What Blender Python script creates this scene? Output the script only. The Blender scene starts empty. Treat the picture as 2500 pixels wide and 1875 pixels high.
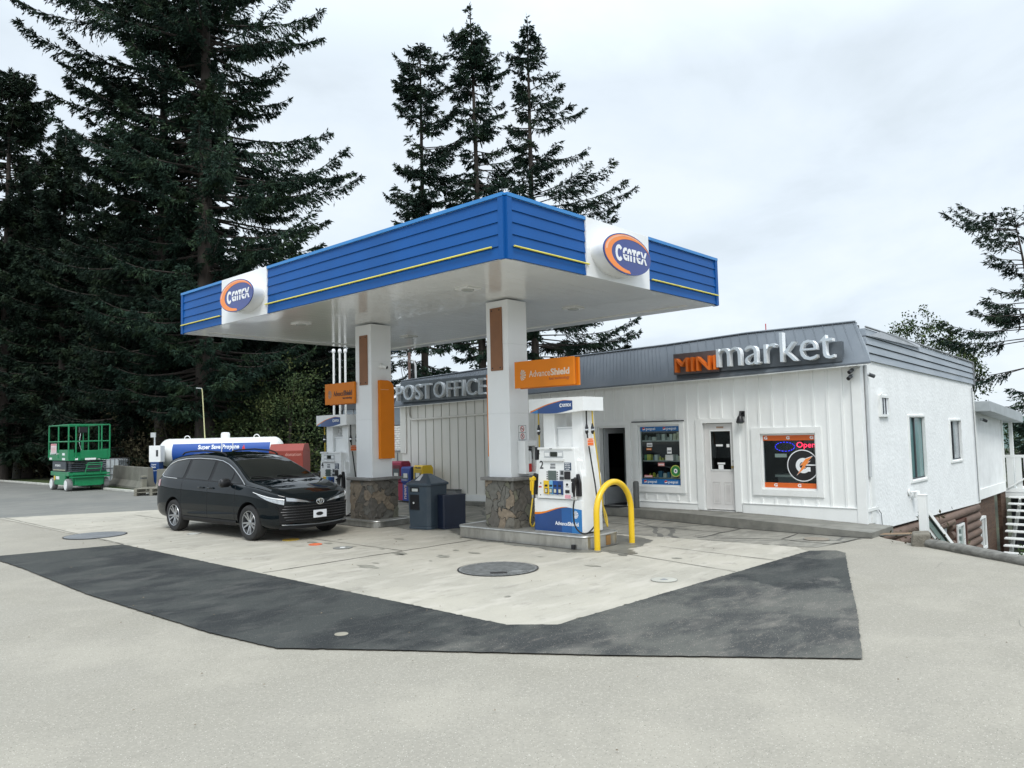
import bpy, bmesh, math, random
import numpy as np
from mathutils import Vector, Matrix
R_ = math.radians
S = bpy.context.scene
COL = S.collection
random.seed(7)

# ------------------------------------------------------------------ camera, sky, sun, exposure
def cam_axes(yaw, pitch, roll):
    cy, sy, cp, sp = math.cos(yaw), math.sin(yaw), math.cos(pitch), math.sin(pitch)
    F = Vector((cy*cp, sy*cp, sp)); Rt = Vector((sy, -cy, 0)); U = Rt.cross(F)
    cr, sr = math.cos(roll), math.sin(roll)
    return cr*Rt + sr*U, -sr*Rt + cr*U, F
RT, UP, FW = cam_axes(R_(42.56), R_(3.67), R_(-1.31))
cd = bpy.data.cameras.new('camera'); cam = bpy.data.objects.new('camera', cd); COL.objects.link(cam)
cd.sensor_width = 36; cd.lens = 36*1864/2500; cd.clip_end = 2000; cd.clip_start = 0.05
M = Matrix.Identity(4)
for i in range(3):
    M[i][0], M[i][1], M[i][2] = RT[i], UP[i], -FW[i]
M[2][3] = 2.02
cam.matrix_world = M
S.camera = cam

w = bpy.data.worlds.new('World'); S.world = w; w.use_nodes = True
nt = w.node_tree; N = nt.nodes; Lk = nt.links
N.clear()
out = N.new('ShaderNodeOutputWorld'); bg = N.new('ShaderNodeBackground'); bg.inputs[1].default_value = 0.1
sky = N.new('ShaderNodeTexSky'); sky.sky_type = 'NISHITA'; sky.sun_disc = False
sky.sun_elevation = R_(52); sky.sun_rotation = R_(222)
tc = N.new('ShaderNodeTexCoord')
sep = N.new('ShaderNodeSeparateXYZ'); Lk.new(tc.outputs['Generated'], sep.inputs[0])
# overcast luminance gradient: brighter towards the zenith
g1 = N.new('ShaderNodeMapRange'); g1.inputs[1].default_value = 0.42; g1.inputs[2].default_value = 1.0
g1.inputs[3].default_value = 8.3; g1.inputs[4].default_value = 24.0
Lk.new(sep.outputs[2], g1.inputs[0])
# clouds: direction flattened onto a plane so that they shrink towards the horizon
ad = N.new('ShaderNodeMath'); ad.operation = 'ADD'; ad.inputs[1].default_value = 0.22; Lk.new(sep.outputs[2], ad.inputs[0])
dx = N.new('ShaderNodeMath'); dx.operation = 'DIVIDE'; Lk.new(sep.outputs[0], dx.inputs[0]); Lk.new(ad.outputs[0], dx.inputs[1])
dy = N.new('ShaderNodeMath'); dy.operation = 'DIVIDE'; Lk.new(sep.outputs[1], dy.inputs[0]); Lk.new(ad.outputs[0], dy.inputs[1])
cb = N.new('ShaderNodeCombineXYZ'); Lk.new(dx.outputs[0], cb.inputs[0]); Lk.new(dy.outputs[0], cb.inputs[1])
nz = N.new('ShaderNodeTexNoise'); nz.inputs['Scale'].default_value = 1.5; nz.inputs['Detail'].default_value = 6
nz.inputs['Roughness'].default_value = 0.55; nz.inputs['Distortion'].default_value = 0.35
Lk.new(cb.outputs[0], nz.inputs['Vector'])
cr = N.new('ShaderNodeValToRGB'); Lk.new(nz.outputs[0], cr.inputs[0])
cr.color_ramp.elements[0].position = 0.36; cr.color_ramp.elements[0].color = (0.76, 0.85, 0.93, 1)
cr.color_ramp.elements[1].position = 0.60; cr.color_ramp.elements[1].color = (0.90, 0.985, 1.06, 1)
e = cr.color_ramp.elements.new(0.47); e.color = (0.835, 0.93, 1.02, 1)
vm = N.new('ShaderNodeVectorMath'); vm.operation = 'SCALE'; Lk.new(cr.outputs[0], vm.inputs[0]); Lk.new(g1.outputs[0], vm.inputs['Scale'])
mx = N.new('ShaderNodeMix'); mx.data_type = 'RGBA'; mx.inputs[0].default_value = 0.94
Lk.new(sky.outputs[0], mx.inputs[6]); Lk.new(vm.outputs[0], mx.inputs[7])
Lk.new(mx.outputs[2], bg.inputs[0]); Lk.new(bg.outputs[0], out.inputs[0])

sd = bpy.data.lights.new('sun', 'SUN'); sun = bpy.data.objects.new('sun', sd); COL.objects.link(sun)
sd.energy = 1.4; sd.angle = R_(18); sd.color = (1.0, 0.97, 0.92)
sdir = Vector((-math.cos(R_(52))*math.sin(R_(42)), -math.cos(R_(52))*math.cos(R_(42)), math.sin(R_(52))))
sun.rotation_euler = sdir.to_track_quat('Z', 'Y').to_euler()
S.view_settings.view_transform = 'Standard'; S.view_settings.look = 'None'
S.view_settings.gamma = 1; S.view_settings.exposure = 0.3
S.cycles.max_bounces = 7; S.cycles.diffuse_bounces = 3; S.cycles.transparent_max_bounces = 8
S.cycles.use_denoising = True

# ------------------------------------------------------------------ materials
MATS = {}
def mat(name, col=(0.5, 0.5, 0.5), rough=0.5, metal=0.0, var=0.12, nscale=3.0, bump=0.0, bscale=40.0, coat=0.0,
        spec=0.5, emit=None, dirt=None, dscale=1.2, damt=0.4, stretch=None, trans=0.0):
    """procedural paint-like material: base colour varied by two noises, optional dirt and bump"""
    if name in MATS: return MATS[name]
    m = bpy.data.materials.new(name); m.use_nodes = True
    t = m.node_tree; n = t.nodes; l = t.links; b = n['Principled BSDF']
    tc = n.new('ShaderNodeTexCoord'); co = tc.outputs['Object']
    if stretch:
        mp = n.new('ShaderNodeMapping'); mp.inputs['Scale'].default_value = stretch; l.new(co, mp.inputs[0]); co = mp.outputs[0]
    nz = n.new('ShaderNodeTexNoise'); nz.inputs['Scale'].default_value = nscale; nz.inputs['Detail'].default_value = 5
    l.new(co, nz.inputs['Vector'])
    r = n.new('ShaderNodeValToRGB'); l.new(nz.outputs[0], r.inputs[0])
    lo = [max(0, c*(1-var)) for c in col]; hi = [min(1, c*(1+var)) for c in col]
    r.color_ramp.elements[0].position = 0.3; r.color_ramp.elements[0].color = (*lo, 1)
    r.color_ramp.elements[1].position = 0.7; r.color_ramp.elements[1].color = (*hi, 1)
    c = r.outputs[0]
    if dirt:
        n2 = n.new('ShaderNodeTexNoise'); n2.inputs['Scale'].default_value = dscale; n2.inputs['Detail'].default_value = 8
        n2.inputs['Roughness'].default_value = 0.65; l.new(co, n2.inputs['Vector'])
        mr = n.new('ShaderNodeMapRange'); mr.inputs[1].default_value = 0.48; mr.inputs[2].default_value = 0.72
        mr.inputs[4].default_value = damt; l.new(n2.outputs[0], mr.inputs[0])
        mm = n.new('ShaderNodeMix'); mm.data_type = 'RGBA'; l.new(mr.outputs[0], mm.inputs[0]); l.new(c, mm.inputs[6])
        mm.inputs[7].default_value = (*dirt, 1); c = mm.outputs[2]
    l.new(c, b.inputs['Base Color'])
    b.inputs['Roughness'].default_value = rough; b.inputs['Metallic'].default_value = metal
    b.inputs['Specular IOR Level'].default_value = spec
    b.inputs['Coat Weight'].default_value = coat; b.inputs['Coat Roughness'].default_value = 0.04
    if bump:
        n3 = n.new('ShaderNodeTexNoise'); n3.inputs['Scale'].default_value = bscale; n3.inputs['Detail'].default_value = 4
        l.new(co, n3.inputs['Vector'])
        bm_ = n.new('ShaderNodeBump'); bm_.inputs['Strength'].default_value = bump; bm_.inputs['Distance'].default_value = 0.02
        l.new(n3.outputs[0], bm_.inputs['Height']); l.new(bm_.outputs[0], b.inputs['Normal'])
    if emit:
        b.inputs['Emission Color'].default_value = (*col, 1); b.inputs['Emission Strength'].default_value = emit
    MATS[name] = m
    return m

def ground_mat(name, layers, rough=0.9, bump=0.3, bscale=60, speck=None, spec=0.3, cracks=None, worn=None):
    """layers: first colour, then (colour, scale, lo, hi, amount, stretch)"""
    m = bpy.data.materials.new(name); m.use_nodes = True
    t = m.node_tree; n = t.nodes; l = t.links; b = n['Principled BSDF']
    tc = n.new('ShaderNodeTexCoord'); co = tc.outputs['Object']
    rgb = n.new('ShaderNodeRGB'); rgb.outputs[0].default_value = (*layers[0], 1); c = rgb.outputs[0]
    for i, (col, sc, lo, hi, amt, st) in enumerate(layers[1:]):
        mp = n.new('ShaderNodeMapping'); mp.inputs['Scale'].default_value = st; mp.inputs['Location'].default_value = (i*3.7, i*1.3, i)
        mp.inputs['Rotation'].default_value = (0, 0, 0.0 if st[0] == st[1] else 0.5)
        l.new(co, mp.inputs[0])
        nz = n.new('ShaderNodeTexNoise'); nz.inputs['Scale'].default_value = sc; nz.inputs['Detail'].default_value = 8
        nz.inputs['Roughness'].default_value = 0.62; nz.inputs['Distortion'].default_value = 0.2
        l.new(mp.outputs[0], nz.inputs['Vector'])
        mr = n.new('ShaderNodeMapRange'); mr.inputs[1].default_value = lo; mr.inputs[2].default_value = hi; mr.inputs[4].default_value = amt
        l.new(nz.outputs[0], mr.inputs[0])
        mm = n.new('ShaderNodeMix'); mm.data_type = 'RGBA'; l.new(mr.outputs[0], mm.inputs[0]); l.new(c, mm.inputs[6])
        mm.inputs[7].default_value = (*col, 1); c = mm.outputs[2]
    if speck:
        for col, sc, thr in speck:
            v = n.new('ShaderNodeTexVoronoi'); v.inputs['Scale'].default_value = sc; l.new(co, v.inputs['Vector'])
            lt = n.new('ShaderNodeMath'); lt.operation = 'LESS_THAN'; lt.inputs[1].default_value = thr; l.new(v.outputs['Distance'], lt.inputs[0])
            wn = n.new('ShaderNodeMath'); wn.operation = 'MULTIPLY'; l.new(lt.outputs[0], wn.inputs[0])
            sx = n.new('ShaderNodeSeparateColor'); l.new(v.outputs['Color'], sx.inputs[0])
            g = n.new('ShaderNodeMath'); g.operation = 'GREATER_THAN'; g.inputs[1].default_value = 0.6; l.new(sx.outputs[0], g.inputs[0]); l.new(g.outputs[0], wn.inputs[1])
            mm = n.new('ShaderNodeMix'); mm.data_type = 'RGBA'; l.new(wn.outputs[0], mm.inputs[0]); l.new(c, mm.inputs[6])
            mm.inputs[7].default_value = (*col, 1); c = mm.outputs[2]
    if cracks:
        wv = n.new('ShaderNodeTexNoise'); wv.inputs['Scale'].default_value = 1.3; l.new(co, wv.inputs['Vector'])
        va = n.new('ShaderNodeMix'); va.data_type = 'VECTOR'; va.inputs[0].default_value = 0.25; l.new(co, va.inputs[4]); l.new(wv.outputs['Color'], va.inputs[5])
        v = n.new('ShaderNodeTexVoronoi'); v.feature = 'DISTANCE_TO_EDGE'; v.inputs['Scale'].default_value = cracks[0]; l.new(va.outputs[1], v.inputs['Vector'])
        lt = n.new('ShaderNodeMath'); lt.operation = 'LESS_THAN'; lt.inputs[1].default_value = cracks[1]; l.new(v.outputs['Distance'], lt.inputs[0])
        mm = n.new('ShaderNodeMix'); mm.data_type = 'RGBA'; mf = n.new('ShaderNodeMath'); mf.operation = 'MULTIPLY'; mf.inputs[1].default_value = 0.7
        l.new(lt.outputs[0], mf.inputs[0]); l.new(mf.outputs[0], mm.inputs[0]); l.new(c, mm.inputs[6]); mm.inputs[7].default_value = (0.08, 0.08, 0.075, 1); c = mm.outputs[2]
    if worn:
        # worn paler arm (low Y) with a damp dark blotch in it; both edges broken up by noise
        sp = n.new('ShaderNodeSeparateXYZ'); l.new(co, sp.inputs[0])
        wn = n.new('ShaderNodeTexNoise'); wn.inputs['Scale'].default_value = 1.6; wn.inputs['Detail'].default_value = 8; wn.inputs['Roughness'].default_value = 0.65; l.new(co, wn.inputs['Vector'])
        ya = n.new('ShaderNodeMath'); ya.operation = 'MULTIPLY_ADD'; ya.inputs[1].default_value = 5.0; l.new(wn.outputs[0], ya.inputs[0]); l.new(sp.outputs[1], ya.inputs[2])
        mw = n.new('ShaderNodeMapRange'); mw.inputs[1].default_value = worn[0]+2.5; mw.inputs[2].default_value = worn[1]+2.5; mw.inputs[3].default_value = 1; mw.inputs[4].default_value = 0; l.new(ya.outputs[0], mw.inputs[0])
        vd = n.new('ShaderNodeVectorMath'); vd.operation = 'DISTANCE'; l.new(co, vd.inputs[0]); vd.inputs[1].default_value = worn[2]
        da = n.new('ShaderNodeMath'); da.operation = 'MULTIPLY_ADD'; da.inputs[1].default_value = 3.4; l.new(wn.outputs[0], da.inputs[0]); l.new(vd.outputs['Value'], da.inputs[2])
        md = n.new('ShaderNodeMapRange'); md.inputs[1].default_value = worn[3]+1.7-0.12; md.inputs[2].default_value = worn[3]+1.7+0.12; l.new(da.outputs[0], md.inputs[0])
        mk = n.new('ShaderNodeMath'); mk.operation = 'MULTIPLY'; l.new(mw.outputs[0], mk.inputs[0]); l.new(md.outputs[0], mk.inputs[1])
        sc2 = n.new('ShaderNodeVectorMath'); sc2.operation = 'MULTIPLY'; l.new(c, sc2.inputs[0]); sc2.inputs[1].default_value = (2.15, 2.0, 1.9)
        mm = n.new('ShaderNodeMix'); mm.data_type = 'RGBA'; l.new(mk.outputs[0], mm.inputs[0]); l.new(c, mm.inputs[6]); l.new(sc2.outputs[0], mm.inputs[7]); c = mm.outputs[2]
    l.new(c, b.inputs['Base Color']); b.inputs['Roughness'].default_value = rough; b.inputs['Specular IOR Level'].default_value = spec
    n3 = n.new('ShaderNodeTexNoise'); n3.inputs['Scale'].default_value = bscale; n3.inputs['Detail'].default_value = 3; l.new(co, n3.inputs['Vector'])
    bm_ = n.new('ShaderNodeBump'); bm_.inputs['Strength'].default_value = bump; bm_.inputs['Distance'].default_value = 0.01
    l.new(n3.outputs[0], bm_.inputs['Height']); l.new(bm_.outputs[0], b.inputs['Normal'])
    MATS[name] = m
    return m

def stone_mat(name):
    m = bpy.data.materials.new(name); m.use_nodes = True
    t = m.node_tree; n = t.nodes; l = t.links; b = n['Principled BSDF']
    tc = n.new('ShaderNodeTexCoord')
    wv = n.new('ShaderNodeTexNoise'); wv.inputs['Scale'].default_value = 4.5; l.new(tc.outputs['Object'], wv.inputs['Vector'])
    va = n.new('ShaderNodeMix'); va.data_type = 'VECTOR'; va.inputs[0].default_value = 0.22; l.new(tc.outputs['Object'], va.inputs[4]); l.new(wv.outputs['Color'], va.inputs[5])
    v = n.new('ShaderNodeTexVoronoi'); v.inputs['Scale'].default_value = 4.6; v.feature = 'F1'; l.new(va.outputs[1], v.inputs['Vector'])
    ve = n.new('ShaderNodeTexVoronoi'); ve.inputs['Scale'].default_value = 4.6; ve.feature = 'DISTANCE_TO_EDGE'; l.new(va.outputs[1], ve.inputs['Vector'])
    sx = n.new('ShaderNodeSeparateColor'); l.new(v.outputs['Color'], sx.inputs[0])
    r = n.new('ShaderNodeValToRGB'); l.new(sx.outputs[0], r.inputs[0]); r.color_ramp.interpolation = 'CONSTANT'
    cols = [(0.135, 0.118, 0.095), (0.17, 0.158, 0.132), (0.185, 0.160, 0.128), (0.145, 0.14, 0.122), (0.23, 0.185, 0.135), (0.16, 0.158, 0.118), (0.12, 0.11, 0.095)]
    for i, c in enumerate(cols):
        if i < 2: e = r.color_ramp.elements[i]; e.position = i/7
        else: e = r.color_ramp.elements.new(i/7)
        e.color = (*c, 1)
    nz = n.new('ShaderNodeTexNoise'); nz.inputs['Scale'].default_value = 14; nz.inputs['Detail'].default_value = 6; l.new(tc.outputs['Object'], nz.inputs['Vector'])
    mr = n.new('ShaderNodeMapRange'); mr.inputs[3].default_value = 0.55; mr.inputs[4].default_value = 1.45; l.new(nz.outputs[0], mr.inputs[0])
    sc = n.new('ShaderNodeVectorMath'); sc.operation = 'SCALE'; l.new(r.outputs[0], sc.inputs[0]); l.new(mr.outputs[0], sc.inputs['Scale'])
    lt = n.new('ShaderNodeMapRange'); lt.inputs[1].default_value = 0.004; lt.inputs[2].default_value = 0.022; l.new(ve.outputs['Distance'], lt.inputs[0])
    mm = n.new('ShaderNodeMix'); mm.data_type = 'RGBA'; l.new(lt.outputs[0], mm.inputs[0]); mm.inputs[6].default_value = (0.055, 0.052, 0.045, 1); l.new(sc.outputs[0], mm.inputs[7])
    l.new(mm.outputs[2], b.inputs['Base Color']); b.inputs['Roughness'].default_value = 0.8
    ma = n.new('ShaderNodeMath'); ma.operation = 'MULTIPLY_ADD'; ma.inputs[1].default_value = 0.25; l.new(nz.outputs[0], ma.inputs[0]); l.new(lt.outputs[0], ma.inputs[2])
    bm_ = n.new('ShaderNodeBump'); bm_.inputs['Strength'].default_value = 1.0; bm_.inputs['Distance'].default_value = 0.03
    l.new(ma.outputs[0], bm_.inputs['Height']); l.new(bm_.outputs[0], b.inputs['Normal'])
    return m

def glass_mat(name, tint=(0.75, 0.85, 0.83), refl=(0.9, 0.95, 1.0), base=0.05):
    m = bpy.data.materials.new(name); m.use_nodes = True
    t = m.node_tree; n = t.nodes; l = t.links; n.clear()
    o = n.new('ShaderNodeOutputMaterial'); mx = n.new('ShaderNodeMixShader')
    tr = n.new('ShaderNodeBsdfTransparent'); tr.inputs[0].default_value = (*tint, 1)
    gl = n.new('ShaderNodeBsdfGlossy'); gl.inputs['Roughness'].default_value = 0.02; gl.inputs[0].default_value = (*refl, 1)
    fr = n.new('ShaderNodeFresnel'); fr.inputs[0].default_value = 1.38
    tcc = n.new('ShaderNodeTexCoord'); nz = n.new('ShaderNodeTexNoise'); nz.inputs['Scale'].default_value = 1.1; l.new(tcc.outputs['Object'], nz.inputs['Vector'])
    bp = n.new('ShaderNodeBump'); bp.inputs['Strength'].default_value = 0.05; l.new(nz.outputs[0], bp.inputs['Height']); l.new(bp.outputs[0], gl.inputs['Normal'])
    ad = n.new('ShaderNodeMath'); ad.inputs[1].default_value = base; l.new(fr.outputs[0], ad.inputs[0])
    l.new(ad.outputs[0], mx.inputs[0]); l.new(tr.outputs[0], mx.inputs[1]); l.new(gl.outputs[0], mx.inputs[2]); l.new(mx.outputs[0], o.inputs[0])
    MATS[name] = m
    return m

# ------------------------------------------------------------------ mesh builder and object helpers
class MB:
    def __init__(self): self.v = []; self.f = []; self.m = []; self.cur = 0; self.T = None
    def add(self, vs, fs):
        o = len(self.v)
        if self.T is not None: vs = [tuple(self.T @ Vector(p)) for p in vs]
        self.v += [tuple(p) for p in vs]
        for f in fs: self.f.append([i+o for i in f]); self.m.append(self.cur)
        return self
    def box(self, x0, x1, y0, y1, z0, z1):
        if x0 > x1: x0, x1 = x1, x0
        if y0 > y1: y0, y1 = y1, y0
        if z0 > z1: z0, z1 = z1, z0
        vs = [(x0,y0,z0),(x1,y0,z0),(x1,y1,z0),(x0,y1,z0),(x0,y0,z1),(x1,y0,z1),(x1,y1,z1),(x0,y1,z1)]
        return self.add(vs, [(3,2,1,0),(4,5,6,7),(0,1,5,4),(1,2,6,5),(2,3,7,6),(3,0,4,7)])
    def hexa(self, b, t):
        """bottom quad b, top quad t (both counter-clockwise seen from above)"""
        return self.add(list(b)+list(t), [(3,2,1,0),(4,5,6,7),(0,1,5,4),(1,2,6,5),(2,3,7,6),(3,0,4,7)])
    def prism(self, poly, axis, a, b):
        """polygon (u,v) extruded from a to b along axis; x:(y,z) y:(x,z) z:(x,y)"""
        n = len(poly)
        def P(u, v, c): return {'x': (c, u, v), 'y': (u, c, v), 'z': (u, v, c)}[axis]
        vs = [P(u, v, a) for u, v in poly] + [P(u, v, b) for u, v in poly]
        fs = [tuple(range(n))[::-1], tuple(range(n, 2*n))] + [(i, (i+1) % n, n+(i+1) % n, n+i) for i in range(n)]
        return self.add(vs, fs)
    def tube(self, pts, r, n=8, r2=None, cap=True):
        pts = [Vector(p) for p in pts]; k = len(pts); rs = r if isinstance(r, (list, tuple)) else [r + ((r2 if r2 is not None else r)-r)*i/max(1, k-1) for i in range(k)]
        vs = []; u = None
        for i, p in enumerate(pts):
            d = (pts[min(i+1, k-1)] - pts[max(i-1, 0)])
            if d.length < 1e-9: d = Vector((0, 0, 1))
            d.normalize()
            if u is None:
                u = d.cross(Vector((0, 0, 1)))
                if u.length < 1e-3: u = d.cross(Vector((1, 0, 0)))
            else: u = u - d*u.dot(d)
            if u.length < 1e-6: u = d.orthogonal()
            u.normalize(); w_ = d.cross(u)
            for j in range(n):
                a = 2*math.pi*j/n; vs.append(tuple(p + (u*math.cos(a) + w_*math.sin(a))*rs[i]))
        fs = [(i*n+j, i*n+(j+1) % n, (i+1)*n+(j+1) % n, (i+1)*n+j) for i in range(k-1) for j in range(n)]
        if cap: fs += [tuple(range(n))[::-1], tuple(range((k-1)*n, k*n))]
        return self.add(vs, fs)
    def cyl(self, c, axis, r, a, b, n=24, r2=None):
        """cylinder centred on c (two coords) along axis from a to b"""
        P = lambda u, v, h: {'x': (h, u, v), 'y': (u, h, v), 'z': (u, v, h)}[axis]
        return self.tube([P(c[0], c[1], a), P(c[0], c[1], b)], r, n, r2 if r2 is not None else r)
    def lathe(self, prof, c, axis='z', n=24, cap=True):
        """prof: list of (radius, height)"""
        vs = []
        for r, h in prof:
            for j in range(n):
                a = 2*math.pi*j/n; u, v = r*math.cos(a), r*math.sin(a)
                p = {'z': (u, v, h), 'x': (h, u, v), 'y': (u, h, v)}[axis]
                vs.append((p[0]+c[0], p[1]+c[1], p[2]+c[2]))
        k = len(prof)
        fs = [(i*n+j, i*n+(j+1) % n, (i+1)*n+(j+1) % n, (i+1)*n+j) for i in range(k-1) for j in range(n)]
        if cap: fs += [tuple(range(n))[::-1], tuple(range((k-1)*n, k*n))]
        return self.add(vs, fs)
    def grid(self, rows):
        nr, nc = len(rows), len(rows[0])
        return self.add([p for r in rows for p in r], [(i*nc+j, i*nc+j+1, (i+1)*nc+j+1, (i+1)*nc+j) for i in range(nr-1) for j in range(nc-1)])
    def build(self, name, m, parent=None, smooth=False, bevel=0.0, recalc=True, thick=0.0):
        me = bpy.data.meshes.new(name); me.from_pydata(self.v, [], self.f)
        for mm in (m if isinstance(m, (list, tuple)) else [m]): me.materials.append(mm)
        me.polygons.foreach_set('material_index', self.m)
        if recalc:
            b = bmesh.new(); b.from_mesh(me); bmesh.ops.recalc_face_normals(b, faces=b.faces); b.to_mesh(me); b.free()
        if smooth:
            me.polygons.foreach_set('use_smooth', [True]*len(me.polygons))
            try: me.set_sharp_from_angle(angle=R_(smooth if smooth is not True else 40))
            except Exception: pass
        o = bpy.data.objects.new(name, me); COL.objects.link(o)
        if parent: o.parent = parent
        if thick:
            q = o.modifiers.new('solid', 'SOLIDIFY'); q.thickness = thick; q.offset = 0
        if bevel:
            q = o.modifiers.new('bevel', 'BEVEL'); q.width = bevel; q.segments = 2; q.limit_method = 'ANGLE'; q.angle_limit = R_(40)
        return o

def tag(o, label=None, cat=None, group=None, kind=None):
    if label: o['label'] = label
    if cat: o['category'] = cat
    if group: o['group'] = group
    if kind: o['kind'] = kind
    return o
def thing(name, label, cat, loc=(0, 0, 0), rz=0.0, group=None):
    o = bpy.data.objects.new(name, None); COL.objects.link(o); o.location = loc; o.rotation_euler = (0, 0, rz)
    o.empty_display_size = 0.2
    return tag(o, label, cat, group)
def struct(o): o['kind'] = 'structure'; return o
def copy_tree(o, parent=None):
    c = o.copy(); COL.objects.link(c)
    if parent: c.parent = parent
    for ch in [x for x in COL.objects if x.parent == o]: copy_tree(ch, c)
    return c

def text_geo(s, bold=0.0, depth=0.0, spacing=1.0, res=3):
    cu = bpy.data.curves.new('t', 'FONT'); cu.body = s; cu.size = 1; cu.extrude = depth/2; cu.offset = bold; cu.space_character = spacing
    cu.resolution_u = res
    o = bpy.data.objects.new('t', cu); COL.objects.link(o)
    dg = bpy.context.evaluated_depsgraph_get(); dg.update()
    me = bpy.data.meshes.new_from_object(o.evaluated_get(dg))
    vs = [tuple(v.co) for v in me.vertices]; fs = [tuple(p.vertices) for p in me.polygons]
    bpy.data.objects.remove(o); bpy.data.curves.remove(cu); bpy.data.meshes.remove(me)
    return vs, fs
def text_into(mb, s, o, u, width, height, depth=0.004, bold=0.0, spacing=1.0, up=(0, 0, 1)):
    """write s into mb; o = lower-left corner on the surface, u = reading direction; lettering stands off by depth"""
    vs, fs = text_geo(s, bold, 1.0, spacing)
    xs = [v[0] for v in vs]; ys = [v[1] for v in vs]
    x0, x1, y0, y1 = min(xs), max(xs), min(ys), max(ys)
    o, u, up = Vector(o), Vector(u).normalized(), Vector(up).normalized(); n = u.cross(up)
    sx, sy = width/(x1-x0), height/(y1-y0)
    mb.add([tuple(o + u*((x-x0)*sx) + up*((y-y0)*sy) + n*((z+0.5)*depth)) for x, y, z in vs], fs)
    return mb
def text(name, s, m, parent, o, u, width, height, depth=0.004, bold=0.0, spacing=1.0, up=(0, 0, 1)):
    mb = MB(); text_into(mb, s, o, u, width, height, depth, bold, spacing, up)
    return mb.build(name, m, parent, recalc=False)
NX, PY_, PXd = (0, -1, 0), (0, 1, 0), (1, 0, 0)   # reading directions: NX for walls facing -X, PXd for walls facing -Y

def on_plane(mb, pts, o, u, d0, d1):
    """polygon given in (u, z) plane coords, extruded between stand-offs d0 and d1 from the plane"""
    o, u = Vector(o), Vector(u); n = u.cross(Vector((0, 0, 1)))
    k = len(pts)
    vs = [tuple(o + u*a + Vector((0, 0, b)) + n*d0) for a, b in pts] + [tuple(o + u*a + Vector((0, 0, b)) + n*d1) for a, b in pts]
    return mb.add(vs, [tuple(range(k)), tuple(range(k, 2*k))[::-1]] + [(i, (i+1) % k, k+(i+1) % k, k+i) for i in range(k)])
def ell(a, b, n=40, cx=0, cz=0, t0=0, t1=2*math.pi, end=False):
    return [(cx+a*math.cos(t0+(t1-t0)*i/(n-(1 if end else 0))), cz+b*math.sin(t0+(t1-t0)*i/(n-(1 if end else 0)))) for i in range(n)]
def fan_logo(mb, o, u, r, d0, d1, nb=7, flip=1):
    """round emblem of blades spreading from one side"""
    for i in range(nb):
        a0 = R_(-70 + i*140/nb + 3); a1 = R_(-70 + (i+1)*140/nb - 5)
        s = (-0.55*r*flip, 0)
        def hit(a):
            # ray from s to circle radius r
            dxx, dzz = math.cos(a)*flip, math.sin(a); b_ = s[0]*dxx; c_ = s[0]**2 - r*r
            k = -b_ + math.sqrt(b_*b_ - c_); return (s[0]+k*dxx, k*dzz)
        p0, p1 = hit(a0), hit(a1)
        q0 = (s[0]+(p0[0]-s[0])*0.22, p0[1]*0.22); q1 = (s[0]+(p1[0]-s[0])*0.22, p1[1]*0.22)
        on_plane(mb, [q0, p0, p1, q1], o, u, d0, d1)
    return mb

white_paint = mat('white_paint', (0.82, 0.83, 0.81), 0.45, var=0.04, nscale=2, dirt=(0.62, 0.62, 0.57), dscale=2.2, damt=0.25)
white_gloss = mat('white_gloss', (0.80, 0.81, 0.81), 0.22, var=0.03, nscale=1.5, coat=0.3, dirt=(0.62, 0.62, 0.59), dscale=1.5, damt=0.18)
white_plastic = mat('white_plastic', (0.82, 0.83, 0.82), 0.35, var=0.03, dirt=(0.6, 0.6, 0.57), dscale=4, damt=0.2)
wall_white = mat('wall_white', (0.84, 0.85, 0.83), 0.6, var=0.05, nscale=1.3, dirt=(0.66, 0.66, 0.62), dscale=1.6, damt=0.3, bump=0.15, bscale=30, stretch=(1, 1, 0.35))
stucco = mat('stucco', (0.86, 0.87, 0.86), 0.85, var=0.05, nscale=2, bump=0.6, bscale=13, dirt=(0.72, 0.73, 0.70), dscale=6, damt=0.3)
orange = mat('orange_paint', (0.76, 0.215, 0.006), 0.45, var=0.06, nscale=2, spec=0.25, dirt=(0.6, 0.17, 0.02), damt=0.3)
navy = mat('navy_vinyl', (0.012, 0.055, 0.20), 0.3, var=0.2, nscale=1.5, coat=0.2)
sky_blue = mat('sky_blue_vinyl', (0.03, 0.20, 0.50), 0.3, var=0.1)
black = mat('black_plastic', (0.012, 0.012, 0.014), 0.4, var=0.3)
rubber = mat('rubber', (0.018, 0.018, 0.018), 0.75, var=0.3, nscale=12)
darkgrey = mat('dark_grey', (0.05, 0.055, 0.06), 0.5, var=0.15)
midgrey = mat('mid_grey', (0.22, 0.23, 0.24), 0.5, var=0.1)
lightgrey = mat('light_grey', (0.50, 0.52, 0.53), 0.45, var=0.08)
galv = mat('galvanised', (0.52, 0.52, 0.50), 0.33, metal=0.85, var=0.18, nscale=7, dirt=(0.30, 0.29, 0.27), dscale=5, damt=0.5)
chrome = mat('chrome', (0.75, 0.76, 0.77), 0.12, metal=1.0, var=0.03)
yellow = mat('yellow_paint', (0.78, 0.50, 0.008), 0.32, var=0.05, coat=0.3, dirt=(0.62, 0.42, 0.03), dscale=3, damt=0.3)
red = mat('red_paint', (0.55, 0.02, 0.015), 0.35, var=0.1)
brass = mat('brass', (0.55, 0.42, 0.2), 0.3, metal=0.9)
lcd = mat('lcd_screen', (0.10, 0.13, 0.12), 0.12, var=0.2)

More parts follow.
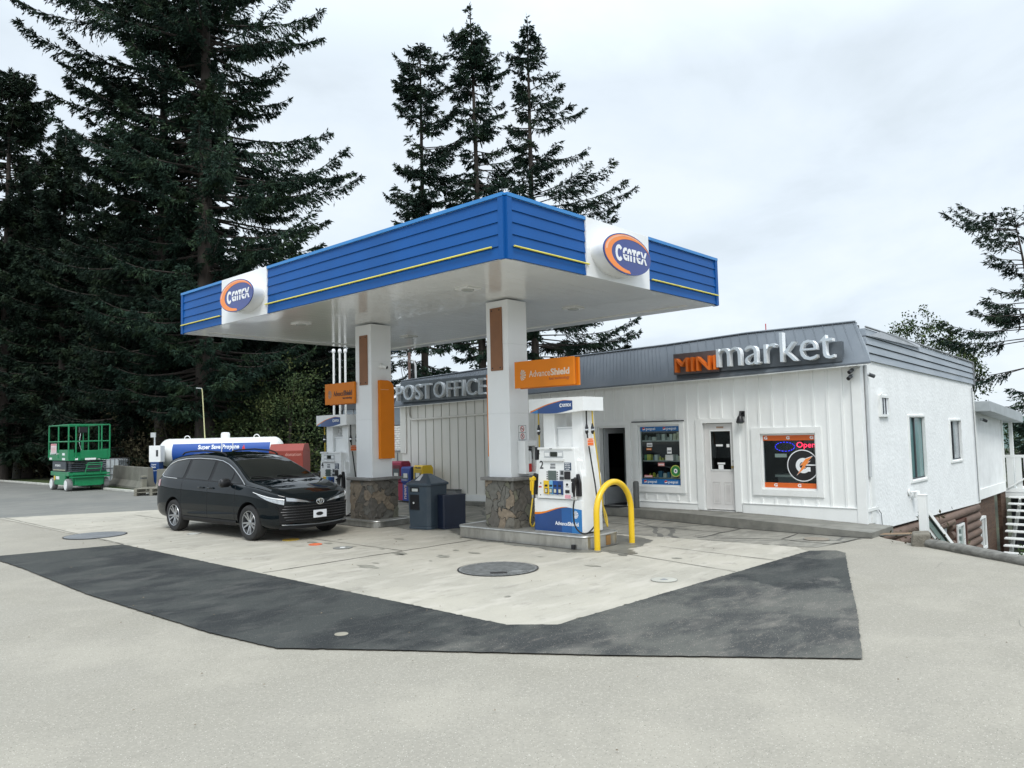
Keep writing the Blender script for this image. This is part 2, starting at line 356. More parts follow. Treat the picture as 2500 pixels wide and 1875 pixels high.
# ------------------------------------------------------------------ ground
lot_mat = ground_mat('lot_asphalt', [(0.284, 0.266, 0.225), ((0.264, 0.247, 0.205), 0.35, 0.42, 0.60, 0.8, (1, 1, 1)), ((0.339, 0.316, 0.265), 0.8, 0.48, 0.66, 0.7, (1, 1, 1)),
    ((0.234, 0.218, 0.184), 2.6, 0.56, 0.70, 0.4, (1, 1.6, 1)), ((0.398, 0.369, 0.313), 30, 0.5, 0.68, 0.5, (1, 1, 1)), ((0.176, 0.166, 0.140), 47, 0.55, 0.72, 0.5, (1, 1, 1))],
    rough=0.92, bump=0.7, bscale=75, speck=[((0.492, 0.459, 0.400), 55, 0.20), ((0.140, 0.132, 0.108), 48, 0.18), ((0.117, 0.112, 0.097), 14, 0.05), ((0.527, 0.492, 0.432), 22, 0.10), ((0.153, 0.135, 0.119), 3.3, 0.016)])
far_mat = ground_mat('far_asphalt', [(0.190, 0.189, 0.172), ((0.150, 0.153, 0.144), 0.4, 0.4, 0.6, 0.8, (1, 1, 1)), ((0.234, 0.230, 0.207), 1.1, 0.5, 0.66, 0.6, (1, 3, 1)), ((0.144, 0.142, 0.132), 40, 0.5, 0.75, 0.5, (1, 1, 1))], rough=0.9, bump=0.4)
conc_mat = ground_mat('concrete', [(0.401, 0.375, 0.314), ((0.340, 0.320, 0.270), 0.5, 0.42, 0.58, 0.85, (1, 1, 1)), ((0.461, 0.430, 0.371), 1.1, 0.5, 0.64, 0.7, (1, 3, 1)),
    ((0.258, 0.240, 0.205), 2.4, 0.56, 0.68, 0.55, (1, 2.5, 1)), ((0.191, 0.177, 0.148), 0.9, 0.60, 0.72, 0.5, (1.6, 1, 1)), ((0.478, 0.446, 0.399), 25, 0.55, 0.75, 0.4, (1, 1, 1))],
    rough=0.8, bump=0.3, bscale=70, speck=[((0.167, 0.149, 0.125), 5, 0.03), ((0.227, 0.206, 0.182), 17, 0.05), ((0.526, 0.491, 0.433), 40, 0.14)])
oldconc_mat = ground_mat('old_concrete', [(0.259, 0.246, 0.209), ((0.167, 0.160, 0.138), 0.8, 0.40, 0.58, 0.85, (1, 2, 1)), ((0.322, 0.308, 0.264), 1.7, 0.5, 0.66, 0.7, (1, 3, 1)),
    ((0.098, 0.095, 0.083), 1.3, 0.57, 0.68, 0.65, (1, 2, 1)), ((0.322, 0.302, 0.264), 30, 0.5, 0.8, 0.4, (1, 1, 1))], rough=0.75, bump=0.4, speck=[((0.081, 0.078, 0.066), 6, 0.05)], cracks=(0.55, 0.012))
tar_mat = ground_mat('new_asphalt', [(0.044, 0.048, 0.045), ((0.018, 0.021, 0.022), 0.6, 0.46, 0.56, 0.9, (1, 1.6, 1)), ((0.076, 0.077, 0.071), 1.3, 0.52, 0.66, 0.6, (1, 2, 1)),
    ((0.110, 0.103, 0.091), 4, 0.57, 0.72, 0.4, (1, 3, 1)), ((0.110, 0.103, 0.093), 60, 0.52, 0.75, 0.5, (1, 1, 1))], rough=0.85, bump=0.9, bscale=90,
    speck=[((0.420, 0.383, 0.345), 7, 0.02), ((0.195, 0.185, 0.172), 45, 0.16), ((0.012, 0.011, 0.011), 52, 0.16)], worn=(4.6, 6.0, (10.75, 4.4, 0.0), 1.15))
earth_mat = ground_mat('earth', [(0.045, 0.05, 0.03), ((0.03, 0.035, 0.02), 0.6, 0.4, 0.6, 0.8, (1, 1, 1)), ((0.06, 0.07, 0.03), 1.5, 0.5, 0.7, 0.7, (1, 1, 1)), ((0.02, 0.02, 0.015), 9, 0.5, 0.7, 0.7, (1, 1, 1))], bump=1.0, bscale=20)
grass_mat = ground_mat('grass_surface', [(0.06, 0.085, 0.03), ((0.035, 0.06, 0.02), 2, 0.4, 0.6, 0.8, (1, 1, 1)), ((0.11, 0.12, 0.05), 5, 0.5, 0.7, 0.7, (1, 1, 1))], bump=1.0, bscale=50)

LOGA, LOGB = Vector((14.55, 4.45)), Vector((12.45, 1.48))     # edge of the paved lot beside the shop
def lot_side(x, y):
    """distance past the lot's right edge (positive = down the bank)"""
    d = (LOGB-LOGA).normalized(); nrm = Vector((-d.y, d.x))
    if nrm.x < 0: nrm = -nrm
    s1 = (Vector((x, y))-LOGA).dot(nrm)
    s2 = 5.2 - y if x > 14.55 else 1e9
    return min(s1, s2) if x > 14.0 else s1
def terrain_z(x, y):
    z = -0.045
    d = (LOGB-LOGA).normalized(); nrm = Vector((-d.y, d.x))
    if nrm.x < 0: nrm = -nrm
    s = (Vector((x, y))-LOGA).dot(nrm)
    if s > 0 and (y < 5.35 or x > 15.9) and x < 60: z -= 1.95*(1-math.exp(-(s/0.9)**1.5)) + 0.012*min(s, 60)
    elif s > 0 and x >= 60: z -= 3
    return z
def lin(a, b, n): return [a+(b-a)*i/n for i in range(n)]
gx = lin(-400, -40, 12)+lin(-40, 8, 16)+lin(8, 32, 60)+lin(32, 60, 14)+lin(60, 400, 14)+[400]
gy = lin(-400, -30, 12)+lin(-30, -4, 10)+lin(-4, 5.2, 38)+[5.25,5.34,5.37]+lin(5.6, 9, 10)+lin(9, 60, 20)+lin(60, 400, 12)+[400]
g = MB(); g.grid([[(x, y, terrain_z(x, y)) for x in gx] for y in gy])
struct(g.build('ground', earth_mat, smooth=60))

def sheet(name, poly, z, m, parent=None, jag=0.0, seed=1, step=0.05):
    """flat sheet with an optionally slightly ragged outline"""
    rng = random.Random(seed); pts = []
    for i, (a, b) in enumerate(poly):
        c, d = poly[(i+1) % len(poly)]; L = math.hypot(c-a, d-b); k = max(1, int(L/step)) if jag else 1
        for j in range(k):
            t = j/k; r = 0 if j == 0 else rng.gauss(0, jag)
            nx, ny = -(d-b)/L, (c-a)/L
            pts.append((a+(c-a)*t+nx*r, b+(d-b)*t+ny*r))
    mb = MB(); mb.add([(x, y, z) for x, y in pts], [tuple(range(len(pts)))])
    b = mb.build(name, m, parent, recalc=False)
    bm_ = bmesh.new(); bm_.from_mesh(b.data); bmesh.ops.triangulate(bm_, faces=bm_.faces, ngon_method='EAR_CLIP')
    for f in bm_.faces:
        if f.normal.z < 0: f.normal_flip()
    bm_.to_mesh(b.data); bm_.free()
    return b
dlog = (LOGB-LOGA)
far = LOGB + dlog*9
struct(sheet('parking_lot', [(-160, -120), (far.x, far.y-8), (far.x, far.y), (LOGB.x, LOGB.y), (LOGA.x, LOGA.y), (15.2, 4.95), (15.7, 5.2), (16.2, 21.5), (12.3, 24), (12.25, 48), (11.3, 80), (-160, 80)], 0.0, lot_mat, jag=0.0))
struct(sheet('road', [(-60, 24.9), (5.97, 24.75), (9.7, 22.9), (13.5, 21.9), (15.6, 22.2), (12.28, 25.5), (12.22, 47.8), (11.28, 79), (-60, 79)], 0.004, far_mat, jag=0.01, seed=3))
struct(sheet('concrete_apron', [(5.95, 5.62), (6.28, 5.2), (12.38, 4.97), (12.72, 5.3), (12.45, 8.8), (12.5, 21.6), (9.7, 22.9), (5.97, 24.75)], 0.008, conc_mat, jag=0.012, seed=4))
struct(sheet('old_pavement', [(12.75, 5.32), (12.9, 5.0), (14.5, 4.7), (15.6, 5.1), (15.8, 21.4), (12.53, 21.6), (12.48, 8.8)], 0.006, oldconc_mat, jag=0.01, seed=5))
patch = struct(sheet('asphalt_patch', [(3.80, 16.36), (5.93, 15.9), (5.93, 5.6), (6.26, 5.18), (12.4, 4.95), (12.66, 4.62), (12.5, 4.42), (11.3, 3.98), (9.6, 3.33), (8.74, 3.0), (6.95, 2.36),
    (5.66, 4.18), (4.57, 5.84), (3.93, 6.76), (3.80, 7.9), (3.72, 11.2), (3.82, 14.4)], 0.016, tar_mat, jag=0.004, seed=6))
stain = ground_mat('damp_concrete', [(0.165, 0.16, 0.135), ((0.115, 0.11, 0.095), 1.5, 0.42, 0.58, 0.85, (1, 1, 1)), ((0.22, 0.215, 0.185), 3, 0.5, 0.66, 0.6, (1, 1, 1))], rough=0.5, bump=0.2)
struct(sheet('damp_patch', [(10.5, 11.1), (10.22, 10.2), (10.3, 9.9), (10.12, 9.3), (10.2, 8.9), (10.05, 8.3), (10.2, 7.9), (10.5, 7.6), (10.3, 7.15), (10.6, 7.05), (11.0, 7.5), (11.4, 7.45), (12.1, 7.7), (12.3, 8.2), (12.4, 11.2), (12.2, 14), (10.8, 14.2), (10.6, 12.7), (11, 12)], 0.0115, stain, jag=0.03, seed=9))
tar_line = mat('joint_filler', (0.055, 0.052, 0.045), 0.8, var=0.3)
def strip(mb, a, b, wd=0.02, z=0.0135, jag=0.006, seed=0):
    rng = random.Random(seed); a, b = Vector(a), Vector(b); d = (b-a); L = d.length; d.normalize(); n_ = Vector((-d.y, d.x)); k = max(2, int(L/0.25))
    rows = [[], []]
    for i in range(k+1):
        p = a+d*L*i/k + n_*rng.gauss(0, jag); ww = wd*rng.uniform(0.5, 1.2)/2
        q1, q2 = p-n_*ww, p+n_*ww; rows[0].append((q1.x, q1.y, z)); rows[1].append((q2.x, q2.y, z))
    mb.grid(rows)
j = MB()
for i, (a, b) in enumerate([((5.98, 10.66), (10.35, 10.5)), ((10.6, 7.65), (10.05, 5.07)), ((11.5, 7.21), (11.26, 5.02)), ((5.98, 15.96), (6.1, 24.6)), ((5.98, 19.9), (10.3, 19.5)), ((8.6, 10.6), (8.5, 22))]):
    strip(j, a, b, 0.028 if i < 1 else 0.018, seed=i)
struct(j.build('expansion_joints', tar_line))
j = MB()
for i, (a, b) in enumerate([((12.78, 7.15), (14.45, 7.1)), ((12.9, 6.9), (13.43, 5.85)), ((13.43, 5.85), (14.3, 5.9)), ((13.35, 4.9), (14.46, 4.78)), ((13.43, 5.85), (13.3, 4.95)), ((12.6, 10.4), (14.7, 10.7)), ((12.62, 13.6), (15.0, 13.4)), ((13.7, 7.1), (13.9, 12.5))]):
    strip(j, a, b, 0.035, z=0.0115, jag=0.02, seed=i+20)
struct(j.build('pavement_cracks', tar_line))
kerb_white = mat('painted_kerb', (0.48, 0.48, 0.43), 0.7, var=0.15, dirt=(0.3, 0.3, 0.28), damt=0.5)
k = MB(); k.box(12.24, 12.40, 29.5, 35.0, 0.0, 0.09); k.prism([(12.24, 37.0), (12.40, 37.0), (12.1, 48), (10.9, 80), (10.7, 80), (11.95, 48)], 'z', 0, 0.09)
struct(k.build('kerb', kerb_white, bevel=0.015))
struct(sheet('grass_verge', [(12.40, 24.5), (30, 24.5), (34, 80), (10.95, 80), (12.1, 48), (12.40, 37)], 0.03, grass_mat, jag=0.0))
struct(sheet('forest_floor', [(13.6, 33.5), (60, 22.0), (80, 120), (13, 120), (13.6, 47)], 0.045, earth_mat))
# pavement step along the shop front (its top falls towards the right-hand corner)
st = MB()
ss = [(4.62, 14.42, 0.10), (5.2, 14.36, 0.13), (7.2, 14.46, 0.20), (8.6, 14.75, 0.205), (9.8, 14.98, 0.20), (11.2, 15.08, 0.185), (13.5, 15.12, 0.14), (16.3, 15.2, 0.085), (18.9, 15.25, 0.06)]
for (y0, x0, z0), (y1, x1, z1) in zip(ss[:-1], ss[1:]):
    st.hexa([(x0, y0, -0.04), (15.62, y0, -0.04), (15.62, y1, -0.04), (x1, y1, -0.04)], [(x0, y0, z0), (15.62, y0, z0), (15.62, y1, z1), (x1, y1, z1)])
struct(st.build('pavement', mat('step_concrete', (0.205, 0.20, 0.175), 0.85, var=0.18, nscale=4, bump=0.4, dirt=(0.10, 0.10, 0.09), dscale=1.5, damt=0.7)))
oil = mat('oil_stain', (0.25, 0.24, 0.20), 0.6, var=0.3, nscale=6); rngo = random.Random(12); sp_ = MB()
for i in range(46):
    x, y = (rngo.uniform(6.3, 12.2), rngo.uniform(5.6, 21)) if i < 34 else (rngo.uniform(7.2, 9.6), rngo.uniform(9.0, 13.2))
    r = rngo.uniform(0.012, 0.07)*(1 if i % 6 else 1.8); k = 11; st_ = rngo.uniform(1, 2.2)
    P = [(x+r*rngo.uniform(.6, 1.25)*math.cos(2*math.pi*j/k), y+r*st_*rngo.uniform(.6, 1.25)*math.sin(2*math.pi*j/k), 0.0125) for j in range(k)]
    sp_.add(P, [tuple(range(k))])
struct(sp_.build('oil_stains', oil))
ck = MB(); rk = random.Random(31)
for k in range(4):
    x, y = [(11.9, 3.0), (9.3, 1.6), (2.6, 9.2), (12.6, 3.4)][k]; a = rk.uniform(0, 6.28)
    for i in range(rk.randint(4, 8)):
        x2, y2 = x+0.28*math.cos(a), y+0.28*math.sin(a); strip(ck, (x, y), (x2, y2), 0.004, 0.0045, 0.004, k*20+i); x, y = x2, y2; a += rk.gauss(0, 0.45)
struct(ck.build('hairline_cracks', mat('crack_dark', (0.17, 0.165, 0.14), 0.9)))
contact_shade = mat('contact_shade', (0.07, 0.068, 0.058), 0.85, var=0.3, nscale=5); gm_ = MB()  # contact shadow painted as dark grimy strips along the island and step foot
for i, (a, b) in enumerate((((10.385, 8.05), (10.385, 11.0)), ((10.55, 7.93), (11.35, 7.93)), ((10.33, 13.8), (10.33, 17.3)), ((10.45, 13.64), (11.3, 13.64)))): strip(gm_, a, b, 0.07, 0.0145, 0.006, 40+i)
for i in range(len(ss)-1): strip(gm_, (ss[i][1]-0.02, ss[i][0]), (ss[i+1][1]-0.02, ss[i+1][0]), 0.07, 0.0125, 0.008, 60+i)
struct(gm_.build('contact_shade_lines', contact_shade))
# distant wooded hill
hl = MB(); rows = []
for i in range(26):
    rr = []
    for jn in range(60):
        a = R_(-12 + 40*jn/59); d = 150 + i*7
        t = math.sin(math.pi*min(1, i/18)/2); hgt = -6 + t*(10.5 + 3.0*math.sin(jn*0.35+1.0) + 1.3*math.sin(jn*1.1+i) + 0.9*math.sin(jn*2.7+i*2))
        rr.append((d*math.cos(a), d*math.sin(a), hgt))
    rows.append(rr)
hl.grid(rows)
struct(hl.build('hill', mat('wooded_hill', (0.06, 0.10, 0.09), 0.95, var=0.5, nscale=0.35, bump=1.0, bscale=1.2), smooth=80))

# ------------------------------------------------------------------ covers let into the paving
steel_dark = mat('cast_iron', (0.22, 0.225, 0.22), 0.6, metal=0.35, var=0.25, nscale=10, dirt=(0.09, 0.09, 0.085), dscale=6)
def cover(x, y, r, label, m, m2=None, big=False, ring=True):
    t = thing('manhole_cover', label, 'manhole cover', (x, y, 0.008))
    p = MB(); p.lathe([(r, -0.02), (r, 0.010), (r*0.985, 0.012), (0.001, 0.012)], (0, 0, 0), n=56); pl = p.build('plate', m, t, smooth=30)
    if ring:
        q = MB(); n = 56
        for a in range(n):
            a0, a1 = 2*math.pi*a/n, 2*math.pi*(a+1)/n
            q.add([(r*1.0*math.cos(a0), r*1.0*math.sin(a0), 0.0135), (r*1.035*math.cos(a0), r*1.035*math.sin(a0), 0.0125), (r*1.035*math.cos(a1), r*1.035*math.sin(a1), 0.0125), (r*math.cos(a1), r*math.sin(a1), 0.0135)], [(0, 1, 2, 3)])
        q.build('rim', m2 or steel_dark, t)
    if big:
        q = MB(); cs, sn = math.cos(R_(20)), math.sin(R_(20)); n = 17
        for i in range(-n, n+1):
            for jn in range(-n, n+1):
                u, v = i*r/(n+1), jn*r/(n+1)
                if math.hypot(u, v) > r*0.93: continue
                xx, yy = u*cs-v*sn, u*sn+v*cs
                if abs(xx-0.0) < 0.11 and abs(yy+0.38) < 0.09: continue
                s = r/(n+1)*0.33
                q.box(xx-s, xx+s, yy-s, yy+s, 0.0125, 0.019)
        tr = q.build('tread', m, t); tag(tr, kind='stuff')
        h = MB(); h.T = Matrix.Rotation(R_(-45), 4, 'Z'); h.box(-0.12, 0.12, -0.46, -0.33, 0.013, 0.02); h.build('lifting_slot', black, t)
    return t
cover(8.28, 7.97, 0.585, 'large round cast iron manhole cover in the pale concrete before the near pump island', steel_dark, black, big=True)
cover(6.15, 18.0, 0.60, 'large smooth grey manhole cover in the concrete behind the dark asphalt corner', mat('worn_steel', (0.22, 0.23, 0.24), 0.5, metal=0.3, var=0.15), black)
cover(8.25, 13.62, 0.17, 'yellow painted round filler cover on the concrete by the minivan front wheel', yellow)
cover(8.15, 12.6, 0.125, 'orange painted round filler cover on the concrete in front of the minivan', mat('orange_red', (0.75, 0.16, 0.06), 0.5))
c = cover(8.19, 11.78, 0.17, 'grey round cover with a pale centre on the concrete before the waste bin', mat('grey_cover', (0.22, 0.22, 0.2), 0.6))
m_ = MB(); m_.lathe([(0.05, 0.012), (0.05, 0.017), (0.001, 0.017)], (0, 0, 0), n=20); m_.build('cap', white_paint, c)
c = cover(8.96, 5.55, 0.17, 'whitish round cover with a small triangle near the right asphalt edge', mat('pale_cover', (0.40, 0.39, 0.34), 0.6), steel_dark)
m_ = MB(); m_.prism([(-0.05, 0.03), (0.05, 0.03), (0, -0.06)], 'z', 0.012, 0.017); m_.build('triangle_mark', midgrey, c)
c = cover(7.55, 16.33, 0.14, 'white painted round cover on the concrete beside the minivan rear wheel', mat('white_cover', (0.5, 0.5, 0.46), 0.6))
cover(4.62, 6.68, 0.07, 'small pale valve cap set in the dark asphalt', mat('pale_cap', (0.26, 0.24, 0.19), 0.7), ring=False)
c = cover(13.75, 5.35, 0.22, 'rust rimmed round cover in the cracked paving below the shop step', mat('rusty_cover', (0.22, 0.19, 0.15), 0.8), steel_dark)

# ------------------------------------------------------------------ fuel canopy
blue = mat('blue_cladding', (0.004, 0.085, 0.31), 0.5, var=0.06, nscale=0.8, spec=0.25, dirt=(0.006, 0.075, 0.25), dscale=1.2, damt=0.4)
blue_light = mat('blue_flashing', (0.03, 0.22, 0.55), 0.35, var=0.06)
CX0, CX1, CY0, CY1, CZ0, CZ1 = 8.20, 14.72, 7.595, 18.37, 4.61, 5.57
can = thing('fuel_canopy', 'large flat fuel canopy with blue lapped fascia and white soffit on two stone based columns', 'canopy', (CX0, CY0, 0))
O = Vector((CX0, CY0, 0)); can_loc = Vector(can.location)
def lap(mb, o, u, a, b, boards):
    """horizontal lapped boards on a vertical face, from a to b along u"""
    for z0, z1, d0, d1 in boards:
        o_, u_ = Vector(o), Vector(u); n_ = u_.cross(Vector((0, 0, 1)))
        P = lambda s, z, d: tuple(o_ + u_*s + Vector((0, 0, z)) + n_*d)
        mb.add([P(a, z0, 0), P(b, z0, 0), P(b, z1, 0), P(a, z1, 0), P(a, z0, d0), P(b, z0, d0), P(b, z1, d1), P(a, z1, d1)],
               [(0, 3, 2, 1), (4, 5, 6, 7), (0, 1, 5, 4), (2, 3, 7, 6), (0, 4, 7, 3), (1, 2, 6, 5)])
boards = [(4.615, 4.80, 0.038, 0.02), (4.803, 4.985, 0.038, 0.02), (4.988, 5.17, 0.038, 0.02), (5.173, 5.355, 0.038, 0.02), (5.358, 5.54, 0.038, 0.02)]
L_, W_ = CY1-CY0, CX1-CX0
def local(mb): mb.T = Matrix.Translation(-can_loc); return mb
# core box behind the fascia
c = local(MB()); c.box(CX0+0.05, CX1-0.05, CY0+0.05, CY1-0.05, 4.70, 5.40); c.build('roof_deck', lightgrey, can)
Z_UP = Vector((0, 0, 1))
def fascia_panel(o, u, a, b, m=blue): 
    mb = local(MB()); lap(mb, o, u, a, b, boards); return mb.build('fascia_panel', m, can)
fo = {'w': ((CX0, CY1, 0), NX), 's': ((CX0, CY0, 0), PXd)}
wa = CY1-16.29; wb = CY1-14.34
fascia_panel(*fo['w'], 0.10, wa); fascia_panel(*fo['w'], wb, L_-0.10)
fascia_panel(*fo['s'], 0.10, 10.12-CX0); fascia_panel(*fo['s'], 12.04-CX0, W_-0.08)
fascia_panel((CX1, CY0, 0), PY_, 0.1, L_-0.1); fascia_panel((CX1, CY1, 0), (-1, 0, 0), 0.1, W_-0.1)
def white_panel(o, u, a, b):
    mb = local(MB()); o_, u_ = Vector(o), Vector(u); on_plane(mb, [(a, 4.60), (b, 4.60), (b, 5.60), (a, 5.60)], o, u, -0.03, 0.055); return mb.build('sign_panel', white_gloss, can, bevel=0.004)
white_panel(*fo['w'], wa, wb); white_panel(*fo['s'], 10.12-CX0, 12.04-CX0)
# corner posts, top flashing
for o, u, L in ((fo['w'][0], NX, L_), (fo['s'][0], PXd, W_), ((CX1, CY0, 0), PY_, L_), ((CX1, CY1, 0), (-1, 0, 0), W_)):
    c = local(MB()); on_plane(c, [(0.0, 4.60), (0.10, 4.60), (0.10, 5.56), (0.0, 5.56)], o, u, 0, 0.05); c.build('corner_trim', blue, can)
    c = local(MB()); on_plane(c, [(L-0.10, 4.60), (L, 4.60), (L, 5.56), (L-0.10, 5.56)], o, u, 0, 0.05); c.build('corner_trim', blue, can)
c = local(MB())
for o, u, a, b in ((fo['w'][0], NX, 0, wa), (fo['w'][0], NX, wb, L_), (fo['s'][0], PXd, 0, 10.12-CX0), (fo['s'][0], PXd, 12.04-CX0, W_), ((CX1, CY0, 0), PY_, 0, L_), ((CX1, CY1, 0), (-1, 0, 0), 0, W_)):
    on_plane(c, [(a, 5.545), (b, 5.545), (b, 5.60), (a, 5.60)], o, u, -0.06, 0.058)
c.build('top_flashing', blue_light, can)
lemon = mat('yellow_tube', (0.80, 0.70, 0.10), 0.35, var=0.1)
for o, u, a, b in ((fo['w'][0], NX, 0.05, wa-0.05), (fo['w'][0], NX, wb-0.03, L_-0.22), (fo['s'][0], PXd, 0.11, 10.16-CX0), (fo['s'][0], PXd, 12.10-CX0, W_-0.06)):
    o_, u_ = Vector(o), Vector(u); n_ = u_.cross(Z_UP)
    c = local(MB()); c.tube([o_+u_*a+n_*0.075+Z_UP*4.80, o_+u_*b+n_*0.075+Z_UP*4.80], 0.014, 8)
    for i in range(int((b-a)/0.9)+1): c.tube([o_+u_*(a+0.2+0.9*i)+n_*0.02+Z_UP*4.80, o_+u_*(a+0.2+0.9*i)+n_*0.075+Z_UP*4.80], 0.008, 6) if a+0.2+0.9*i < b else None
    c.build('light_tube', lemon, can, smooth=True)
soff = mat('soffit_white', (0.83, 0.84, 0.82), 0.20, var=0.04, nscale=1.0, coat=0.35, dirt=(0.73, 0.74, 0.70), dscale=0.8, damt=0.35, bump=0.03, bscale=5, spec=0.7)
c = local(MB()); s = 0.42
c.box(CX0+0.01, CX1-0.01, CY0+0.01, CY0+s, 4.604, 4.69); c.box(CX0+0.01, CX1-0.01, CY1-s, CY1-0.01, 4.604, 4.69)
c.box(CX0+0.01, CX0+s, CY0+s, CY1-s, 4.604, 4.69); c.box(CX1-s, CX1-0.01, CY0+s, CY1-s, 4.604, 4.69)
c.build('soffit_border', soff, can)
c = local(MB())
yy = CY0+s
while yy < CY1-s-0.01:
    y1 = min(yy+0.30, CY1-s); c.box(CX0+s, CX1-s, yy+0.002, y1-0.002, 4.625+0.0012*((int(yy*10)) % 3), 4.69); yy = y1
c.build('soffit_panels', soff, can)
for x, y in ((9.5, 15.21), (9.47, 9.72), (12.66, 9.82), (12.94, 15.55)):
    c = local(MB()); c.box(x-0.17, x+0.17, y-0.17, y+0.17, 4.598, 4.63); f_ = c.build('downlight', white_plastic, can, bevel=0.01)
    c = local(MB()); c.lathe([(0.115, 4.597), (0.115, 4.585), (0.09, 4.573), (0.001, 4.568)], (x, y, 0), n=24); c.build('lens', mat('frosted_lens', (0.45, 0.47, 0.45), 0.2), f_, smooth=30)
# columns
stone = stone_mat('stone_veneer'); cap_stone = mat('cap_stone', (0.20, 0.195, 0.185), 0.85, var=0.2, nscale=9, bump=0.6)
brown = mat('rust_panel', (0.27, 0.125, 0.062), 0.65, var=0.12, nscale=3, dirt=(0.20, 0.10, 0.06), damt=0.5, bump=0.1)
acm = mat('column_cladding', (0.84, 0.85, 0.85), 0.2, var=0.02, nscale=1, coat=0.35, dirt=(0.72, 0.72, 0.70), dscale=1.2, damt=0.2)
def stone_block(mb, x0, x1, y0, y1, z0, z1, seed):
    """roughly coursed faces: a grid box with slight relief and chipped lower edge"""
    rng = random.Random(seed); n = 12; k = 14
    per = [(x0+(x1-x0)*i/n, y0) for i in range(n)]+[(x1, y0+(y1-y0)*i/n) for i in range(n)]+[(x1-(x1-x0)*i/n, y1) for i in range(n)]+[(x0, y1-(y1-y0)*i/n) for i in range(n)]
    cx, cy = (x0+x1)/2, (y0+y1)/2; rows = []
    for a in range(k+1):
        z = z0+(z1-z0)*a/k; r = []
        for i, (x, y) in enumerate(per):
            s_ = 1+rng.uniform(-0.022, 0.022) - (0.03*rng.random() if a == 0 else 0)
            r.append((cx+(x-cx)*s_, cy+(y-cy)*s_, z if a in (0, k) else z+rng.uniform(-0.01, 0.01)))
        r.append(r[0]); rows.append(r)
    mb.grid(rows); mb.add([(x0, y0, z1-0.001), (x1, y0, z1-0.001), (x1, y1, z1-0.001), (x0, y1, z1-0.001)], [(0, 1, 2, 3)])
def column(x0, x1, y0, y1, sx0, sx1, sy0, sy1, zb, zc, pan, seed):
    c = local(MB()); zs = [zc+0.05, 2.40, 3.74, 4.60]
    for a, b in zip(zs[:-1], zs[1:]): c.box(x0, x1, y0, y1, a+0.003, b-0.003)
    c.box(x0+0.006, x1-0.006, y0+0.006, y1-0.006, zc, 4.6)
    cc = c.build('column', acm, can, bevel=0.004)
    c = local(MB()); stone_block(c, sx0, sx1, sy0, sy1, zb, zc, seed); c.build('stone_base', stone, cc)
    c = local(MB()); c.box(sx0-0.07, sx1+0.07, sy0-0.07, sy1+0.07, zc, zc+0.06); c.build('stone_cap', cap_stone, cc, bevel=0.012)
    c = local(MB()); c.box(x0-0.025, x0, pan[0], pan[1], pan[2], pan[3]); c.cur = 1
    for yy in (pan[0]+0.05, pan[1]-0.05):
        for zz in (pan[2]+0.05, pan[3]-0.05): c.cyl((yy, zz), 'x', 0.014, x0-0.032, x0-0.02, 8)
    c.build('brown_panel', [brown, black], cc)
column(10.70, 11.24, 9.90, 10.48, 10.60, 11.33, 9.76, 10.50, 0.225, 1.12, (10.05, 10.355, 3.235, 4.46), 3)
column(10.65, 11.22, 14.14, 14.74, 10.53, 11.30, 14.03, 14.82, 0.145, 1.02, (14.27, 14.56, 3.20, 4.35), 5)

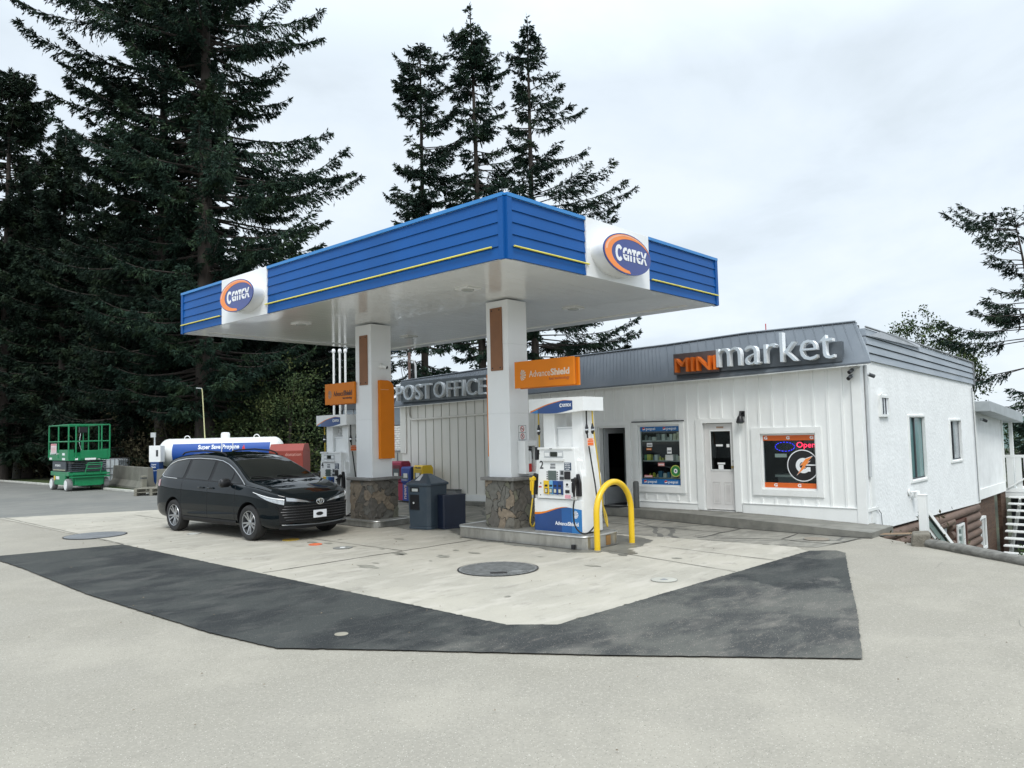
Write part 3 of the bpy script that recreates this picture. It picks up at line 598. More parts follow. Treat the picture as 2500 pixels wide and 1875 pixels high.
# oval signs on the canopy (a can, its printed face, the crescent and the lettering)
logo_blue = mat('logo_blue', (0.03, 0.055, 0.24), 0.25, coat=0.3, var=0.08); logo_or = mat('logo_orange', (0.92, 0.27, 0.05), 0.3, var=0.04); logo_or2 = mat('logo_peach', (0.9, 0.45, 0.28), 0.3)
logo_w = mat('logo_white', (0.84, 0.85, 0.86), 0.3, var=0.03)
def centex(mb, o, u, x0, z0, wd, ht, d, slit):
    """the stylised six letters, with a slit through all but the first"""
    xs = 0.0; n = 10
    def R(a, b, c_, e): on_plane(mb, [(x0+a*wd, z0+c_*ht), (x0+b*wd, z0+c_*ht), (x0+b*wd, z0+e*ht), (x0+a*wd, z0+e*ht)], o, u, d[0], d[1])
    def arc(cx, cz, rx, rz, tx, tz, a0, a1, k=14):
        P = [(x0+(cx+rx*math.cos(R_(a0+(a1-a0)*i/k)))*wd, z0+(cz+rz*math.sin(R_(a0+(a1-a0)*i/k)))*ht) for i in range(k+1)]
        Q = [(x0+(cx+(rx-tx)*math.cos(R_(a0+(a1-a0)*i/k)))*wd, z0+(cz+(rz-tz)*math.sin(R_(a0+(a1-a0)*i/k)))*ht) for i in range(k+1)]
        for i in range(k): on_plane(mb, [P[i], P[i+1], Q[i+1], Q[i]], o, u, d[0], d[1])
    arc(0.105, 0.47, 0.115, 0.64, 0.062, 0.28, 40, 320)                        # C (taller)
    sp = [(0.0, 0.46), (0.54, 1.0)]
    def half(a, b, c_, e):
        for lo, hi in sp:
            zz0, zz1 = max(c_, lo), min(e, hi)
            if zz1 > zz0: R(a, b, zz0, zz1)
    # E (rounded left)
    arc(0.295, 0.54, 0.075, 0.46, 0.052, 0.26, 90, 180, 6); arc(0.295, 0.46, 0.075, 0.46, 0.052, 0.26, 180, 270, 6)
    R(0.295, 0.345, 0.76, 1.0); R(0.295, 0.345, 0.0, 0.22); R(0.262, 0.345, 0.36, 0.46)
    # N as an arch
    arc(0.43, 0.56, 0.07, 0.44, 0.05, 0.26, 0, 180, 8); R(0.36, 0.412, 0, 0.46); R(0.448, 0.50, 0, 0.46)
    # T
    R(0.51, 0.65, 0.76, 1.0); half(0.553, 0.607, 0.0, 0.77)
    # E
    arc(0.73, 0.54, 0.075, 0.46, 0.052, 0.26, 90, 180, 6); arc(0.73, 0.46, 0.075, 0.46, 0.052, 0.26, 180, 270, 6)
    R(0.73, 0.78, 0.76, 1.0); R(0.73, 0.78, 0.0, 0.22); R(0.697, 0.78, 0.36, 0.46)
    # X
    def Q(pts): on_plane(mb, [(x0+a*wd, z0+b*ht) for a, b in pts], o, u, d[0], d[1])
    Q([(0.79, 1.0), (0.845, 1.0), (0.895, 0.54), (0.845, 0.54)]); Q([(0.945, 1.0), (1.0, 1.0), (0.945, 0.54), (0.897, 0.54)])
    Q([(0.79, 0.0), (0.845, 0.0), (0.893, 0.46), (0.845, 0.46)]); Q([(0.945, 0.0), (1.0, 0.0), (0.945, 0.46), (0.896, 0.46)])
def oval_sign(o, u, a, b, depth, label):
    """o: centre of the oval on the panel face"""
    t = thing('oval_sign', label, 'sign', o); n_ = Vector(u).cross(Z_UP)
    c = MB(); on_plane(c, ell(a, b), (0, 0, 0), u, 0.0, depth-0.02); c.build('sign_can', white_gloss, t, smooth=30)
    c = MB(); on_plane(c, ell(a-0.006, b-0.006), (0, 0, 0), u, depth-0.018, depth); c.build('sign_face', logo_blue, t, smooth=30)
    c = MB(); k = 36
    A = ell(a*0.955, b*0.93, k, 0, 0, R_(20), R_(275), True); B = ell(a*0.83, b*0.77, k, a*0.145, -b*0.03, R_(14), R_(262), True)
    for i in range(k-1): on_plane(c, [A[i], A[i+1], B[i+1], B[i]], (0, 0, 0), u, depth+0.001, depth+0.004)
    c.cur = 1; B2 = ell(a*0.935, b*0.905, k, a*0.015, -0.002, R_(22), R_(272), True); A2 = ell(a*0.90, b*0.86, k, a*0.05, -b*0.01, R_(20), R_(268), True)
    for i in range(4, k-14): on_plane(c, [B2[i], B2[i+1], A2[i+1], A2[i]], (0, 0, 0), u, depth+0.0045, depth+0.006)
    c.build('crescent', [logo_or, logo_or2], t)
    c = MB(); centex(c, (0, 0, 0), u, -a*0.52, -b*0.32, a*1.32, b*0.62, (depth+0.002, depth+0.007), True); c.build('lettering', logo_w, t)
    c = MB(); on_plane(c, [(-a*0.93, -0.30*b), (-a*0.90, -0.30*b), (-a*0.90, -0.12*b), (-a*0.93, -0.12*b)], (0, 0, 0), u, depth*0.3, depth*0.32)
    return t
oval_sign((CX0-0.055, 15.12, 5.06), NX, 0.72, 0.345, 0.27, 'oval orange and blue lettered sign on the long left side of the canopy')
oval_sign((10.95, CY0-0.055, 5.04), PXd, 0.72, 0.36, 0.27, 'oval orange and blue lettered sign on the short right side of the canopy')

# things fixed to the columns
def shield_sign(o, length, label, dark, name='hanging_sign'):
    """orange board on the front of a column; o = lower left seen from the front"""
    t = thing(name, label, 'sign', o); H = 0.50
    c = MB(); c.box(0, 0.05, -length, 0, 0, H); c.build('front_panel', orange, t, bevel=0.004)
    c = MB(); c.box(0.05, 0.12, -length+0.03, -0.02, 0.02, H-0.02); c.build('sign_core', mat('sign_core', (0.55, 0.17, 0.02), 0.5), t)
    c = MB(); c.box(0.12, 0.17, -length-0.02, -0.03, -0.01, H-0.01); c.build('rear_panel', orange, t, bevel=0.004)
    lm = mat('faded_lettering', (0.62, 0.42, 0.26), 0.5, var=0.15) if not dark else mat('dark_lettering', (0.10, 0.04, 0.03), 0.5, var=0.3)
    lg = mat('silver_logo', (0.62, 0.55, 0.45), 0.4) if not dark else mat('grey_logo', (0.36, 0.27, 0.2), 0.5)
    c = MB(); fan_logo(c, (0, 0, 0.24), NX, 0.10, 0.001, 0.006); 
    c.v = [(x, y-0.19, z) for x, y, z in c.v]; c.build('emblem', lg, t)
    c = MB(); ww = length-0.46
    text_into(c, 'Advance', (-0.001, -0.37, 0.19), NX, ww*0.53, 0.12, 0.005, 0.0)
    text_into(c, 'Shield', (-0.001, -0.37-ww*0.545, 0.19), NX, ww*0.455, 0.125, 0.005, 0.03); c.build('lettering', lm if dark else mat('pale_lettering', (0.72, 0.60, 0.48), 0.5), t, recalc=False)
    text('small_lettering', 'fuel technology', mat('rusty_lettering', (0.42, 0.12, 0.04), 0.6) if not dark else lm, t, (-0.001, -0.37-ww*0.5, 0.095), NX, ww*0.5, 0.07, 0.004, 0.01)
    return t
shield_sign((10.64, 9.70, 2.855), 1.41, 'orange rectangular sign with pale lettering beside the right column', False)
shield_sign((10.58, 15.90, 2.80), 1.20, 'orange rectangular sign with dark weathered lettering beside the left column', True)
def curved_panel(x0, x1, z0, z1, yb, yf, r, label):
    t = thing('curved_panel', label, 'decor panel', (x0, yb, z0))
    w_, h_ = x1-x0, z1-z0; k = 10
    pts = [(0, 0), (w_, 0), (w_, h_-r)]+[(w_-r+r*math.cos(math.pi/2*i/k), h_-r+r*math.sin(math.pi/2*i/k)) for i in range(1, k+1)]+[(0, h_)]
    c = MB(); c.prism(pts, 'y', 0, yf-yb); c.build('panel', orange, t, smooth=30)
    c = MB(); c.box(0.001, w_*0.6, (yf-yb)-0.003, (yf-yb), h_-0.22, h_-0.21) ; c.build('reveal_line', mat('peach_line', (0.8, 0.5, 0.3), 0.5), t)
    return t
curved_panel(10.83, 11.22, 1.50, 3.30, 14.138, 14.04, 0.2, 'tall orange panel with rounded top corner on the left column')
curved_panel(10.76, 11.15, 1.57, 3.18, 10.482, 10.56, 0.2, 'tall orange panel seen edge-on behind the right column')
def cctv(o, direction, label, s=1.0, dome=True):
    t = thing('security_camera', label, 'security camera', o)
    d = Vector(direction).normalized()
    c = MB(); c.tube([(0, 0, 0), d*0.06*s], 0.075*s if dome else 0.04*s, 18, 0.05*s if dome else 0.03*s); c.build('mount', white_plastic if dome else lightgrey, t, smooth=40)
    c = MB(); p = d*0.05*s; a = (d + Vector((0, 0, -0.35))).normalized(); a = (a + Vector((0.3, 0, 0)) if dome else a).normalized()
    c.tube([p, p+a*0.13*s], 0.042*s, 16); h = c.build('housing', white_plastic if dome else darkgrey, t, smooth=40)
    c = MB(); c.tube([p+a*0.128*s, p+a*0.135*s], 0.036*s, 16); c.build('lens', black, t, smooth=40)
    return t
cctv((10.93, 14.138, 3.63), (0, -1, 0), 'white round security camera with black lens on the left column', 1.0)
t = thing('no_smoking_sign', 'white notice with two red crossed circles on the right column', 'sign', (10.93, 9.898, 1.88))
c = MB(); c.box(0, 0.215, -0.006, 0, 0, 0.285); c.build('plate', white_plastic, t)
c = MB(); c.box(0, 0.215, -0.008, -0.006, 0.139, 0.146)
for a, b in ((0, 0.006), (0.209, 0.215)): c.box(a, b, -0.008, -0.006, 0, 0.285)
for a, b in ((0, 0.006), (0.279, 0.285)): c.box(0.006, 0.209, -0.008, -0.006, a, b)
c.build('border', darkgrey, t)
c = MB()
for cz in (0.073, 0.214):
    A = ell(0.055, 0.055, 24, 0.107, cz); B = ell(0.044, 0.044, 24, 0.107, cz)
    for i in range(24): on_plane(c, [A[i], A[(i+1) % 24], B[(i+1) % 24], B[i]], (0, 0, 0), PXd, 0.0065, 0.009)
    on_plane(c, [(0.107-0.036, cz+0.030), (0.107-0.030, cz+0.036), (0.107+0.036, cz-0.030), (0.107+0.030, cz-0.036)], (0, 0, 0), PXd, 0.0065, 0.0095)
c.build('prohibition_rings', red, t)
c = MB(); on_plane(c, [(0.075, 0.21), (0.14, 0.205), (0.14, 0.222), (0.075, 0.222)], (0, 0, 0), PXd, 0.0065, 0.008); on_plane(c, [(0.085, 0.05), (0.098, 0.045), (0.125, 0.1), (0.112, 0.103)], (0, 0, 0), PXd, 0.0065, 0.008); c.build('pictograms', black, t)
t = thing('extinguisher_cabinet', 'white open fronted extinguisher cabinet on the right column', 'cabinet', (10.90, 9.898, 1.235))
c = MB(); c.box(0, 0.34, -0.02, -0.001, 0, 0.63); c.box(0, 0.10, -0.19, -0.02, 0, 0.63); c.box(0.30, 0.34, -0.19, -0.02, 0, 0.63); c.box(0.10, 0.30, -0.19, -0.02, 0, 0.03); c.box(0.10, 0.30, -0.19, -0.02, 0.53, 0.63)
c.build('case', white_plastic, t, bevel=0.004)
t = thing('fire_extinguisher', 'small fire extinguisher with white and red body inside the cabinet', 'extinguisher', (11.10, 9.80, 1.265))
c = MB(); c.lathe([(0.055, 0), (0.058, 0.02), (0.058, 0.18), (0.001, 0.18)], (0, 0, 0), n=18); c.build('body', red, t, smooth=40)
c = MB(); c.lathe([(0.0585, 0.16), (0.0585, 0.36), (0.05, 0.40), (0.02, 0.42), (0.001, 0.42)], (0, 0, 0), n=18); c.build('label_sleeve', white_plastic, t, smooth=40)
c = MB(); c.box(-0.02, 0.02, -0.07, 0.03, 0.42, 0.44); c.box(-0.015, 0.015, -0.08, 0.02, 0.455, 0.47); c.tube([(0.02, 0, 0.43), (0.06, -0.02, 0.40), (0.075, -0.03, 0.25)], 0.008, 6); c.build('valve', black, t)

# ------------------------------------------------------------------ islands
def rrect(x0, x1, y0, y1, r, k=6):
    P = []
    for cx, cy, a0 in ((x1-r, y1-r, 0), (x0+r, y1-r, 90), (x0+r, y0+r, 180), (x1-r, y0+r, 270)):
        for i in range(k+1): a = R_(a0+90*i/k); P.append((cx+r*math.cos(a), cy+r*math.sin(a)))
    return P
def island(x0, x1, y0, y1, h, label, r=0.2):
    t = thing('fuel_island', label, 'pump island', ((x0+x1)/2, (y0+y1)/2, 0)); ox, oy = t.location[0], t.location[1]
    P = [(a-ox, b-oy) for a, b in rrect(x0+0.02, x1-0.02, y0+0.02, y1-0.02, r-0.02)]
    c = MB(); c.prism(P, 'z', 0.0, h-0.006); c.build('concrete_slab', mat('island_concrete', (0.22, 0.215, 0.195), 0.8, var=0.2, nscale=4, dirt=(0.15, 0.15, 0.14), dscale=2, damt=0.6, bump=0.3), t)
    A = [(a-ox, b-oy) for a, b in rrect(x0, x1, y0, y1, r)]; B = P; n = len(A)
    c = MB()
    for i in range(n):
        j2 = (i+1) % n
        c.add([(*A[i], 0.0), (*A[j2], 0.0), (*A[j2], h-0.03), (*A[i], h-0.03), (*B[i], 0.0), (*B[j2], 0.0), (*B[j2], h-0.03), (*B[i], h-0.03)], [(0, 1, 2, 3), (5, 4, 7, 6), (3, 2, 6, 7)])
    c.build('steel_skirt', mat('island_steel', (0.50, 0.50, 0.48), 0.28, metal=0.85, var=0.15, nscale=4, dirt=(0.16, 0.15, 0.13), dscale=2.4, damt=0.75, stretch=(1, 1, 0.3)), t, recalc=False, smooth=30)
    c = MB(); pts = [(a, b, h-0.012) for a, b in A]; c.tube(pts+[pts[0]], 0.02, 8); c.build('nosing', galv, t, smooth=True)
    return t
i1 = island(10.41, 11.46, 7.95, 11.15, 0.232, 'near pump island with steel skirt under the right column and pump two')
c = MB(); c.box(-0.545, -0.528, -1.42, -1.34, 0.01, 0.05)
c.v = [(x-0.0, y-0.12, z) for x, y, z in c.v]
c = MB(); c.box(10.36-i1.location[0], 10.405-i1.location[0], 8.17-i1.location[1], 8.23-i1.location[1], 0.008, 0.09); c.build('drain_plug', black, i1)
rustm = mat('rust_streak', (0.30, 0.16, 0.05), 0.6, metal=0.2, var=0.3)
c = MB(); c.box(10.99-i1.location[0], 11.12-i1.location[0], 7.943-i1.location[1], 7.949-i1.location[1], 0.03, 0.2); c.build('rust_stain', rustm, i1)
island(10.35, 11.42, 13.66, 17.4, 0.15, 'far pump island with steel skirt under the left column and pump four')
def arch(label):
    t = thing('arch_bollard', label, 'bollard', (10.53, 7.80, 0))
    r = 0.52; H = 1.12-r+0.01; pts = [(0, 0, 0), (0, 0, H*0.5), (0, 0, H)]+[(r-r*math.cos(math.pi*i/22), 0, H+r*math.sin(math.pi*i/22)) for i in range(1, 22)]+[(2*r, 0, H), (2*r, 0, H*0.5), (2*r, 0, 0)]
    c = MB(); c.tube(pts, 0.052, 18); c.build('hoop', yellow, t, smooth=True)
    c = MB()
    for x in (0, 2*r): c.lathe([(0.075, 0.008), (0.06, 0.014), (0.052, 0.016)], (x, 0, 0), n=18)
    c.build('footing', mat('footing', (0.2, 0.19, 0.17), 0.9), t)
    return t
arch('yellow hoop bollard of bent tube at the corner of the near island')

# ------------------------------------------------------------------ fuel dispensers
def dispenser(loc, num, label):
    t = thing('fuel_dispenser', label, 'fuel pump', loc)      # x: depth away from the front, y: width, z up; origin mid-front at the base
    W = 0.55; D = 0.62
    def B(name, m, *bx, parent=t, bevel=0.0):
        c = MB()
        for b in bx: c.box(*b)
        return c.build(name, m, parent, bevel=bevel)
    # lower cabinet with flared shoulders
    c = MB(); side = [(-W, 0.02), (W, 0.02), (W, 1.00), (W-0.04, 1.12), (0.50, 1.28), (0.41, 1.30), (0.41, 1.50), (-0.41, 1.50), (-0.41, 1.30), (-0.50, 1.28), (-(W-0.04), 1.12), (-W, 1.00)]
    c.prism(side[:], 'x', 0.03, D-0.03); c.build('cabinet', white_plastic, t, bevel=0.01)
    c = MB(); c.prism([(-W+0.005, 0.0), (W-0.005, 0.0), (W-0.005, 0.585), (-W+0.005, 0.585)], 'x', 0.0, 0.03); lo = c.build('lower_door', white_plastic, t, bevel=0.006)
    # blue wave panel on the lower door
    def wave(z): 
        P = []
        for i in range(25):
            y = W-0.008-(2*W-0.016)*i/24; s = i/24
            P.append((y, 0.30+0.155*(0.5-0.5*math.cos(math.pi*min(1, s/0.72)))+ (-0.03*max(0, (s-0.72)/0.28)) + z))
        return P
    w0 = wave(0); w1 = wave(0.035)
    c = MB()
    for i in range(24):
        s_ = 1
        c.cur = 0 if i < 14 else (1 if i > 18 else 2)
        c.add([(-0.004, w0[i][0], 0.012), (-0.004, w0[i+1][0], 0.012), (-0.004, w0[i+1][0], w0[i+1][1]), (-0.004, w0[i][0], w0[i][1])], [(0, 1, 2, 3)])
    c.build('blue_wave', [navy, sky_blue, mat('mid_blue', (0.02, 0.11, 0.33), 0.3)], lo)
    c = MB()
    for i in range(17):
        k = 1-i/17*0.85
        c.add([(-0.005, w0[i][0], w0[i][1]), (-0.005, w0[i+1][0], w0[i+1][1]), (-0.005, w0[i+1][0], w0[i+1][1]+0.04*(1-(i+1)/17*0.85)), (-0.005, w0[i][0], w0[i][1]+0.04*k)], [(0, 1, 2, 3)])
    c.build('orange_wave', orange, lo)
    c = MB(); fan_logo(c, (-0.006, 0, 0.335), NX, 0.068, 0.0, 0.003); c.v = [(x, y-0.40, z) for x, y, z in c.v]; c.build('emblem', logo_w, lo)
    c = MB(); text_into(c, 'Advance', (-0.005, 0.06, 0.135), NX, 0.28, 0.066, 0.003, 0.015); text_into(c, 'Shield', (-0.005, -0.226, 0.135), NX, 0.24, 0.068, 0.003, 0.035); c.build('lettering', logo_w, lo, recalc=False)
    # upper face
    c = MB(); c.prism([(-0.44, 0.60), (0.44, 0.60), (0.40, 1.12), (0.37, 1.50), (-0.43, 1.50), (-0.46, 1.05)], 'x', -0.035, 0.03); face = c.build('control_face', white_plastic, t, bevel=0.008)
    B('brow', white_plastic, (-0.055, 0.05, -0.40, 0.40, 1.475, 1.515), parent=face, bevel=0.008)
    B('hinge', darkgrey, (-0.06, -0.05, 0.05, 0.11, 1.485, 1.497), parent=face)
    # display
    B('display_bezel', lightgrey, (-0.05, -0.035, -0.19, 0.25, 1.335, 1.45), parent=face, bevel=0.01)
    B('display', mat('display_dark', (0.02, 0.025, 0.02), 0.15), (-0.054, -0.05, -0.06, 0.10, 1.35, 1.435), parent=face)
    B('display_label', white_plastic, (-0.053, -0.05, 0.13, 0.23, 1.36, 1.42), (-0.053, -0.05, -0.17, -0.08, 1.36, 1.42), parent=face)
    B('hood', mat('hood_grey', (0.68, 0.69, 0.68), 0.4), (-0.07, -0.035, -0.21, 0.27, 1.265, 1.32), parent=face, bevel=0.01)
    # screen and keys
    B('screen', lcd, (-0.045, -0.035, -0.02, 0.17, 0.93, 1.10), parent=face, bevel=0.004)
    B('soft_keys', darkgrey, *[(-0.044, -0.035, yy, yy+0.022, 0.945+0.04*i, 0.962+0.04*i) for i in range(4) for yy in (0.182, -0.055)], parent=face)
    B('grade_plate', midgrey, (-0.04, -0.035, -0.0, 0.11, 1.19, 1.225), (-0.04, -0.035, 0.0, 0.12, 1.135, 1.175), parent=face)
    c = MB(); c.box(-0.046, -0.035, -0.36, -0.21, 1.11, 1.245); c.build('notice_plate', mat('slate_blue', (0.035, 0.06, 0.10), 0.4), face)
    c = MB()
    for i, s_ in enumerate(('PREPAY', 'OR PAY', 'AT THE', 'PUMP')): text_into(c, s_, (-0.046, -0.225 - (0.02 if i == 3 else 0), 1.215-0.032*i), NX, 0.12 if i < 3 else 0.085, 0.018, 0.002, 0.03)
    c.build('notice_lettering', logo_w, face, recalc=False)
    B('card_reader', black, (-0.055, -0.035, -0.34, -0.21, 0.95, 1.09), parent=face, bevel=0.006)
    B('keypad', darkgrey, (-0.045, -0.035, -0.185, -0.12, 1.03, 1.10), (-0.05, -0.035, -0.19, -0.10, 0.945, 0.995), parent=face)
    B('keypad_frame', lightgrey, (-0.041, -0.035, -0.195, -0.095, 0.935, 1.115), parent=face)
    # grade buttons
    gb = [('yellow_grade', yellow, 0.27, 0.14), ('light_blue_grade', mat('pale_blue', (0.16, 0.42, 0.66), 0.3), 0.138, 0.055), ('blue_grade', mat('grade_blue', (0.01, 0.07, 0.28), 0.3), 0.053, -0.06), ('navy_grade', navy, -0.062, -0.17)]
    for nme, m, a, b in gb:
        c = MB(); c.prism([(a, 0.69), (b, 0.675), (b, 0.92), (a, 0.92)], 'x', -0.06, -0.035); f_ = c.build('grade_panel', m, face, bevel=0.004)
    c = MB()
    for a in (0.205, 0.096, -0.004, -0.11): c.box(-0.066, -0.06, a-0.03, a+0.03, 0.815, 0.85)
    c.build('price_window', black, face)
    c = MB()
    for a, m in ((0.205, 0), (0.096, 0), (-0.004, 0), (-0.11, 0)): c.box(-0.068, -0.06, a-0.034, a+0.034, 0.70, 0.785)
    c.build('grade_button', darkgrey, face, bevel=0.006)
    c = MB()
    for a in (0.205, 0.096, -0.004, -0.11): c.box(-0.071, -0.068, a-0.024, a+0.024, 0.712, 0.773)
    c.build('button_face', mat('button_pale', (0.55, 0.56, 0.45), 0.4), face)
    B('receipt_slot', black, (-0.05, -0.035, -0.31, -0.22, 0.71, 0.765), parent=face, bevel=0.004)
    B('pink_sticker', mat('pink_sticker', (0.75, 0.36, 0.42), 0.5), (-0.038, -0.035, -0.33, -0.20, 0.615, 0.68), parent=face)
    B('red_sticker', red, (-0.038, -0.035, 0.335, 0.40, 0.79, 0.815), parent=face)
    c = MB(); c.cyl((-0.26, 0.86), 'x', 0.022, -0.045, -0.035, 14); c.cyl((0.37, 1.40), 'x', 0.008, -0.04, -0.035, 8); c.cyl((0.36, 0.66), 'x', 0.010, -0.04, -0.035, 8); c.cyl((-0.36, 0.64), 'x', 0.01, -0.04, -0.035, 8); c.cyl((0.35, 0.87), 'x', 0.014, -0.04, -0.035, 8); c.box(-0.038, -0.035, -0.30, -0.22, 0.815, 0.822); c.build('lock', black, face)
    text('number', num, black, face, (-0.036, 0.365, 1.13), NX, 0.085, 0.145, 0.003, 0.015)
    # uprights, open window, panel, head
    c = MB()
    for s_ in (1, -1):
        a, b = (0.14, 0.41) if s_ > 0 else (-0.55, -0.26)
        c.prism([(a, 1.12 if s_ < 0 else 1.5), (b if s_ > 0 else -0.26, 1.5), (b if s_ > 0 else -0.26, 2.16), (a, 2.16)] if s_ > 0 else [(-0.55, 1.0), (-0.26, 1.5), (-0.26, 2.16), (-0.50, 2.16), (-0.50, 1.7)], 'x', 0.14, 0.50)
    c.build('upright', white_plastic, t, bevel=0.012)
    c = MB(); c.box(0.20, 0.44, -0.26, 0.14, 1.5, 1.88); c.build('upper_panel', white_plastic, t, bevel=0.006)
    c = MB(); c.box(0.19, 0.2, -0.24, -0.23, 1.53, 1.85); c.box(0.19, 0.2, 0.11, 0.12, 1.53, 1.85); c.box(0.19, 0.2, -0.23, 0.11, 1.84, 1.85); c.build('panel_seam', lightgrey, t)
    c = MB(); c.box(0.15, 0.19, -0.30, -0.275, 1.50, 1.56); c.build('latch', black, t)
    # head: bowed front, underside curving up at the ends
    k = 16; rows_f = []; c = MB()
    ys = [0.63-1.26*i/k for i in range(k+1)]
    top = []; bot = []
    for i, y in enumerate(ys):
        bow = -0.055*math.sin(math.pi*i/k) ; zt = 2.40 ; zb = 2.155-0.035*math.sin(math.pi*i/k)
        bot.append((bow, y, zb)); top.append((bow, y, zt))
    back_t = [(0.60, y, 2.40) for y in ys]; back_b = [(0.60, y, 2.155-0.035*math.sin(math.pi*i/k)) for i, y in enumerate(ys)]
    c.grid([bot, top]); c.grid([top, back_t]); c.grid([back_t, back_b]); c.grid([back_b, bot])
    c.add([bot[0], top[0], back_t[0], back_b[0]], [(0, 1, 2, 3)]); c.add([bot[-1], top[-1], back_t[-1], back_b[-1]], [(3, 2, 1, 0)])
    head = c.build('head', white_plastic, t, smooth=30, bevel=0.006)
    # swoosh on the head front
    kk = 20; c = MB(); y0s, y1s = 0.585, -0.42
    def bowx(y): return -0.055*math.sin(math.pi*(0.63-y)/1.26)-0.004
    up_, lo_, orr = [], [], []
    for i in range(kk+1):
        s_ = i/kk; y = y0s+(y1s-y0s)*s_; zl = 2.152-0.030*math.sin(math.pi*(0.63-y)/1.26) + 0.045*max(0, (s_-0.6)/0.4)**1.5; zu = zl + 0.004 + 0.20*math.sin(math.pi/2*min(1, s_*1.25))**1.1
        zu = min(zu, 2.352 - 0.015*max(0, (s_-0.8)/0.2)); up_.append((bowx(y), y, zu)); lo_.append((bowx(y), y, zl)); orr.append((bowx(y)-0.001, y, zu+0.026*(1-s_)**0.8))
    for i in range(kk):
        c.cur = 1 if i < 4 else 0
        c.add([lo_[i], lo_[i+1], up_[i+1], up_[i]], [(0, 1, 2, 3)])
    c.build('blue_swoosh', [navy, sky_blue], head)
    c = MB(); c.grid([[(x-0.001, y, z) for x, y, z in up_], orr]); c.build('orange_swoosh', orange, head)
    c = MB(); centex(c, (0, 0, 0), NX, 0, 0, 0.26, 0.052, (0, 0.003), True); c.v = [(x+bowx(-0.27)-0.012, y-0.155, z+2.235) for x, y, z in c.v]; c.build('head_lettering', logo_w, head)
    # nozzle boots, nozzles and hoses
    def nozzle(y, col, m, s_):
        c = MB(); c.prism([(y-0.075, 0.66), (y+0.065, 0.66), (y+0.085, 0.80), (y+0.11, 1.02), (y-0.03, 1.05), (y-0.07, 0.9)] if s_ < 0 else [(y-0.065, 0.66), (y+0.075, 0.66), (y+0.07, 0.9), (y+0.03, 1.05), (y-0.06, 1.02), (y-0.08, 0.8)], 'x', -0.03, 0.035)
        bt = c.build('nozzle_boot', black, t, bevel=0.01)
        c = MB(); c.tube([(-0.05, y, 0.98), (-0.085, y, 0.95), (-0.10, y, 0.88), (-0.10, y, 0.78)], [0.022, 0.036, 0.036, 0.026], 12)
        c.tube([(-0.10, y, 0.80), (-0.105, y, 0.72), (-0.10, y, 0.66)], [0.026, 0.022, 0.02], 12); c.box(-0.155, -0.145, y-0.012, y+0.012, 0.74, 0.90); c.tube([(-0.15, y, 0.9), (-0.10, y, 0.93)], 0.008, 6); c.tube([(-0.15, y, 0.74), (-0.10, y, 0.70)], 0.008, 6)
        c.box(-0.13, -0.04, y-0.04, y+0.04, 0.92, 0.97)
        nzl = c.build('nozzle', m, t, smooth=40)
        c = MB(); c.tube([(-0.10, y, 0.665), (-0.10, y, 0.60)], 0.017, 10); c.build('swivel', galv, nzl, smooth=40)
        return nzl
    nozzle(0.50, 'yellow', yellow, 1); nozzle(-0.46, 'black', black, -1)
    def hose(pts, m, r=0.014): 
        # Catmull-Rom through the points
        P = [Vector(p) for p in pts]; Q = []
        for i in range(len(P)-1):
            p0, p1, p2, p3 = P[max(0, i-1)], P[i], P[i+1], P[min(len(P)-1, i+2)]
            for s_ in range(8):
                u_ = s_/8; Q.append(0.5*((2*p1)+(p2-p0)*u_+(2*p0-5*p1+4*p2-p3)*u_*u_+(3*p1-p0-3*p2+p3)*u_**3))
        Q.append(P[-1]); c = MB(); c.tube(Q, r, 8); return c.build('hose', m, t, smooth=True)
    # black hose: from the boot down in a loop, round the side and up to the head
    hose([(-0.10, -0.46, 0.60), (-0.11, -0.44, 0.45), (-0.12, -0.47, 0.18), (-0.10, -0.58, 0.05), (0.0, -0.68, 0.05), (0.18, -0.72, 0.25), (0.22, -0.70, 0.7), (0.20, -0.62, 1.3), (0.16, -0.585, 1.75), (0.15, -0.585, 2.16)], rubber)
    hose([(-0.10, 0.50, 0.60), (-0.11, 0.53, 0.4), (-0.09, 0.58, 0.15), (0.05, 0.62, 0.08), (0.2, 0.62, 0.4), (0.22, 0.60, 1.0), (0.20, 0.565, 1.6), (0.18, 0.555, 2.16)], mat('yellow_hose', (0.55, 0.38, 0.03), 0.5, var=0.15), 0.013)
    hose([(0.62, -0.46, 0.62), (0.60, -0.62, 0.3), (0.52, -0.70, 0.1), (0.42, -0.70, 0.4), (0.36, -0.66, 1.2), (0.33, -0.60, 1.8), (0.32, -0.585, 2.16)], mat('yellow_hose', (0.55, 0.38, 0.03)), 0.013)
    c = MB()
    for x, y in ((0.15, -0.585), (0.32, -0.585), (0.18, 0.555)): c.lathe([(0.014, 1.74), (0.024, 1.76), (0.03, 1.78), (0.03, 1.86), (0.022, 1.88), (0.014, 1.93)], (x, y, 0), n=12)
    c.build('breakaway', black, t, smooth=30)
    c = MB()
    for x, y in ((0.15, -0.585), (0.32, -0.585), (0.18, 0.555)): c.lathe([(0.031, 1.80), (0.032, 1.815), (0.031, 1.83)], (x, y, 0), n=12)
    c.build('breakaway_band', chrome, t, smooth=30)
    c = MB(); c.box(0.11, 0.30, -0.62, -0.617, 1.53, 1.67); tg_ = c.build('warning_tag', mat('tag_pale', (0.75, 0.52, 0.42), 0.6), t)
    c = MB(); c.box(0.125, 0.285, -0.622, -0.62, 1.60, 1.63); c.box(0.125, 0.285, -0.622, -0.62, 1.545, 1.59); c.box(0.15, 0.26, -0.622, -0.62, 1.64, 1.66); c.build('tag_print', mat('tag_orange', (0.85, 0.16, 0.03), 0.6), tg_)
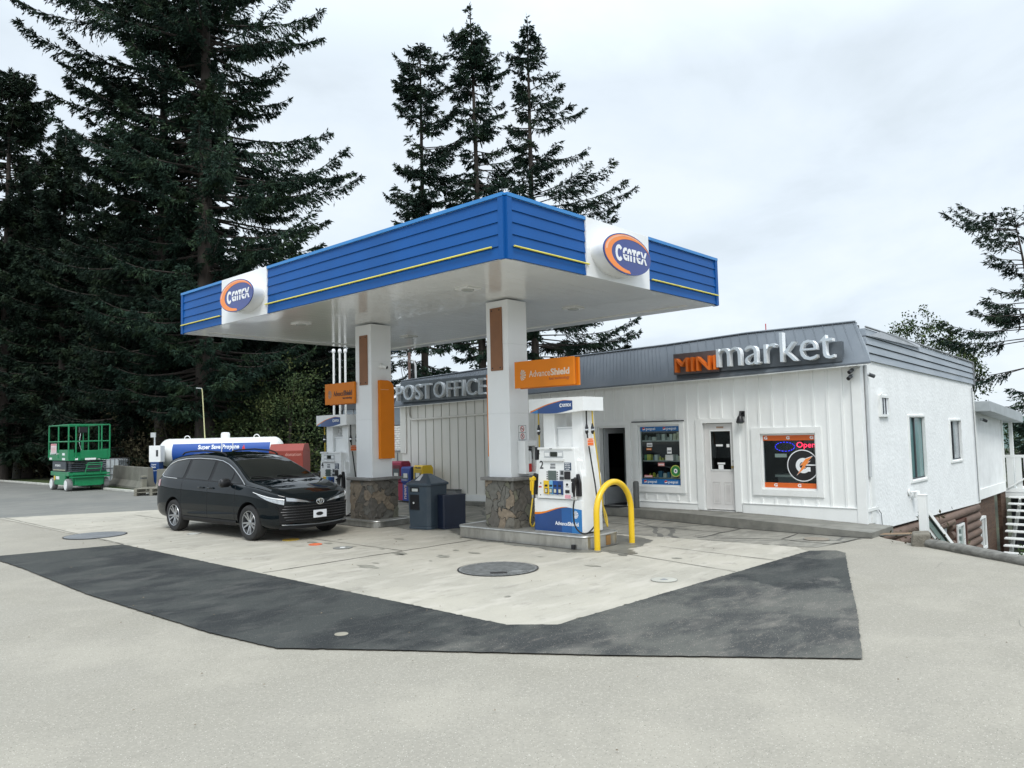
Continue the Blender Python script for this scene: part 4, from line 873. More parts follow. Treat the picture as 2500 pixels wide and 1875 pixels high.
    if num == '2':
        c = MB(); c.box(0.10, 0.13, 0.54, 0.60, 1.28, 1.52); c.box(0.16, 0.19, 0.54, 0.60, 1.28, 1.52); c.box(0.13, 0.16, 0.54, 0.60, 1.28, 1.30); c.box(0.13, 0.16, 0.54, 0.60, 1.50, 1.52); c.build('bracket', black, t, bevel=0.008)
    else:
        c = MB()
        for yy in (-0.22, -0.09, 0.04):
            for zz in (1.91, 1.97, 2.03, 2.09): c.box(0.30, 0.31, yy, yy+0.09, zz, zz+0.045)
        c.build('spare_tags', white_plastic, t)
    return t
dispenser((10.65, 8.74, 0.23), '2', 'white fuel pump number 2 on the near island with blue wave panel')
dispenser((10.62, 15.71, 0.15), '4', 'white fuel pump number 4 on the far island, partly behind the minivan')

# ------------------------------------------------------------------ shop building
FX = 15.5                                                      # plane of the shop front
shop = thing('shop_building', 'long low white shop with grey metal mansard roof and board and batten front', 'shop', (FX, 5.06, 0))
sl = Vector(shop.location)
def SB(): m = MB(); m.T = Matrix.Translation(-sl); return m
# front wall around its openings:  (y0, y1, z0, z1)
openings = [(9.05, 10.18, 0.70, 2.13), (7.735, 8.46, 0.215, 2.135), (5.955, 7.12, 0.72, 1.88), (10.515, 11.36, 0.19, 2.125)]
def front_wall(mb, x0, x1, y0, y1, z0, z1, ops):
    ys = sorted({y0, y1, *[v for o in ops for v in o[:2]]})
    for a, b in zip(ys[:-1], ys[1:]):
        hit = [o for o in ops if o[0] <= a+1e-6 and o[1] >= b-1e-6]
        if not hit: mb.box(x0, x1, a, b, z0, z1)
        else:
            o = hit[0]
            if o[2] > z0: mb.box(x0, x1, a, b, z0, o[2])
            if o[3] < z1: mb.box(x0, x1, a, b, o[3], z1)
c = SB(); front_wall(c, FX, FX+0.16, 5.22, 15.2, -0.03, 3.25, openings); fw = c.build('front_wall', wall_white, shop)
cream = mat('wall_cream', (0.80, 0.785, 0.73), 0.6, var=0.05, nscale=1.3, dirt=(0.68, 0.665, 0.60), dscale=1.4, damt=0.4, stretch=(1, 1, 0.35))
c = SB(); c.box(FX, FX+0.16, 15.2, 19.02, -0.03, 3.25); pw = c.build('plank_wall', cream, shop)
c = SB()                                                        # battens and skirting boards
rng = random.Random(3)
def clear(y, z0, z1):
    segs = [(z0, z1)]
    for o in [(a-0.16, b+0.16, c_-0.17 if c_ > 0.4 else -1, d+0.12) for a, b, c_, d in openings]:
        if o[0] < y < o[1]:
            ns = []
            for s0, s1 in segs:
                if o[2] > s0: ns.append((s0, min(s1, o[2])))
                if o[3] < s1: ns.append((max(s0, o[3]), s1))
            segs = [s for s in ns if s[1]-s[0] > 0.05]
    return segs
y = 5.40
while y < 15.2:
    for z0, z1 in clear(y, 0.40, 3.25): c.box(FX-0.020, FX, y-0.022, y+0.022, z0, z1)
    y += 0.288
c.build('battens', wall_white, fw)
c = SB()
y = 15.35
while y < 18.7:
    c.box(FX-0.014, FX, y-0.009, y+0.009, 0.30, 3.25); y += 0.36
c.build('plank_joints', mat('joint_shadow', (0.46, 0.45, 0.41), 0.8), pw)
c = SB()
c.box(FX-0.035, FX, 5.20, 7.56, 0.09, 0.395); c.box(FX-0.05, FX, 5.2, 7.56, 0.397, 0.415)
c.box(FX-0.03, FX, 8.64, 10.30, 0.20, 0.335); c.box(FX-0.045, FX, 8.64, 10.30, 0.337, 0.352)
c.box(FX-0.03, FX, 15.2, 16.34, 0.08, 0.27); c.box(FX-0.03, FX, 11.5, 15.18, 0.12, 0.33)
c.build('skirting_board', wall_white, fw, bevel=0.003)
c = SB(); c.box(FX-0.05, FX+0.02, 5.02, 5.20, -0.02, 3.12); c.build('corner_board', white_paint, fw, bevel=0.004)
c = SB(); c.box(FX-0.04, FX, 18.78, 19.06, 1.46, 3.0); c.build('corner_board', cream, pw, bevel=0.004)
c = SB(); c.tube([(FX-0.06, 18.62, 2.95), (FX-0.06, 18.60, 2.65), (FX-0.06, 18.52, 2.53), (FX-0.06, 18.40, 2.50), (FX-0.06, 15.0, 2.58), (FX-0.06, 12.0, 2.63)], 0.03, 8); c.build('conduit_pipe', cream, pw, smooth=True)
# stucco side wall, stepping up with the ground, with two windows
c = SB()
sw = [(16.9+0.0, 16.9)]
ops2 = [(18.55, 19.82, 0.77, 2.16), (22.13, 23.28, 1.06, 2.06)]
def side_wall(mb, y0, y1, x0, x1, zb0, zb1, zt, ops):
    xs = sorted({x0, x1, *[v for o in ops for v in o[:2]]})
    for a, b in zip(xs[:-1], xs[1:]):
        za, zb_ = [zb0+(zb1-zb0)*(v-x0)/(x1-x0) for v in (a, b)]
        def hx(ba, bb, ta, tb): mb.hexa([(a, y0, ba), (b, y0, bb), (b, y1, bb), (a, y1, ba)], [(a, y0, ta), (b, y0, tb), (b, y1, tb), (a, y1, ta)])
        o = next((o for o in ops if o[0] <= a+1e-6 and o[1] >= b-1e-6), None)
        if o is None: hx(za, zb_, zt, zt)
        else: hx(za, zb_, o[2], o[2]); hx(o[3], o[3], zt, zt)
side_wall(c, 5.06, 5.22, 15.52, 24.95, -0.06, -0.26, 3.34, ops2)
swall = c.build('stucco_wall', stucco, shop)
# boards at the corner on the stucco side
c = SB(); c.box(15.523, 15.62, 5.035, 5.058, -0.02, 3.16); c.box(15.80, 16.02, 5.035, 5.06, 0.10, 3.2); c.box(15.52, 16.15, 5.02, 5.035, 0.34, 0.40); c.build('corner_board', white_paint, swall, bevel=0.003)
c = SB(); c.tube([(15.78, 5.02, 3.2), (15.78, 5.02, 2.1), (15.76, 5.02, 1.0)], 0.03, 8); c.build('downpipe', lightgrey, swall, smooth=True)
c = SB(); c.tube([(16.05, 5.03, 0.4), (16.3, 5.03, 0.25), (16.35, 5.03, -0.1)], 0.009, 6); c.build('cable', midgrey, swall)
c = SB(); c.tube([(24.7, 5.03, 3.0), (24.75, 5.03, 2.0), (24.80, 5.03, -0.2)], 0.012, 6); c.build('cable', midgrey, swall)
# hidden walls, floor, ceiling
c = SB(); c.box(24.8, 24.95, 5.23, 19.0, -0.3, 3.3); c.box(15.67, 24.8, 18.85, 19.02, -0.03, 3.3); c.build('rear_walls', wall_white, shop)
dark_in = mat('interior_dark', (0.045, 0.045, 0.05), 0.8)
c = SB(); c.box(15.67, 24.79, 5.23, 18.84, 0.12, 0.185); c.box(15.67, 24.79, 5.23, 18.84, 2.7, 2.76); c.box(20.2, 20.3, 5.23, 18.84, 0.19, 2.69); c.build('interior', dark_in, shop)
# parapet siding above the stucco
grey_side = mat('grey_siding', (0.30, 0.34, 0.38), 0.55, var=0.1, nscale=1.5, dirt=(0.45, 0.47, 0.50), dscale=1.4, damt=0.7, stretch=(0.4, 1, 2))
c = SB()
def par(x): return (x-16.0)/(25.0-16.0)
for i in range(4):
    f0, f1 = i/4, (i+1)/4
    def z(x, f): return (3.30-0.20*par(x)) + (0.66-0.03*par(x))*f
    for a, b in ((15.95, 19.9), (19.9, 25.0)):
        c.hexa([(a, 5.02, z(a, f0)+0.006), (b, 5.02, z(b, f0)+0.006), (b, 5.20, z(b, f0)+0.006), (a, 5.20, z(a, f0)+0.006)], [(a, 5.045, z(a, f1)-0.012), (b, 5.045, z(b, f1)-0.012), (b, 5.20, z(b, f1)-0.012), (a, 5.20, z(a, f1)-0.012)])
c.build('parapet_siding', grey_side, shop)
c = SB()
c.tube([(15.95, 5.03, 3.975), (18.0, 5.03, 3.93), (25.02, 5.03, 3.735)], 0.022, 6); c.box(25.0, 25.05, 5.0, 5.25, 3.08, 3.75); c.build('parapet_cap', midgrey, shop)
c = SB(); c.add([(16.0, 4.99, 3.80), (19.6, 4.985, 3.79), (19.6, 5.0, 3.86), (18.2, 4.97, 3.90), (16.7, 4.98, 3.93)], [(0, 1, 2, 3, 4)]); c.build('loose_flashing', mat('pale_flashing', (0.48, 0.50, 0.53), 0.4, metal=0.3), shop, thick=0.004)
c = SB(); c.box(16.0, 24.9, 5.3, 18.9, 3.35, 3.42); c.build('flat_roof', darkgrey, shop)
# mansard of ribbed metal
roofm = mat('roof_metal', (0.125, 0.145, 0.165), 0.42, metal=0.15, var=0.10, nscale=1.2, dirt=(0.20, 0.21, 0.22), dscale=1.2, damt=0.35, stretch=(1, 1, 0.5))
eave = [(4.75, 3.22), (7.4, 3.155), (11.9, 3.09), (15.0, 3.03), (19.1, 2.95)]
ridge = [(5.2, 4.09), (7.5, 4.10), (9.6, 4.03), (12.4, 3.99), (15.6, 3.91), (19.5, 3.79)]
def ip(tab, y): return float(np.interp(y, [t[0] for t in tab], [t[1] for t in tab]))
XE, XR = 15.25, 15.90
c = SB(); rows = [[], [], [], []]; nn = 60
for i in range(nn+1):
    s_ = i/nn; ye = 4.75+(19.1-4.75)*s_; yr = 5.2+(19.5-5.2)*s_
    rows[0].append((XE, ye, ip(eave, ye)-0.03)); rows[1].append((XE, ye, ip(eave, ye))); rows[2].append((XR, yr, ip(ridge, yr))); rows[3].append((XR+0.1, yr, ip(ridge, yr)-0.02))
c.grid(rows); roof = c.build('mansard_roof', roofm, shop, thick=0.012)
c = SB(); i = 0
while True:
    ye = 4.79 + 0.103*i*(1.0 if i else 1)
    if ye > 19.05: break
    s_ = (ye-4.75)/(19.1-4.75); yr = 5.2+14.3*s_
    a = Vector((XE-0.004, ye, ip(eave, ye)-0.03)); b = Vector((XR-0.008, yr, ip(ridge, yr)-0.01)); w_ = 0.010; n_ = Vector((-0.80, 0, 0.6))*0.020
    dy = Vector((0, w_, 0))
    c.add([a-dy, a+dy, b+dy, b-dy, a-dy*0.5+n_, a+dy*0.5+n_, b+dy*0.5+n_, b-dy*0.5+n_], [(4, 5, 6, 7), (0, 4, 7, 3), (5, 1, 2, 6), (0, 1, 5, 4)]); i += 1 if ye > 9.3 else 2
c.build('roof_ribs', roofm, roof)
c = SB(); c.tube([(XR-0.02, y_, ip(ridge, y_)+0.008) for y_ in (5.2, 7.5, 9.6, 12.4, 15.6, 19.5)], 0.022, 6); c.build('ridge_cap', mat('ridge_grey', (0.17, 0.19, 0.21), 0.4, metal=0.3), roof)
c = SB(); c.add([(XE, 4.75, 3.19), (XE+0.5, 5.06, 3.25), (16.05, 5.03, 3.5), (XR+0.02, 5.2, 4.07)], [(0, 1, 2, 3)]); c.build('end_flashing', grey_side, roof, thick=0.01)
c = SB(); rows = [[(XE, 4.75+14.35*i/20, ip(eave, 4.75+14.35*i/20)-0.045) for i in range(21)], [(FX+0.02, 4.9+14.2*i/20, ip(eave, 4.75+14.35*i/20)-0.02) for i in range(21)]]
c.grid(rows); c.build('eave_soffit', wall_white, roof, thick=0.02)
# windows and doors of the front
glass = glass_mat('shop_glass', (0.88, 0.93, 0.91), base=0.0)
def casing(parent, name, y0, y1, z0, z1, wl, wr, wt, wb, m=white_paint, d=0.035):
    c = SB(); c.box(FX-d, FX+0.01, y0-wr, y0, z0-wb, z1+wt); c.box(FX-d, FX+0.01, y1, y1+wl, z0-wb, z1+wt); c.box(FX-d, FX+0.01, y0, y1, z1, z1+wt)
    if wb: c.box(FX-d, FX+0.01, y0, y1, z0-wb, z0)
    return c.build(name, m, parent, bevel=0.004)
def shop_window(y0, y1, z0, z1):
    c = SB()
    f = 0.035
    c.box(FX+0.02, FX+0.09, y0, y0+f, z0, z1); c.box(FX+0.02, FX+0.09, y1-f, y1, z0, z1); c.box(FX+0.02, FX+0.09, y0+f, y1-f, z0, z0+f); c.box(FX+0.02, FX+0.09, y0+f, y1-f, z1-f, z1)
    wn = c.build('window', white_paint, shop)
    c = SB(); c.box(FX+0.052, FX+0.058, y0+f, y1-f, z0+f, z1-f); c.build('pane', glass, wn)
    return wn
w1 = shop_window(*openings[0]); casing(w1, 'casing', 9.05, 10.18, 0.70, 2.13, 0.11, 0.11, 0.07, 0.14)
w2 = shop_window(*openings[2]); casing(w2, 'casing', 5.955, 7.12, 0.72, 1.88, 0.20, 0.12, 0.13, 0.13)
c = SB(); c.box(FX-0.06, FX, 8.93, 10.32, 2.20, 2.225); c.build('drip_cap', darkgrey, w1)
# white panelled door
dm = mat('door_paint', (0.70, 0.685, 0.665), 0.45, var=0.03, dirt=(0.55, 0.53, 0.5), dscale=2, damt=0.3)
c = SB(); y0, y1, z0, z1 = openings[1]
c.box(FX+0.035, FX+0.075, y0+0.01, 7.80, z0+0.02, z1-0.01); c.box(FX+0.035, FX+0.075, 8.32, y1-0.01, z0+0.02, z1-0.01); c.box(FX+0.035, FX+0.075, 7.80, 8.32, z0+0.02, 1.11); c.box(FX+0.035, FX+0.075, 7.80, 8.32, 1.96, z1-0.01)
door = c.build('panel_door', dm, shop, bevel=0.003)
c = SB(); 
for a, b in ((7.80, 7.825), (8.295, 8.32)): c.box(FX+0.025, FX+0.04, a, b, 1.11, 1.96)
for a, b in ((1.09, 1.115), (1.955, 1.98)): c.box(FX+0.025, FX+0.04, 7.80, 8.32, a, b)
c.build('glazing_bead', white_paint, door)
c = SB(); c.box(FX+0.05, FX+0.056, 7.825, 8.295, 1.115, 1.955); c.build('pane', glass, door)
c = SB()
for a, b in ((7.83, 8.01), (8.10, 8.28)):
    for q0, q1, e0, e1 in ((a, b, 0.36, 0.375), (a, b, 0.83, 0.845), (a, a+0.012, 0.375, 0.83), (b-0.012, b, 0.375, 0.83)): c.box(FX+0.028, FX+0.036, q0, q1, e0, e1)
    c.box(FX+0.030, FX+0.036, a+0.04, b-0.04, 0.41, 0.79)
c.build('door_panels', mat('door_relief', (0.62, 0.60, 0.58), 0.5), door)
c = SB(); c.cyl((7.775, 1.17), 'x', 0.03, FX-0.03, FX+0.035, 12); c.build('knob', brass, door, smooth=30)
c = SB(); c.cyl((7.775, 1.30), 'x', 0.022, FX+0.01, FX+0.035, 12); c.build('deadbolt', galv, door, smooth=30)
casing(door, 'door_casing', 7.735, 8.46, 0.215, 2.135, 0.17, 0.15, 0.10, 0, d=0.04)
c = SB(); c.box(FX-0.05, FX+0.1, 7.70, 8.5, 0.195, 0.213); c.build('threshold', galv, door)
tag_brown = mat('notice_brown', (0.4, 0.28, 0.2), 0.6)
c = SB(); c.box(FX+0.031, FX+0.035, 7.98, 8.15, 2.02, 2.06); c.build('door_plate', tag_brown, door)
c = SB(); c.box(FX+0.046, FX+0.05, 8.02, 8.18, 1.62, 1.665); c.box(FX+0.046, FX+0.05, 7.86, 7.93, 1.60, 1.67); c.box(FX+0.046, FX+0.05, 7.98, 8.16, 1.225, 1.265); c.box(FX+0.046, FX+0.05, 8.02, 8.14, 1.12, 1.215); c.build('door_notices', white_plastic, door)
# entrance with its glazed door swung inwards
c = SB(); y0, y1, z0, z1 = openings[3]
c.box(FX, FX+0.16, y0, y0+0.04, z0, z1); c.box(FX, FX+0.16, y1-0.04, y1, z0, z1); c.box(FX, FX+0.16, y0+0.04, y1-0.04, z1-0.04, z1)
en = c.build('entrance_frame', white_paint, shop, bevel=0.003); casing(en, 'entrance_casing', y0, y1, z0, z1, 0.12, 0.13, 0.10, 0, d=0.035)
t = Matrix.Translation(Vector((FX+0.16, y1-0.05, 0))-sl) @ Matrix.Rotation(R_(-14), 4, 'Z')
c = MB(); c.T = t
c.box(0, 0.78, -0.04, 0, 0.20, 0.62); c.box(0, 0.12, -0.04, 0, 0.62, 1.95); c.box(0.66, 0.78, -0.04, 0, 0.62, 1.95); c.box(0, 0.78, -0.04, 0, 1.95, 2.07)
od = c.build('open_door', mat('grey_door', (0.42, 0.44, 0.45), 0.5), en)
c = MB(); c.T = t; c.box(0.12, 0.66, -0.025, -0.018, 0.62, 1.95); c.build('pane', glass, od)
c = MB(); c.T = t; c.box(0.70, 0.74, -0.08, -0.04, 1.05, 1.2); c.build('handle', galv, od)
t = thing('doormat', 'dark flat doormat on the step at the open entrance', 'mat', (15.3, 10.95, 0.19)); c = MB(); c.box(-0.22, 0.18, -0.45, 0.45, 0, 0.012); c.build('mat_body', rubber, t)
c = MB(); c.box(-0.225, 0.185, -0.455, -0.44, 0, 0.014); c.box(-0.225, 0.185, 0.44, 0.455, 0, 0.014); c.build('mat_edge', darkgrey, t)
# side windows and vent
teal = mat('teal_blind', (0.10, 0.22, 0.22), 0.25, var=0.15, nscale=4, stretch=(8, 1, 1), coat=0.4)
def side_window(x0, x1, z0, z1, m1, m2, mid, lbl=None):
    c = SB(); f = 0.03
    for q in ((x0-0.05, x0, z0-0.02, z1+0.02), (x1, x1+0.03, z0-0.02, z1+0.02), (x0-0.05, x1+0.03, z1+0.02, z1+0.06), (x0-0.05, x1+0.05, z0-0.07, z0-0.02)): c.box(q[0], q[1], 5.03, 5.10, q[2], q[3])
    wn = c.build('side_window', white_paint, shop, bevel=0.003)
    c = SB(); c.box(x0, mid-0.03, 5.12, 5.125, z0, z1); c.build('pane', m1, wn)
    c = SB(); c.box(mid+0.03, x1, 5.11, 5.115, z0, z1); c.build('pane', m2, wn)
    c = SB(); c.box(mid-0.03, mid+0.03, 5.09, 5.13, z0, z1); c.box(x0, mid-0.03, 5.09, 5.13, z0, z0+f); c.box(mid+0.03, x1, 5.09, 5.13, z0, z0+f); c.build('sash', darkgrey, wn)
side_window(18.57, 19.80, 0.77, 2.16, teal, teal, 19.15)
side_window(22.15, 23.26, 1.06, 2.06, mat('dark_pane', (0.05, 0.06, 0.07), 0.1, coat=0.5), mat('grey_pane', (0.33, 0.36, 0.38), 0.2, coat=0.4), 22.62)
c = SB(); 
for q in ((16.58, 16.63, 2.18, 2.62), (17.08, 17.14, 2.18, 2.62), (16.63, 17.08, 2.18, 2.23), (16.63, 17.08, 2.57, 2.62)): c.box(q[0], q[1], 5.0, 5.06, q[2], q[3])
vn = c.build('vent_window', white_paint, shop)
c = SB(); c.box(16.63, 17.08, 5.03, 5.055, 2.23, 2.57); c.build('pane', mat('vent_pane', (0.72, 0.75, 0.78), 0.2, coat=0.4), vn)
c = SB(); c.box(16.76, 16.79, 5.015, 5.03, 2.23, 2.57); c.box(16.92, 16.95, 5.015, 5.03, 2.23, 2.57); c.build('bars', darkgrey, vn)
c = SB(); c.tube([(16.4, 4.93, 2.63), (16.6, 4.98, 2.67), (17.0, 5.0, 2.68)], 0.012, 6); c.build('awning_arm', white_paint, vn)
# log basement
logm = mat('log_brown', (0.15, 0.098, 0.072), 0.7, var=0.25, nscale=3, dirt=(0.07, 0.045, 0.035), dscale=2, damt=0.6, bump=0.5, stretch=(0.3, 1, 1))
def logs(mb, x0, x1, z_top0, z_top1, n, r, y):
    for i in range(n):
        zz0, zz1 = z_top0-2*r*i*0.98, z_top1-2*r*i*0.98
        mb.tube([(x0, y, zz0), ((x0+x1)/2, y, (zz0+zz1)/2), (x1, y, zz1)], r, 12)
c = SB(); logs(c, 15.7, 20.85, -0.24, -0.34, 3, 0.115, 5.13); logs(c, 15.9, 22.0, -0.33-0.15, -0.33-0.15, 1, 0.10, 5.10); logs(c, 20.4, 24.9, -0.36, -0.38, 1, 0.115, 5.13)
logs(c, 23.2, 24.92, -0.38-0.225, -0.38-0.225, 7, 0.113, 5.13); logs(c, 21.75, 22.02, -0.6, -0.6, 7, 0.113, 5.13)
lw = c.build('log_wall', logm, shop, smooth=50)
c = SB(); c.box(15.7, 24.9, 5.2, 5.3, -2.4, -0.1); c.build('basement_wall', mat('basement_dark', (0.06, 0.04, 0.03), 0.9), shop)
c = SB(); c.box(20.95, 21.55, 5.12, 5.19, -2.2, -0.50); bd = c.build('basement_door', mat('grey_white', (0.6, 0.62, 0.62), 0.5), shop)
c = SB(); c.box(21.02, 21.22, 5.10, 5.12, -1.5, -0.75); c.build('pane', mat('dark_pane', (0.05, 0.06, 0.07)), bd)
c = SB(); c.box(22.05, 22.12, 5.03, 5.2, -2.2, -0.49); c.box(23.05, 23.14, 5.0, 5.2, -2.2, -0.49); c.box(22.12, 23.05, 5.03, 5.2, -0.56, -0.49); bw = c.build('basement_window', mat('brown_trim', (0.11, 0.05, 0.035), 0.6), shop)
c = SB(); c.box(22.22, 22.27, 5.02, 5.1, -1.75, -0.6); c.box(22.9, 22.97, 5.02, 5.1, -1.75, -0.6); c.box(22.27, 22.9, 5.02, 5.1, -0.66, -0.6); c.box(22.27, 22.9, 5.02, 5.1, -1.75, -1.68); c.box(22.27, 22.9, 5.03, 5.09, -1.25, -1.22); c.build('white_sash', white_paint, bw)
c = SB(); c.box(22.27, 22.9, 5.06, 5.07, -1.68, -0.66); c.build('pane', mat('green_pane', (0.20, 0.27, 0.25), 0.08, coat=0.6), bw)

# ------------------------------------------------------------------ signs on the roof
letter_face = mat('letter_face', (0.52, 0.58, 0.63), 0.35, var=0.06, dirt=(0.42, 0.47, 0.51), dscale=3, damt=0.4); letter_side = mat('letter_side', (0.85, 0.87, 0.88), 0.35, var=0.04)
or_face = mat('letter_orange_face', (0.78, 0.17, 0.015), 0.4, var=0.06)
sign_back = mat('sign_back', (0.085, 0.10, 0.115), 0.5, var=0.15)
def channel(word, parent, o, u, wd, ht, depth, face, side, bold=0.0, spacing=1.0, each=True, zs=None):
    """each letter a box of its own: deep sides and a slightly proud face"""
    vs, fs = text_geo(word, bold, 1.0, spacing)
    xs = [v[0] for v in vs]; ys = [v[1] for v in vs]; x0, x1, y0, y1 = min(xs), max(xs), min(ys), max(ys)
    # split into letters by connectivity
    par_ = list(range(len(vs)))
    def find(i):
        while par_[i] != i: par_[i] = par_[par_[i]]; i = par_[i]
        return i
    for f in fs:
        a = find(f[0])
        for k in f[1:]: par_[find(k)] = a
    groups = {}
    for f in fs: groups.setdefault(find(f[0]), []).append(f)
    # letters whose x ranges overlap are one letter (none here, but merge defensively)
    n_ = Vector(u).cross(Z_UP); u_ = Vector(u); sx, sz = wd/(x1-x0), ht/(y1-y0)
    for g_ in sorted(groups.values(), key=lambda g: min(vs[i][0] for f in g for i in f)):
        ids = sorted({i for f in g_ for i in f}); mp = {k: i for i, k in enumerate(ids)}
        mb = MB(); mb.v = [tuple(Vector(o)+u_*((vs[k][0]-x0)*sx)+Z_UP*((vs[k][1]-y0)*sz)+n_*((vs[k][2]+0.5)*depth)) for k in ids]
        for f in g_:
            zz = [vs[i][2] for i in f]; mb.f.append([mp[i] for i in f]); mb.m.append(0 if min(zz) > 0.4 else 1)
        mb.build('letter', [face, side], parent, recalc=False)
t = thing('mini_market_sign', 'channel letter sign reading MINI market on the grey roof', 'sign', (15.1, 9.0, 3.2))
c = MB(); c.box(0.12, 0.30, -1.13, -0.02, 0.05, 0.52); c.build('back_box', mat('brown_grey', (0.12, 0.10, 0.10), 0.5), t)
c = MB(); c.box(0.16, 0.30, -3.72, -1.15, 0.06, 0.46); c.build('raceway', sign_back, t)
channel('MINI', t, (0.11, -0.14, 0.09), NX, 1.0, 0.31, 0.16, or_face, or_face, 0.0, 1.0)
channel('market', t, (0.12, -1.16, 0.125), NX, 2.48, 0.61, 0.16, letter_face, letter_side, -0.010, 1.0)
t = thing('post_office_sign', 'channel letter sign reading POST OFFICE on the grey roof above the plank wall', 'sign', (15.2, 18.8, 3.05))
c = MB(); c.box(0.02, 0.12, -3.9, -0.1, 0.0, 0.62); c.build('backing_panel', mat('sign_grey', (0.10, 0.12, 0.135), 0.45, var=0.1), t)
channel('POST', t, (0.02, -0.02, 0.05), NX, 1.58, 0.47, 0.13, letter_face, letter_side, 0.0, 1.08)
channel('OFFICE', t, (0.02, -1.76, 0.06), NX, 2.14, 0.47, 0.13, letter_face, letter_side, 0.0, 1.08)
t = thing('roof_post', 'short dark post standing on the parapet corner of the shop roof', 'post', (16.1, 5.25, 3.42)); c = MB(); c.box(-0.04, 0.04, -0.04, 0.04, 0, 0.62); c.build('shaft', darkgrey, t); c = MB(); c.box(-0.055, 0.055, -0.055, 0.055, 0.0, 0.03); c.build('base_plate', galv, t)
t = thing('roof_antenna', 'thin red antenna rod above the middle of the roof edge', 'antenna', (16.5, 7.34, 3.42)); c = MB(); c.tube([(0, 0, 0), (0, 0, 0.93)], 0.012, 6); c.build('rod', red, t); c = MB(); c.cyl((0, 0), 'z', 0.04, 0, 0.05, 10); c.build('foot', darkgrey, t)

# ------------------------------------------------------------------ things in and on the shop front
def banner(name, y0, y1, z0, z1, m, label, group=None):
    t = thing(name, label, 'banner', (FX+0.047, y1, z0), group=group)
    c = MB(); c.box(0, 0.003, -(y1-y0), 0, 0, z1-z0); c.build('strip', m, t); return t
pep = mat('banner_blue', (0.01, 0.14, 0.40), 0.4)
for z0, z1, lbl, zz in ((1.985, 2.095, 'blue drink banner along the top of the shelf window', 1), (0.735, 0.865, 'blue drink banner along the bottom of the shelf window', 0)):
    t = banner('drink_banner', 9.085, 10.145, z0, z1, pep, lbl); h = z1-z0
    for off in (0.06, 0.62):
        c = MB(); r = 0.04; on_plane(c, ell(r, r, 24, off+r, h/2), (0, 0, 0), NX, 0.001, 0.002); c.build('globe', logo_w, t)
        c = MB(); on_plane(c, ell(r*0.96, r*0.96, 16, off+r, h/2, R_(15), R_(195), True), (0, 0, 0), NX, 0.0022, 0.003); c.build('globe_top', red, t)
        c = MB(); on_plane(c, ell(r*0.9, r*0.9, 14, off+r, h/2-0.006, R_(215), R_(335), True), (0, 0, 0), NX, 0.0022, 0.003); c.build('globe_bottom', navy, t)
        text('lettering', 'pepsi', logo_w, t, (-0.001, -off-0.105, h/2-0.045), NX, 0.25, 0.078, 0.002, 0.01)
gor = mat('banner_orange', (0.68, 0.13, 0.02), 0.45, var=0.06)
for z0, z1, lbl, offs in ((1.735, 1.845, 'orange sports drink banner along the top of the right window', (0.02, 0.50, 0.99)), (0.755, 0.86, 'orange sports drink banner along the bottom of the right window', (0.2, 0.70))):
    t = banner('sports_banner', 5.99, 7.085, z0, z1, gor, lbl); h = z1-z0
    for off in offs: text('letter_mark', 'G', logo_w, t, (-0.001, -off, 0.022), NX, 0.075, 0.068, 0.002, 0.045)
# big round-cornered G decal with a bolt
t = thing('bolt_decal', 'large black and white letter G decal with orange lightning bolt in the right window', 'decal', (FX+0.045, 6.26, 1.22))
r = 0.325; ye = -0.27
def clipr(P): return [(min(a, 0.268), b) for a, b in P]
c = MB(); on_plane(c, clipr(ell(r, r, 60)), (0, 0, 0), NX, 0.0005, 0.0015); c.build('white_outline', logo_w, t)
c = MB(); on_plane(c, clipr(ell(r*0.94, r*0.94, 60)), (0, 0, 0), NX, 0.002, 0.003); c.build('black_disc', black, t)
c = MB(); k = 30; A = ell(0.155, 0.155, k, 0.01, 0, R_(50), R_(330), True); B = ell(0.075, 0.075, k, 0.01, 0, R_(50), R_(330), True)
for i in range(k-1): on_plane(c, [A[i], A[i+1], B[i+1], B[i]], (0, 0, 0), NX, 0.0035, 0.0045)
on_plane(c, [(0.03, 0.0), (0.265, 0.0), (0.265, 0.025), (0.03, 0.025)], (0, 0, 0), NX, 0.0035, 0.0045); on_plane(c, [(0.085, -0.03), (0.155, -0.03), (0.155, -0.12), (0.085, -0.12)], (0, 0, 0), NX, 0.0047, 0.0052)
c.build('letter_ring', logo_w, t)
bolt = [(-0.12, -0.19), (0.01, 0.01), (-0.05, 0.0), (0.06, 0.135), (0.20, 0.185), (0.10, 0.075), (0.15, 0.09), (0.03, -0.03), (0.07, -0.02)]
c = MB(); on_plane(c, [(a*1.12-0.003, b*1.1) for a, b in bolt], (0, 0, 0), NX, 0.005, 0.006); c.build('bolt_edge', logo_w, t)
c = MB(); on_plane(c, bolt, (0, 0, 0), NX, 0.0065, 0.0075); c.build('bolt', logo_or, t)
# LED signs
neon_r = mat('led_red', (1.0, 0.03, 0.10), 0.4, emit=2.2, var=0.0); neon_b = mat('led_blue', (0.03, 0.03, 1.0), 0.4, emit=2.0, var=0.0)
t = thing('open_sign', 'lit red LED sign reading Open in the right window', 'lit sign', (FX+0.12, 6.40, 1.55))
text('lettering', 'Open', neon_r, t, (0, 0, 0), NX, 0.385, 0.15, 0.004, 0.0)
c = MB(); c.box(0.006, 0.02, -0.41, 0.02, -0.03, 0.17); c.build('backboard', black, t)
t = thing('led_oval', 'lit blue dashed LED oval in the upper left of the right window', 'lit sign', (FX+0.12, 6.65, 1.605))
c = MB()
for i in range(18):
    a0, a1 = 2*math.pi*i/18, 2*math.pi*(i+0.55)/18; P = [(0, 0.205*math.cos(a), 0.095*math.sin(a)) for a in (a0, (a0+a1)/2, a1)]; c.tube(P, 0.006, 6)
